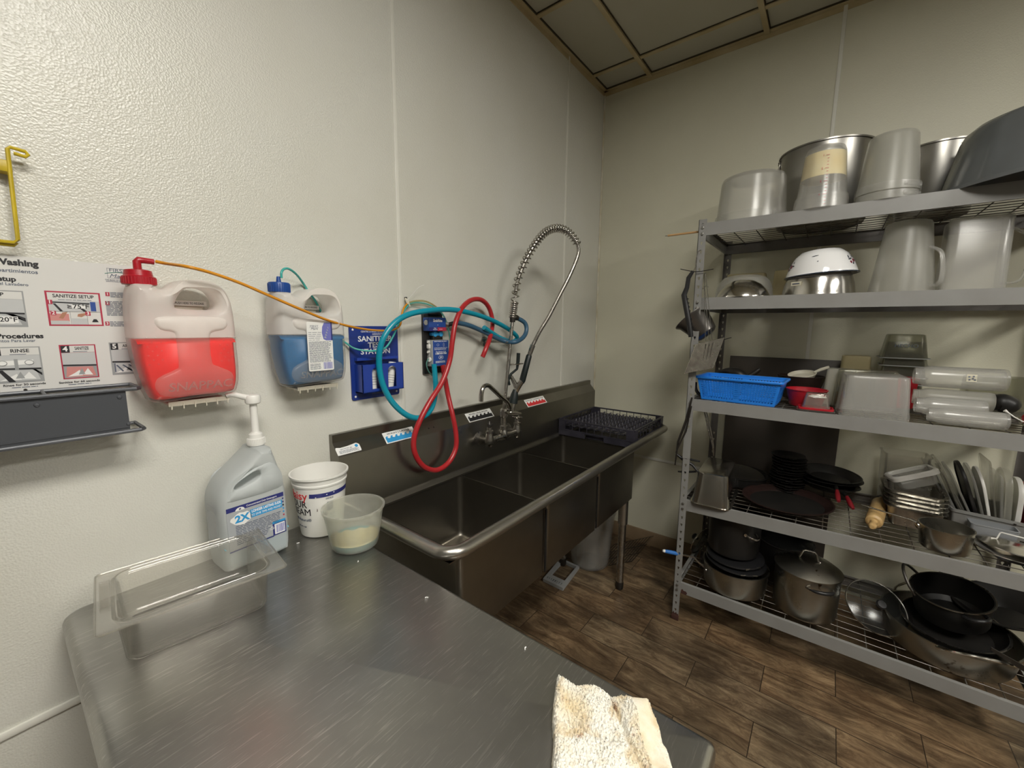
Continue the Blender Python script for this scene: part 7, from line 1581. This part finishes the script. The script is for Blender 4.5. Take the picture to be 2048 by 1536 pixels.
for a0 in (78, -8, 205):
    g = G('dark_steel' if a0 == 78 else 'black_plastic'); pts = []
    n_ = 11; sp_ = 74 if a0 == 78 else 34
    for k in range(n_):
        a = R(a0-sp_/2+sp_*k/(n_-1)); rr_ = 0.118+(0.022 if a0 == 78 else 0.032)*math.sin(PI*k/(n_-1))**0.6; pts.append((rr_*math.cos(a), rr_*math.sin(a), 0.096+(0.078 if a0 == 78 else 0.012)*math.sin(PI*k/(n_-1))))
    g.tube(pts, 0.0055 if a0 == 78 else 0.007, 8); part(g, 'loop_handle', t)
g = G('dull_chrome'); g.lathe([(0.117, 0.110), (0.1215, 0.110), (0.1215, 0.1135), (0.117, 0.1135)], 56); part(g, 'rim', t)
t = pot('black_saute_pan', -0.392, -1.818, T5+0.064, 0.132, 0.150, 0.046, 'nonstick', 'black frying pan lying between the wide scorched pan and the open black pot', 'pan', rot=(R(-5), R(-6), 0))
g = G('dull_chrome'); g.lathe([(0.151, 0.043), (0.1555, 0.043), (0.1555, 0.0465), (0.151, 0.0465)], 56); part(g, 'rim', t)
t = pot('black_wok', -0.265, -1.985, T5+0.130, 0.085, 0.150, 0.060, 'nonstick', 'large black wok resting on the wide pan at the right end of the bottom shelf', 'wok', rot=(R(-10), R(-6), 0))
g = G('dull_chrome'); g.tube([(0, 0, 0.003), (0.04, -0.06, 0.006), (0.06, -0.14, 0.008)], [0.007, 0.010, 0.012], 10)
g2 = G('dark_metal'); P_a, P_b = onX(1982, 1298, -0.60), onX(2060, 1345, -0.60)
g2.loft([[P_a+Vector((0, 0, -0.006)), P_a+Vector((0, 0, 0.006)), P_a+Vector((0.004, 0, 0.006)), P_a+Vector((0.004, 0, -0.006))], [P_b+Vector((0, 0, -0.011)), P_b+Vector((0, 0, 0.011)), P_b+Vector((0.004, 0, 0.011)), P_b+Vector((0.004, 0, -0.011))]])
solo(g2, 'flat_pan_handle', 'flat steel utensil handle sticking out of the wide pan toward the right', 'utensil', loc=tuple(P_a), w=True)
g.bm.free()
t = thing('black_cutting_box', 'small black plastic box at the back left corner of the bottom shelf', 'box', (-0.180, -0.905, T5)); g = G('black_plastic'); container(g, 0.09, 0.085, 0.10, 0.095, 0.07, 0.003, 0.01, 0.01, 0.002); part(g, 'box_body', t)

# ------------------------------------------------------------ things hung on the left end of the unit
def X_(px, py, v): return onX(px, py, v)
for k, (a, b, v, lab) in enumerate((((1361, 538), (1427, 538), -0.655, 'upper black hook rod pushed through the left post'), ((1438, 682), (1463, 675), -0.60, 'lower black hook rod beside the steel turner'))):
    p, q = X_(*a, v), X_(*b, v); m_ = (p+q)/2+Vector((0, 0, -0.012 if k == 0 else 0)); g = G('dark_metal'); g.tube([p, m_, q], 0.0018, 7, sub=4); solo(g, 'hook_rod', lab, 'hook', loc=tuple(p), w=True)
v = -0.665
t = thing('black_peeler', 'black plastic handled peeler hanging on the left post by a wire loop', 'peeler', tuple(X_(1385, 540, v)))
P = [X_(1386, 542, v), X_(1377, 556, v), X_(1374, 575, v), X_(1368, 590, v), X_(1372, 612, v), X_(1378, 645, v), X_(1382, 674, v)]
g = G('black_plastic'); g.tube(P, [0.007, 0.010, 0.010, 0.012, 0.0125, 0.012, 0.0105], 12)
for k in range(8): q = X_(1370+1.3*k, 598+8*k, v); g.box(tuple(q+Vector((0, -0.012, 0))), (0.012, 0.006, 0.005))
part(g, 'handle', t, w=True); g = G('dull_chrome'); g.tube([X_(1384, 545, v), X_(1390, 536, v), X_(1393, 515, v), X_(1397, 503, v), X_(1402, 500, v)], 0.0018, 7, sub=4); part(g, 'wire_loop', t, w=True)
v = -0.672
t = thing('steel_turner', 'steel wire-handled turner with a flat blade hanging from the left post', 'turner', tuple(X_(1412, 544, v)))
g = G('chrome')
for a, b in (((1411, 545), (1424, 680)), ((1409, 570), (1418, 680)), ((1408, 572), (1411, 682))): g.tube([X_(*a, v), X_(*b, v)], 0.0014, 6)
g.tube([X_(1405, 578, v), X_(1412, 572, v), X_(1417, 574, v)], 0.0014, 6); g.tube([X_(1411, 545, v), X_(1408, 548, v), X_(1409, 572, v)], 0.0014, 6); part(g, 'wire_handle', t, w=True)
g = G('dull_chrome'); C_ = [X_(1391, 689, v), X_(1448, 675, v), X_(1427, 736, v), X_(1370, 747, v)]; th3 = Vector((0.0016, 0, 0)); bend = [Vector((0.006, 0, 0)), Vector((0.006, 0, 0)), Vector((-0.004, 0, 0)), Vector((-0.004, 0, 0))]
g.loft([[c-th3+b for c, b in zip(C_, bend)], [c+b for c, b in zip(C_, bend)]])
g.mat('dull_chrome'); 
for a, b in (((1418, 686), (1412, 722)), ((1425, 684), (1419, 716)), ((1411, 688), (1404, 735))): g.tube([X_(*a, v-0.001), X_(*b, v-0.001)], 0.0013, 6)
g.mat('chrome'); g.tube([c-th3*0.5+b for c, b in zip(C_, bend)], 0.0018, 6, closed=True); part(g, 'blade', t, w=True)
v = -0.585
a, b = X_(1400, 648, v), X_(1392, 655, v); cen3 = Vector((v, -0.790, 1.468)); t = thing('conical_strainer', 'dark steel conical strainer hanging behind the left post', 'strainer', tuple(cen3))
g = G('dark_steel'); Mc = frame_from(X_(1388, 640, v), X_(1432, 690, v)-X_(1388, 640, v)); g.lathe([(0.082, -0.022), (0.087, -0.020), (0.086, -0.015), (0.075, -0.004), (0.052, 0.085), (0.040, 0.094), (0, 0.096), (0, 0.092), (0.038, 0.090), (0.048, 0.082), (0.071, -0.006), (0.080, -0.018)], 40, Mc); part(g, 'cone', t, w=True)
g = G('chrome'); g.tube([X_(1418, 655, v-0.03), X_(1409, 632, v-0.03), X_(1412, 606, v-0.03)], 0.0018, 7, sub=4); part(g, 'wire_hook', t, w=True)
v = -0.655
t = thing('black_tongs', 'black tongs hanging below the third shelf beside the left post', 'tongs', tuple(X_(1378, 800, v)))
g = G('dark_metal'); g.tube([X_(1384, 795, v), X_(1372, 842, v), X_(1356, 884, v), X_(1350, 930, v)], [0.004, 0.006, 0.005, 0.003], 8); part(g, 'arm', t, w=True)
g = G('dark_metal'); g.tube([X_(1383, 812, v-0.008), X_(1372, 862, v-0.008), X_(1359, 888, v-0.008), X_(1352, 905, v-0.008)], [0.003, 0.004, 0.004, 0.003], 8); part(g, 'arm', t, w=True)
v = -0.60
t = thing('steel_tongs', 'thin steel tongs hanging just inside the left post under the third shelf', 'tongs', tuple(X_(1410, 824, v)))
for d in (0, 4):
    g = G('dull_chrome'); g.tube([X_(1409+d, 824, v), X_(1417+d, 860, v), X_(1425+d*0.4, 892, v), X_(1427, 912, v)], [0.003, 0.004, 0.003, 0.002], 8, sub=3); part(g, 'arm', t, w=True)
g = G('black_plastic'); g.tube([X_(1354, 909, -.62), X_(1368, 920, -.62), X_(1385, 930, -.62), X_(1396, 944, -.62)], [0.006, 0.009, 0.007, 0.004], 10); g.tube([X_(1372, 917, -.62), X_(1400, 923, -.62)], [0.007, 0.004], 8)
solo(g, 'black_spatula', 'black plastic spatula end beside the steel food pan, left of the post', 'spatula', loc=tuple(X_(1354, 909, -.62)), w=True)
g = G('black_plastic'); g.tube([X_(1356, 943, -.6), X_(1372, 944, -.6), X_(1392, 943, -.6)], [0.004, 0.006, 0.005], 8)
solo(g, 'black_ladle_end', 'short black utensil end below the black spatula', 'utensil', loc=tuple(X_(1356, 943, -.6)), w=True)
